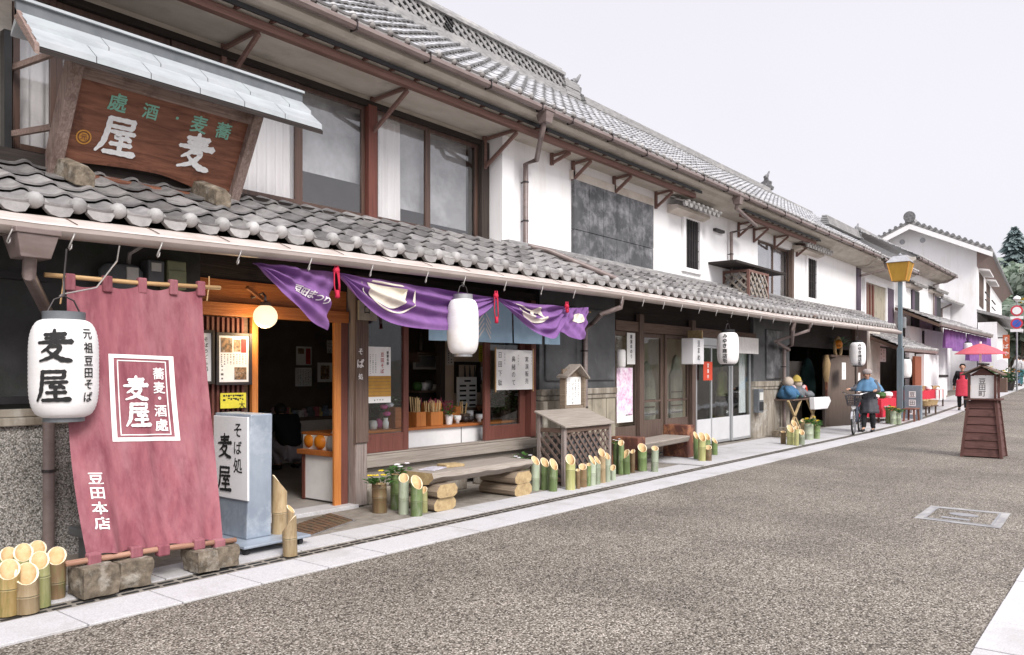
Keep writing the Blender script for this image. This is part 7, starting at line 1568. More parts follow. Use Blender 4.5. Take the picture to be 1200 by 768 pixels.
for k in range(12): 
    a0, a1 = .2 + k * .2, .4 + k * .2; mb.bar(r0 + dd * .34 * math.cos(a0) + V((0, 0, .34 * math.sin(a0))), r0 + dd * .34 * math.cos(a1) + V((0, 0, .34 * math.sin(a1))), .05, .006); mb.bar(f0 + dd * .34 * math.cos(a0 + .3) + V((0, 0, .34 * math.sin(a0 + .3))), f0 + dd * .34 * math.cos(a1 + .3) + V((0, 0, .34 * math.sin(a1 + .3))), .05, .006)
mb.build('mudguard', M['chrome'], BK)
mb = MB(); mb.tube([bk(.58, -.09, .30), bk(.58, .09, .30)], .012, 8); mb.tube([bk(.58, -.09, .30), bk(.66, -.09, .16)], .01, 6); mb.tube([bk(.58, .09, .30), bk(.50, .09, .44)], .01, 6); mb.box(*(lambda q: (q.x - .05, q.x + .05, q.y - .06, q.y + .02, q.z - .01, q.z + .01))(bk(.66, -.1, .16))); mb.build('pedals', M['iron'], BK)

# ================================================================== STREET FURNITURE
M['lamp_post'] = mat('blue_grey_post', (.16, .21, .24), (.2, .25, .28), (8, 8, 2), .45, metal=.3); M['amber'] = mat('amber_panel', (.55, .33, .06), (.48, .28, .04), (10, 10, 3), .4, trans=.3); M['sign_grey'] = mat('slate_sign', (.15, .18, .21), (.19, .22, .25), (5, 5, 5), .5)
q = G(1055, 491); LPx, LPy, LPz = q.x, q.y, q.z
SLp = thing('street_lamp', 'blue-grey street lamp post with an amber four-sided lantern on top and a slate name sign', 'street lamp', (LPx, LPy, LPz))
MB().box(LPx - .09, LPx + .09, LPy - .09, LPy + .09, LPz, 2.35).build('lower_post', M['lamp_post'], SLp, bevel=.01); MB().box(LPx - .06, LPx + .06, LPy - .06, LPy + .06, 2.352, 4.48).build('post', M['lamp_post'], SLp, bevel=.008)
mb = MB(); a, b = .20, .325; z0, z1 = 4.5, 5.08
mb.add([(LPx + sx * k, LPy + sy * k, z) for z, k in ((z0, a), (z1, b)) for sx, sy in ((-1, -1), (1, -1), (1, 1), (-1, 1))], [(0, 1, 5, 4), (1, 2, 6, 5), (2, 3, 7, 6), (3, 0, 4, 7), (0, 3, 2, 1), (4, 5, 6, 7)]); ln = mb.build('lamp_shade', M['amber'], SLp)
for sx, sy in ((-1, -1), (1, -1), (1, 1), (-1, 1)): MB().bar((LPx + sx * a, LPy + sy * a, z0), (LPx + sx * b, LPy + sy * b, z1), .03).build('shade_rib', M['gold'], ln)
mb = MB(); mb.add([(LPx + sx * k, LPy + sy * k, z) for z, k in ((z1 + .01, b + .03), (z1 + .22, .17)) for sx, sy in ((-1, -1), (1, -1), (1, 1), (-1, 1))], [(0, 1, 5, 4), (1, 2, 6, 5), (2, 3, 7, 6), (3, 0, 4, 7), (0, 3, 2, 1), (4, 5, 6, 7)]); mb.lathe([(.05, z1 + .22), (.06, z1 + .27), (.001, z1 + .33)], (LPx, LPy, 0), 8); mb.build('cap', M['steel'], SLp)
s_ = 27.2 / FP; sgz0, sgz1 = EYE - 52 * s_, EYE - 14 * s_
MB().box(LPx - .02, LPx + .16, LPy - .62, LPy - .115, sgz0, sgz1).build('name_sign', M['sign_grey'], SLp, bevel=.02)
f = flat((LPx - .022, LPy - .36, (sgz0 + sgz1) / 2), (0, -1, 0), (0, 0, 1), (-1, 0, 0)); mb = MB()
for i in range(3): mb.add([f(x * .1, .27 - .27 * i + y * .1, .002) for x, y in ((-1, -1), (1, -1), (1, 1), (-1, 1))], [(0, 1, 2, 3)])
mb.build('name_plates', M['paint_white'], SLp); write('lettering', [(c_, 0, .27 - .27 * i, .17, .01) for i, c_ in enumerate('豆田町')], lambda x, y, l=0: f(x, y, l + .004), M['grey_ink'], SLp)
q = W(1065, 395, 6.4); MB().box(LPx + .08, LPx + .3, LPy - .12, LPy + .12, 3.0, 3.35).build('speaker_box', M['steel'], SLp, bevel=.01)
# wooden lantern sign standing in the street
M['andon'] = wood('red_brown_boards', (.075, .034, .029), (.15, .072, .062), 'y', .75, .5, c3=(.045, .02, .018)); M['andon_z'] = wood('red_brown_stile', (.06, .024, .02), (.12, .055, .045), 'z', .7)
AX, AY = 17.0, 2.33; AN = thing('lantern_sign', 'tapered red-brown wooden lantern sign with a small gabled roof standing in the road', 'sign', (AX, AY, 0))
def ring4(h_, z): return [(AX + sx * h_, AY + sy * h_, z) for sx, sy in ((-1, -1), (1, -1), (1, 1), (-1, 1))]
nb = 7
for i in range(nb):                                        # lapped boards
    z0, z1 = .02 + 1.02 * i / nb, .02 + 1.02 * (i + 1) / nb - .006; h0, h1 = .315 - .10 * i / nb, .315 - .10 * (i + 1) / nb - .006
    MB().add(ring4(h0 + .006, z0) + ring4(h1, z1), [(0, 3, 2, 1), (4, 5, 6, 7), (0, 1, 5, 4), (1, 2, 6, 5), (2, 3, 7, 6), (3, 0, 4, 7)]) if 0 else None
    mb = MB(); mb.add(ring4(h0 + .006, z0) + ring4(h1, z1), [(0, 3, 2, 1), (4, 5, 6, 7), (0, 1, 5, 4), (1, 2, 6, 5), (2, 3, 7, 6), (3, 0, 4, 7)]); mb.build('board', M['andon'], AN, bevel=.003)
for sx, sy in ((-1, -1), (1, -1), (1, 1), (-1, 1)): MB().bar((AX + sx * .318, AY + sy * .318, .0), (AX + sx * .218, AY + sy * .218, 1.04), .045).build('corner_stile', M['andon_z'], AN)
MB().box(AX - .28, AX + .28, AY - .29, AY + .29, 1.045, 1.075).build('tray', M['andon_z'], AN, bevel=.004)
for sx, sy in ((-1, -1), (1, -1), (1, 1), (-1, 1)): MB().box(AX + sx * .21 - .02, AX + sx * .21 + .02, AY + sy * .21 - .02, AY + sy * .21 + .02, 1.076, 1.52).build('post', M['andon_z'], AN)
MB().box(AX - .185, AX + .185, AY - .185, AY + .185, 1.08, 1.49).build('paper_box', M['lantern'], AN)
f = flat((AX - .186, AY, 1.28), (0, -1, 0), (0, 0, 1), (-1, 0, 0)); write('lettering', [(c_, 0, .115 - .115 * i, .12, .008) for i, c_ in enumerate('豆田町')], f, M['grey_ink'], AN)
for s in (-1, 1): mb = MB(); mb.ext([(AX - .30, AY, 1.665), (AX - .30, AY, 1.69), (AX - .30, AY + s * .335, 1.525), (AX - .30, AY + s * .335, 1.50)], (.60, 0, 0)); mb.build('roof', M['brown_x'], AN, bevel=.003)
mb = MB(); mb.ext([(AX - .2, AY - .2, 1.5), (AX - .2, AY + .2, 1.5), (AX - .2, AY, 1.64)], (.4, 0, 0)); mb.build('gable', M['andon'], AN)
MB().box(AX - .32, AX + .32, AY - .05, AY + .05, 1.69, 1.725).build('ridge_cap', M['dark_x'], AN, bevel=.005)
# manhole set in the paving
cs = [G(1071, 607.5), G(1172.4, 620), G(1184.6, 602), G(1091, 593)]; cc = sum(cs, V()) / 4
MH = thing('manhole_cover', 'square paved manhole cover with a pale metal frame set in the road', 'manhole', cc)
def qd(k, z): return [cc + (p_ - cc) * k + V((0, 0, z)) for p_ in cs]
MB().add(qd(1.0, .004), [(0, 1, 2, 3)]); mb = MB(); mb.add(qd(1.0, .004) + qd(.80, .004), [(i, (i + 1) % 4, 4 + (i + 1) % 4, 4 + i) for i in range(4)]); mb.build('concrete_rim', M['noshi'], MH)
mb = MB(); mb.add(qd(.80, .006) + qd(.75, .006), [(i, (i + 1) % 4, 4 + (i + 1) % 4, 4 + i) for i in range(4)]); mb.build('frame', M['steel'], MH)
mb = MB(); mb.add(qd(.75, .004), [(0, 1, 2, 3)]); mb.build('infill', M['road'], MH)
u_, v_ = (cs[1] - cs[0]) * .5, (cs[3] - cs[0]) * .5
mb = MB(); mb.add([cc - v_ * -.12 + u_ * .36 * math.cos(.3142 * k) + v_ * .22 * math.sin(.3142 * k) + V((0, 0, .008)) for k in range(20)], [tuple(range(20))]); mb.add([cc - v_ * .5 - u_ * .1 + u_ * .34 * x + v_ * .1 * y + V((0, 0, .008)) for x, y in ((-1, -1), (1, -1), (1, 1), (-1, 1))], [(0, 1, 2, 3)]); mb.build('plate', M['steel'], MH)
# red parasol
M['parasol'] = cl('red_parasol', (.70, .16, .20), (.62, .12, .16), trans=.3)
q = V((36.7, 5.15, zg(36.7))); PR = thing('parasol', 'flat red paper parasol on a white pole beside the person in the apron', 'parasol', q)
mb = MB(); zt6 = 2.72; mb.lathe([(.93, zt6 - .42), (.6, zt6 - .22), (.25, zt6 - .07), (.03, zt6)], q * 1 - V((0, 0, q.z)), 24, caps=False); mb.build('canopy', M['parasol'], PR, smooth=True); mb = MB()
for k in range(12): a = k * .5236; mb.tube([V((q.x, q.y, zt6 - .05)), V((q.x + .9 * math.cos(a), q.y + .9 * math.sin(a), zt6 - .42))], .01, 4)
mb.build('ribs', M['pole'], PR); MB().tube([q + V((0, 0, .05)), V((q.x, q.y, zt6 + .08))], .045, 10).build('pole', M['paint_white'], PR); MB().box(q.x - .25, q.x + .25, q.y - .25, q.y + .25, q.z + .012, q.z + .1).build('base', M['rock'], PR, bevel=.02)
# traffic signs
M['sign_blue'] = mat('sign_blue', (.05, .12, .5), rough=.4); M['ring_red'] = mat('sign_red_ring', (.6, .05, .08), rough=.4)
q = V((47.0, 5.0, zg(47))); TS = thing('traffic_sign', 'pole with two round traffic signs, red-ringed white over blue, at the right edge', 'traffic sign', q)
MB().tube([q, V((q.x, q.y, 5.3))], .04, 8).build('pole', M['steel'], TS)
for z, mm in ((4.66, 'paint_white'), (4.02, 'sign_blue')):
    MB().tube([(q.x - .05, q.y, z), (q.x - .07, q.y, z)], .27, 20).build('disc', M['ring_red'], TS); MB().tube([(q.x - .071, q.y, z), (q.x - .08, q.y, z)], .19, 20).build('disc_face', M[mm], TS)
    MB().box(q.x - .06, q.x - .05, q.y - .28, q.y + .28, z - .42, z - .28).build('sub_plate', M['paint_white'], TS)
mb = MB(); mb.bar((q.x - .082, q.y - .13, 4.02 + .13), (q.x - .082, q.y + .13, 4.02 - .13), .05, .01); mb.build('slash', M['ring_red'], TS)
MB().lathe([(.03, 5.1), (.18, 5.25), (.14, 5.35), (.001, 5.42)], (q.x, q.y, 0), 10).build('lamp', M['paint_white'], TS)

# ================================================================== STALLS ALONG THE FAR SHOPS
M['red_felt'] = cl('red_felt', (.56, .025, .05), (.48, .02, .04)); M['wicker'] = wood('wicker', (.34, .22, .10), (.5, .36, .2), 'z', .8, .5); M['stool_red'] = wood('red_brown_stool', (.13, .05, .035), (.2, .09, .06), 'x', .6)
def table(label, x0, x1, y0, y1, z, cloth='red_felt', drop=.3, name='stall_table', skirt=True):
    zb6 = zg((x0 + x1) / 2) + .012; t = thing(name, label, 'table', ((x0 + x1) / 2, (y0 + y1) / 2, zb6)); MB().box(x0, x1, y0, y1, z - .03, z).build('top', M['brown_x'], t)
    for x in (x0 + .05, x1 - .1):
        for y in (y0 + .05, y1 - .1): MB().box(x, x + .05, y, y + .05, zb6, z - .031).build('leg', M['brown_z'], t)
    if cloth:
        def fnc(u, v):
            p_ = [(x0 - .02, y1), (x0 - .02, y0 - .02), (x1 + .02, y0 - .02), (x1 + .02, y1)]; k = min(int(u * 3), 2); q_ = u * 3 - k; a_, b_ = p_[k], p_[k + 1]; w_ = .015 * math.sin(60 * u) * (1 - v)
            return (a_[0] + (b_[0] - a_[0]) * q_ - w_, a_[1] + (b_[1] - a_[1]) * q_ - w_, z + .012 - drop * (1 - v))
        mb = MB(); mb.grid(fnc, 48, 4); mb.box(x0 - .02, x1 + .02, y0 - .02, y1, z + .002, z + .012); mb.build('cloth', M[cloth], t)
    return t
table('table with a red cloth heaped with small wares right of the street lamp', 29.3, 34.4, 6.0, 6.8, zg(32) + .72); table('low red-clothed table with white wares left of the street lamp', 25.6, 27.4, 6.2, 6.9, .74, drop=.55)
def heap(name, label, x0, x1, y0, y1, z, n, seed, cols_, r_=.09, group=None):
    rnd = random.Random(seed); ms = [M[c_] for c_ in cols_]
    for i in range(n):
        mb = MB(); k = r_ * rnd.uniform(.7, 1.3); s_ = rnd.choice((0, 1, 2))
        if s_ == 0: mb.lathe([(k * .6, 0), (k, k * .5), (k * .9, k * 1.1), (k * .4, k * 1.3)], (0, 0, 0), 10)
        elif s_ == 1: mb.box(-k, k, -k * .7, k * .7, 0, k * 1.1)
        else: mb.lathe([(k * .9, 0), (k, k * .3), (k * .2, k * 1.2), (.01, k * 1.3)], (0, 0, 0), 8)
        o = mb.build(name, ms[i % len(ms)], None, bevel=.006 if s_ == 1 else 0, auto=40)
        o.location = (x0 + (x1 - x0) * (i + .5) / n, rnd.uniform(y0, y1), z); o.rotation_euler.z = rnd.uniform(0, 3); tag(o, label[i] if isinstance(label, list) else label, 'ware', group)
M['ware_white'] = M['paint_white']; M['ware_straw'] = M['wicker']; M['ware_teal'] = M['teal']
PL = ['first', 'second', 'third', 'fourth', 'fifth', 'sixth', 'seventh', 'eighth', 'ninth', 'tenth']
heap('ware', ['small ware on the red table right of the lamp, %s from the left' % PL[i] for i in range(8)], 29.5, 34.2, 6.05, 6.5, zg(32) + .734, 8, 3, ['ware_white', 'wicker', 'paper', 'log_end'], .11, 'wares on the red table')
heap('ware', ['white ware on the low red table left of the lamp, %s from the left' % PL[i] for i in range(6)], 25.8, 27.3, 6.3, 6.7, .754, 6, 4, ['paper', 'ware_white', 'leaf', 'log_end'], .13, 'wares on the low red table')
for i, x in enumerate((32.4, 33.1, 33.8)):
    MB().box(x, x + .45, 5.95, 5.965, zg(32) + .36, zg(32) + .74).build('towel', M['white_cloth'], None); o = bpy.data.objects['towel' if i == 0 else 'towel.%03d' % i]; tag(o, 'white towel hung over the front of the red table, %s from the left' % PL[i], 'towel', 'towels on the red table')
def basket(label, x, y, z, r_, h_):
    t = thing('basket', label, 'basket', (x, y, z), 'wicker baskets beside the street lamp'); MB().lathe([(r_ * .8, 0), (r_, h_ * .9), (r_ * 1.05, h_), (r_ * .95, h_), (r_ * .9, h_ * .8), (r_ * .7, h_ * .7)], (x, y, z), 18).build('body', M['wicker'], t, auto=40); mb = MB()
    for k in range(9): mb.ball((x + r_ * .6 * math.cos(k * 2.4) * (k / 9), y + r_ * .6 * math.sin(k * 2.4) * (k / 9), z + h_ * .82), r_ * .24, 7)
    mb.build('contents', M['log_end'], t, smooth=True)
t = table('low wooden bench of baskets behind the slate sign', 28.9, 30.6, 5.55, 5.9, zg(29.5) + .34, None, name='low_stand'); zq = zg(29.5) + .352
basket('wide wicker basket of pale roots, nearest the slate sign', 29.2, 5.72, zq, .24, .16); basket('wide wicker basket of pale roots, middle of three', 29.75, 5.72, zq, .24, .18); basket('wide wicker basket of pale roots beside the red cloth', 30.3, 5.72, zq, .22, .16)
q = G(1068, 494); t = thing('stool', 'small red-brown wooden stool on the kerb beside the street lamp', 'stool', (q.x, q.y, q.z + .012)); x, y, z = t.location
MB().box(x - .35, x + .35, y - .18, y + .18, z + .36, z + .40).build('seat', M['stool_red'], t, bevel=.006)
for sx in (-1, 1):
    for sy in (-1, 1): MB().bar((x + sx * .32, y + sy * .15, z), (x + sx * .28, y + sy * .13, z + .36), .05).build('leg', M['stool_red'], t)
for a in [(1041, 497, 6, 481, 'green', 'green bamboo planter left of the street lamp foot', 'petal'), (1047, 498, 6.5, 482, 'pale', 'pale bamboo planter in front of the low red table', 'yellow'), (1053, 498, 6, 484, 'pale', 'pale bamboo planter at the street lamp foot', 'yellow')]:
    o, p, r, h, z0 = bamboo(*a[:6], 'bamboo_planter', cut=.05, group='planted bamboo along the shop fronts'); tp = V((p.x, p.y, z0 + h)); leaves(tp, r * 2.4, 50, r * 1.1, int(a[0]), M['leaf'], 'foliage', o); flowers(tp + V((0, 0, r * .4)), r * 1.2, 4, r * .6, 2, M[a[6]], o)
# goods table before the recess of house C
zt7 = fz(945, 467, 6.7); tx0, tx1 = fx(927, 6.7), fx(956, 6.7)
t = thing('goods_table', 'folding table on crossed wooden legs piled with hats and bags before the dark recess', 'table', ((tx0 + tx1) / 2, 6.9, .014)); MB().box(tx0, tx1, 6.65, 7.15, zt7 - .03, zt7).build('top', M['brown_x'], t)
for x in (tx0 + .25, tx1 - .25):
    for s in (-1, 1): MB().bar((x + .55 * s, 6.7, .016), (x - .45 * s, 6.7, zt7 - .03), .045).build('leg', M['log_end'], t)
M['blue_felt'] = cl('blue_felt', (.05, .14, .26)); M['pinkish'] = cl('pink_felt', (.52, .40, .42)); M['beige'] = cl('beige_felt', (.5, .42, .35)); M['mustard_felt'] = cl('mustard_felt', (.42, .31, .07))
def doll(label, x, k, body, head, hat=None):
    t = thing('doll', label, 'doll', (x, 6.88, zt7 + .001), 'dolls on the folding table'); c = V(t.location)
    mb = MB(); mb.lathe([(k * .9, 0), (k * 1.15, k * .4), (k * 1.0, k * .9), (k * .55, k * 1.35), (.01, k * 1.45)], c, 18, sx=1, sy=.8); mb.v = crease(mb.v, .03); mb.build('body', M[body], t, smooth=True)
    for s_ in (-1, 1): MB().tube([c + V((s_ * k * .6, -.02, k * 1.15)), c + V((s_ * k * 1.1, -.12, k * .75)), c + V((s_ * k * .95, -.2, k * .35))], [k * .3, k * .28, k * .2], 8).build('arm', M[body], t, smooth=True)
    MB().ball(c + V((0, -.02, k * 1.75)), k * .55, 12).build('head', M[head], t, smooth=True)
    if hat: MB().lathe([(k * .75, k * 1.95), (k * .55, k * 2.0), (k * .45, k * 2.4), (k * .2, k * 2.65), (.01, k * 2.7)], c, 12).build('hat', M[hat], t, smooth=True)
tw = tx1 - tx0
doll('soft doll with a pale head and blue coat, leftmost on the goods table', tx0 + .14 * tw, .24, 'blue_felt', 'beige')
doll('soft doll with a yellow pointed hat and grey body on the goods table', tx0 + .5 * tw, .22, 'meter_grey', 'beige', 'mustard_felt')
doll('small teal doll squeezed between the dark blue one and the yellow hat', tx0 + .32 * tw, .15, 'teal', 'pinkish')
t = thing('ring_cushion', 'red and white ring cushion leaning on the goods table', 'cushion', (tx0 + .7 * tw, 6.8, zt7 + .001)); c = V(t.location) + V((0, 0, .17)); MB().tube([c + V((.12 * math.cos(.3927 * k), .02, .12 * math.sin(.3927 * k))) for k in range(17)], .05, 8).build('ring', M['pinkish'], t, smooth=True); MB().tube([c + V((.12 * math.cos(.3927 * k), .018, .12 * math.sin(.3927 * k))) for k in range(5)], .053, 8).build('stripe', M['sign_red'], t, smooth=True)
mb = MB(); mb.lathe([(.2, 0), (.22, .08), (.14, .18), (.01, .2)], (0, 0, 0), 16); mb.v = crease(mb.v, .03); o = mb.build('bag', M['meter_grey'], None, smooth=True); o.location = (tx0 + .9 * tw, 6.9, zt7 + .001); tag(o, 'dark grey cloth bag at the right end of the goods table', 'bag')
stone('stone', 'loose stone at the foot of the stained wall by the letter box', 18.7, 19.0, 6.75, 6.95, .012, .17, 9, 'stones at the foot of the stained wall'); stone('stone', 'second loose stone at the foot of the stained wall, beside the downpipe', 19.1, 19.5, 6.72, 6.98, .012, .22, 12, 'stones at the foot of the stained wall')
a, b = fx(953, 6.55), fx(972, 6.55)
mb = MB(); mb.ext([(a, 6.5, fz(955, 480, 6.55)), (b - .3, 6.5, fz(968, 479, 6.55)), (b, 6.5, fz(972, 470, 6.55)), (b - .15, 6.5, fz(970, 465, 6.55)), (a - .05, 6.5, fz(953, 466, 6.55))], (0, .14, 0)); o = mb.build('foam_board', M['box_white'], None, bevel=.02); tag(o, 'white foam board leaning on the right end of the goods table', 'board')
p = W(935, 435, 8.2); t = thing('hanging_coat', 'dark green coat hanging in the recess behind the goods table', 'coat', (p.x + .6, 8.1, 1.0)); mb = MB(); mb.lathe([(.42, .75), (.4, 1.2), (.36, 1.6), (.2, 1.9), (.06, 2.0)], (p.x + .6, 8.1, 0), 14, sy=.5); mb.build('cloth', mat('dark_green_cloth', (.02, .05, .05), (.03, .07, .07), (6, 6, 6), .9), t, smooth=True); MB().tube([(p.x + .6, 8.1, 1.98), (p.x + .6, 8.1, 2.3)], .01, 6).build('hook', M['iron'], t)
t, f, w, h = sheet('name_plate', 'white vertical paper plate on the right leaf of the bowed door', 'sign', 986.5, 991, 425, 445, 6.66); printed(t, f, w, h, (0,), .06, 'grey_ink', 4, .4, -.3)
p = W(981, 408, 7.0); t = thing('ornament', 'straw and orange new-year ornament above the bowed door', 'ornament', p)
mb = MB(); n = 16; mb.tube([p + V((.3 * math.cos(6.2832 * k / n), -.02, .3 * math.sin(6.2832 * k / n))) for k in range(n + 1)], .05, 6); mb.build('straw_ring', M['wicker'], t, smooth=True); MB().ball(p + V((-.2, -.08, .1)), .13, 10).build('orange', M['fruit'], t, smooth=True); leaves(p + V((-.1, -.05, .05)), .4, 40, .16, 5, M['leaf_dark'], 'leaves', t)
p = W(968.5, 435, 6.95); t = thing('hanging_rope', 'knotted pale straw rope hanging beside the bowed door', 'rope', p); mb = MB(); mb.tube([p + V((0, 0, .45)), p + V((.02, 0, .2)), p + V((-.03, 0, -.1)), p + V((.03, 0, -.4))], [.05, .11, .09, .03], 8); mb.build('straw', M['wicker'], t, smooth=True); MB().tube([p + V((0, 0, -.2)), p + V((.0, 0, -.7))], .04, 6).build('tail', M['red_log'], t)
t, f, w, h = sheet('shop_sign', 'white board with black brush writing beside the bowed door under the lantern', 'sign', 1001, 1008, 437, 460, 7.05); write('lettering', [(c_, 0, (.3 - .3 * i) * h, h * .26, .02) for i, c_ in enumerate('みそや')], f, M['ink'], t)
t, f, w, h = sheet('shop_sign', 'small white sign hung high inside the shop right of the lantern', 'sign', 1030, 1038, 408, 424, 7.6); printed(t, f, w, h, (-.2, .2), .1, 'grey_ink', 5)
# far shop fittings
M['orange_sign'] = mat('orange_red_sign', (.5, .12, .05), (.42, .09, .04), rough=.6)
q = V((49.1, 5.7, 0)); t = thing('vertical_sign', 'tall narrow orange-red vertical sign beyond the parasol', 'sign', (q.x, q.y, 2.3)); MB().box(49.05, 49.15, 5.56, 5.86, 2.3, 3.55).build('board', M['orange_sign'], t); f = flat((49.04, 5.71, 2.92), (0, -1, 0), (0, 0, 1), (-1, 0, 0)); write('lettering', [(c_, 0, .38 - .38 * i, .27, .01) for i, c_ in enumerate('そばや')], f, M['white_cloth'], t); MB().bar((49.1, 5.84, 3.4), (49.1, 7.0, 3.4), .06).build('arm', M['iron'], t)
t = thing('round_sign', 'round white lamp sign below the orange vertical sign', 'sign', (45.5, 5.5, 1.7)); MB().tube([(45.5, 5.5, 1.95), (45.62, 5.5, 1.95)], .28, 18).build('drum', M['box_white'], t); MB().bar((45.56, 5.5, 1.3), (45.56, 5.5, 1.7), .06).build('post', M['iron'], t); MB().box(45.3, 45.8, 5.25, 5.75, zg(45.5), 1.3).build('stand', M['brown_x'], t, bevel=.02)
for i, (x, y, lab) in enumerate(((47.2, 5.4, 'dark leafy potted shrub with orange flowers at the far shop'), (48.4, 5.5, 'dark potted shrub behind the person in jeans'), (46.4, 5.9, 'yellow-green potted shrub below the round white sign'))): potplant('potted_shrub', lab, x, y, zg(x) + .012, .5, .3, M['leaf_dark' if i < 2 else 'leaf'], 160, .7, .2, 'iron', fl='fruit' if i == 0 else 'yellow' if i == 2 else None)

# ================================================================== TREES AND HILL BEYOND
structure(MB().grid(lambda u, v: (75 + 160 * u, -70 + 200 * v, zg(75 + 160 * u) - 1.5 + 20 * u * u + 1.5 * math.sin(9 * v + 5 * u)), 24, 24).build('hill', mat('wooded_ground', (.05, .07, .04), (.08, .09, .05), (.2, .2, .2), .95), None, smooth=True))
M['bark'] = wood('bark', (.06, .045, .035), (.11, .085, .065), 'z', .9)
def leafm(n_, a, b): return mat(n_, a, b, (.9, .9, .9), .7, c3=tuple(x * .7 for x in a), s3=.5, trans=.35)
M['cedar'] = leafm('hazy_cedar_needles', (.19, .25, .255), (.26, .32, .32)); M['broad'] = leafm('hazy_broad_leaves', (.17, .23, .17), (.24, .30, .22)); M['broad2'] = leafm('hazy_grey_green_leaves', (.24, .30, .24), (.33, .38, .31)); M['ginkgo'] = leafm('yellow_leaves', (.5, .36, .05), (.42, .27, .04))  # blue-grey distance haze is put into the green foliage colours
def tree(name, label, x, y, h, rad, m, conifer=False, seed=1, n=1500, size=.5, group='trees on the far hillside', low=.25):
    rnd = random.Random(seed); z = zg(x) - .5; t = thing(name, label, 'tree', (x, y, z), group)
    mb = MB(); mb.tube([(x, y, z), (x + .1, y, z + h * .5), (x, y + .1, z + h * .97)], [.03 * h * .5 + .05, .02 * h * .5, .03], 8); limbs = []
    for k in range(9):
        a, zz = rnd.uniform(0, 6.28), z + h * rnd.uniform(.35, .8); L = rad * rnd.uniform(.5, .85); tip = V((x + L * math.cos(a), y + L * math.sin(a), zz + (L * .5 if not conifer else -L * .15))); mb.tube([(x, y, zz), tip], [.06, .02], 5); limbs.append(tip)
    mb.build('trunk', M['bark'], t); mb = MB()
    if conifer:
        tiers = 21
        for i in range(n):
            k = rnd.randrange(tiers); zz = low + (1 - low) * (k + rnd.uniform(-.42, .42)) / tiers; w_ = rad * (1 - zz) ** .75 * (1.0 + .22 * ((k * 7) % 4 - 1.5)) + .15; a = rnd.choice([q * .7 + k for q in range(9)]) + rnd.gauss(0, .22); rr = w_ * rnd.uniform(.1, 1)
            c = V((x + rr * math.cos(a), y + rr * math.sin(a), z + h * zz - rr * .22)); s_ = size * rnd.uniform(.5, 1); d = V((math.cos(a), math.sin(a), -.6)) * s_; sd = V((-math.sin(a), math.cos(a), rnd.uniform(-.9, .9))) * s_ * .45
            mb.add([c - d, c + sd, c + d, c - sd], [(0, 1, 2, 3)])
    else:
        cl_ = [(V((x, y, z + h * .72)), rad * .6)] + [(tp + V((0, 0, rnd.uniform(-.3, .6))), rad * rnd.uniform(.28, .45)) for tp in limbs] + [(V((x + rnd.uniform(-.6, .6) * rad, y + rnd.uniform(-.6, .6) * rad, z + h * rnd.uniform(low, .85))), rad * rnd.uniform(.25, .45)) for _ in range(7)]
        for i in range(n):
            c, r_ = rnd.choice(cl_); d = V((rnd.gauss(0, 1), rnd.gauss(0, 1), rnd.gauss(0, 1))).normalized(); q = c + d * r_ * rnd.uniform(.55, 1.08); s_ = size * rnd.uniform(.5, 1); u_ = d.cross(V((rnd.random(), rnd.random(), rnd.random()))).normalized() * s_; v_ = (d.cross(u_).normalized() + d * rnd.uniform(-.5, .5)) * s_ * .6
            mb.add([q - u_, q + v_, q + u_, q - v_], [(0, 1, 2, 3)])
    mb.build('crown', m, t, tint=True); return t
def tp(px, Z): u = (px - 600) / FP; return Z * (CA + u * SA), Z * (SA - u * CA)
x, y = tp(1189, 95); tree('cedar_tree', 'tall dark cedar rising above the white gable house at the right edge', x, y, 17.0, 3.8, M['cedar'], True, 3, 2600, .75)
x, y = tp(1205, 100); tree('cedar_tree', 'second cedar right of the tallest one, cut by the picture edge', x, y, 16.0, 3.6, M['cedar'], True, 8, 2200, .75)
for i, (px, Z, h_, r_, mm, lab) in enumerate(((1172, 88, 12.8, 3.2, 'broad2', 'grey-green leafy tree just above the far eave of the white gable house'), (1182, 84, 11.0, 3.6, 'broad', 'bushy green tree at the foot of the tall cedar'), (1196, 82, 11.2, 3.6, 'broad2', 'pale green tree in front of the cedars at the picture edge'), (1178, 100, 14.2, 3.0, 'cedar', 'blue-green tree between the gable eave and the tall cedar'), (1208, 86, 11.5, 4.0, 'broad', 'green tree at the far right picture edge'), (1186, 74, 6.6, 3.0, 'broad', 'low dark green tree below the yellow hedge'), (1198, 72, 6.4, 3.0, 'broad2', 'low grey-green tree behind the traffic signs'))):
    x, y = tp(px, Z); tree('broadleaf_tree', lab, x, y, h_, r_, M[mm], False, 20 + i, 1500, .5)
mb = MB(); rnd = random.Random(5)
x0, y0 = tp(1174, 78); x1, y1 = tp(1210, 74)
for i in range(1600):
    k = rnd.random(); q = V((x0 + (x1 - x0) * k, y0 + (y1 - y0) * k, 6.4 + 1.1 * k + rnd.uniform(-.9, .9) + .3 * math.sin(9 * k))) + V((rnd.uniform(-.6, .6), rnd.uniform(-.6, .6), 0)); u_ = V((rnd.gauss(0, 1), rnd.gauss(0, 1), rnd.gauss(0, 1))).normalized() * .32; v_ = u_.cross(V((rnd.random(), rnd.random(), 1))).normalized() * .2
    mb.add([q - u_, q + v_, q + u_, q - v_], [(0, 1, 2, 3)])
HG = thing('yellow_hedge', 'bright yellow autumn hedge crossing the trees at the right edge', 'hedge', ((x0 + x1) / 2, (y0 + y1) / 2, 4)); mb.build('foliage', M['ginkgo'], HG, tint=True); mb = MB()
for k in range(6): q = V((x0 + (x1 - x0) * k / 5, y0 + (y1 - y0) * k / 5, 0)); mb.tube([q + V((0, 0, 1)), q + V((0, 0, 6.3))], .08, 5)
mb.build('stems', M['bark'], HG)
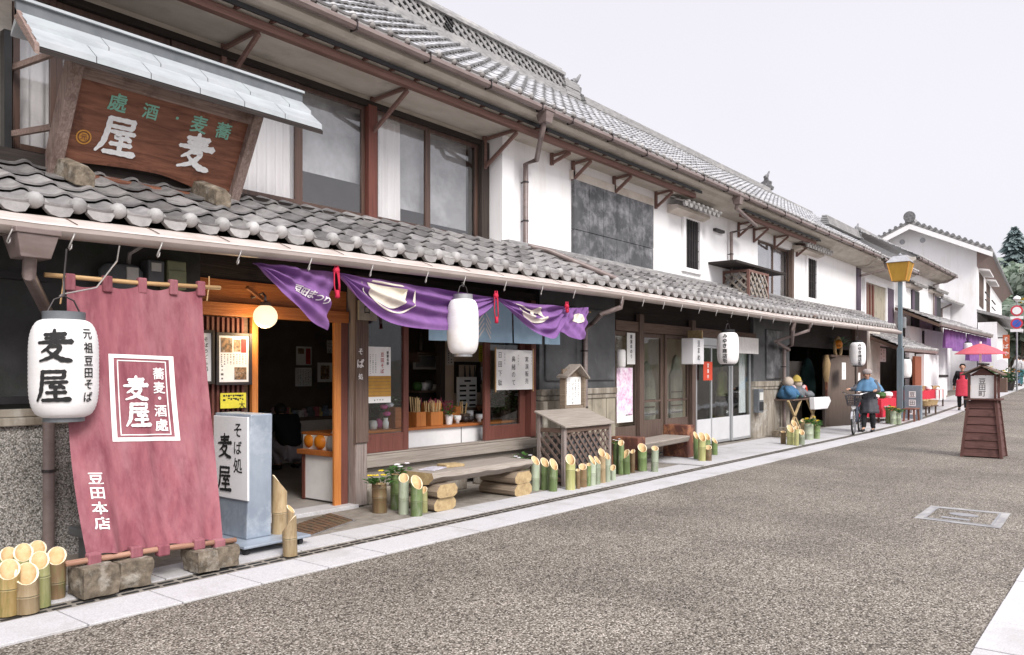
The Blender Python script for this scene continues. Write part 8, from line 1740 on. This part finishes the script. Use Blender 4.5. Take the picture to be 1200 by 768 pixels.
# ================================================================== CAMERA, LIGHT
cam = bpy.data.cameras.new('camera'); co = bpy.data.objects.new('camera', cam); C.objects.link(co)
cam.sensor_fit = 'HORIZONTAL'; cam.sensor_width = 36; cam.lens = 36 * FP / 1200
cam.shift_y = (HZ - 384) / 1200
co.location = (0, 0, EYE); co.rotation_euler = (R(90), 0, AL - R(90)); cam.clip_end = 3000; cam.clip_start = .05
sc.camera = co
w = bpy.data.worlds.new('World'); sc.world = w; w.use_nodes = True
n, l = w.node_tree.nodes, w.node_tree.links
SUN_EL, SUN_DIR = 41, Vector((-.40, -.92))               # the brighter part of the overcast lies behind the camera
sky = n.new('ShaderNodeTexSky'); sky.sky_type = 'NISHITA'; sky.sun_disc = False
sky.sun_elevation = R(SUN_EL); sky.sun_rotation = math.atan2(SUN_DIR.x, SUN_DIR.y); sky.dust_density = 4; sky.air_density = 1.0
hs = n.new('ShaderNodeHueSaturation'); hs.inputs['Saturation'].default_value = .10
l.new(sky.outputs[0], hs.inputs['Color'])
mx = n.new('ShaderNodeMix'); mx.data_type = 'RGBA'; mx.inputs[0].default_value = .72     # an even cloud sheet over most of it
l.new(hs.outputs[0], mx.inputs[6]); mx.inputs[7].default_value = (8.3, 8.1, 8.8, 1)
tc = n.new('ShaderNodeTexCoord'); sp = n.new('ShaderNodeSeparateXYZ'); l.new(tc.outputs['Generated'], sp.inputs[0])
mr = n.new('ShaderNodeMapRange'); mr.inputs[1].default_value = .42; mr.inputs[2].default_value = .95; mr.inputs[3].default_value = 1; mr.inputs[4].default_value = 2.5
l.new(sp.outputs['Z'], mr.inputs[0])
nz = n.new('ShaderNodeTexNoise'); nz.inputs['Scale'].default_value = 2.2; nz.inputs['Detail'].default_value = 5
l.new(tc.outputs['Generated'], nz.inputs['Vector'])
m2 = n.new('ShaderNodeMapRange'); m2.inputs[1].default_value = .3; m2.inputs[2].default_value = .7; m2.inputs[3].default_value = .985; m2.inputs[4].default_value = 1.015
l.new(nz.outputs['Fac'], m2.inputs[0])
mm = n.new('ShaderNodeMath'); mm.operation = 'MULTIPLY'; l.new(mr.outputs[0], mm.inputs[0]); l.new(m2.outputs[0], mm.inputs[1])
mv = n.new('ShaderNodeMix'); mv.data_type = 'RGBA'; mv.blend_type = 'MULTIPLY'; mv.inputs[0].default_value = 1
l.new(mx.outputs[2], mv.inputs[6]); l.new(mm.outputs[0], mv.inputs[7])
bg = n['Background']; bg.inputs['Strength'].default_value = .102
l.new(mv.outputs[2], bg.inputs['Color'])
sd = bpy.data.lights.new('sun', 'SUN'); sd.energy = 2.7; sd.angle = R(22); sd.color = (1, .96, .92)
so = bpy.data.objects.new('sun', sd); C.objects.link(so)
el = R(SUN_EL); d = Vector((SUN_DIR.normalized().x * math.cos(el), SUN_DIR.normalized().y * math.cos(el), math.sin(el)))
so.rotation_euler = d.to_track_quat('Z', 'Y').to_euler(); so.location = (0, -5, 20)
sc.view_settings.view_transform = 'Standard'; sc.view_settings.look = 'None'; sc.view_settings.exposure = 0.36; sc.view_settings.gamma = 1
sc.render.engine = 'CYCLES'; sc.cycles.use_denoising = True
try: sc.cycles.denoiser = 'OPENIMAGEDENOISE'
except Exception: pass
sc.cycles.max_bounces = 8; sc.cycles.transparent_max_bounces = 16
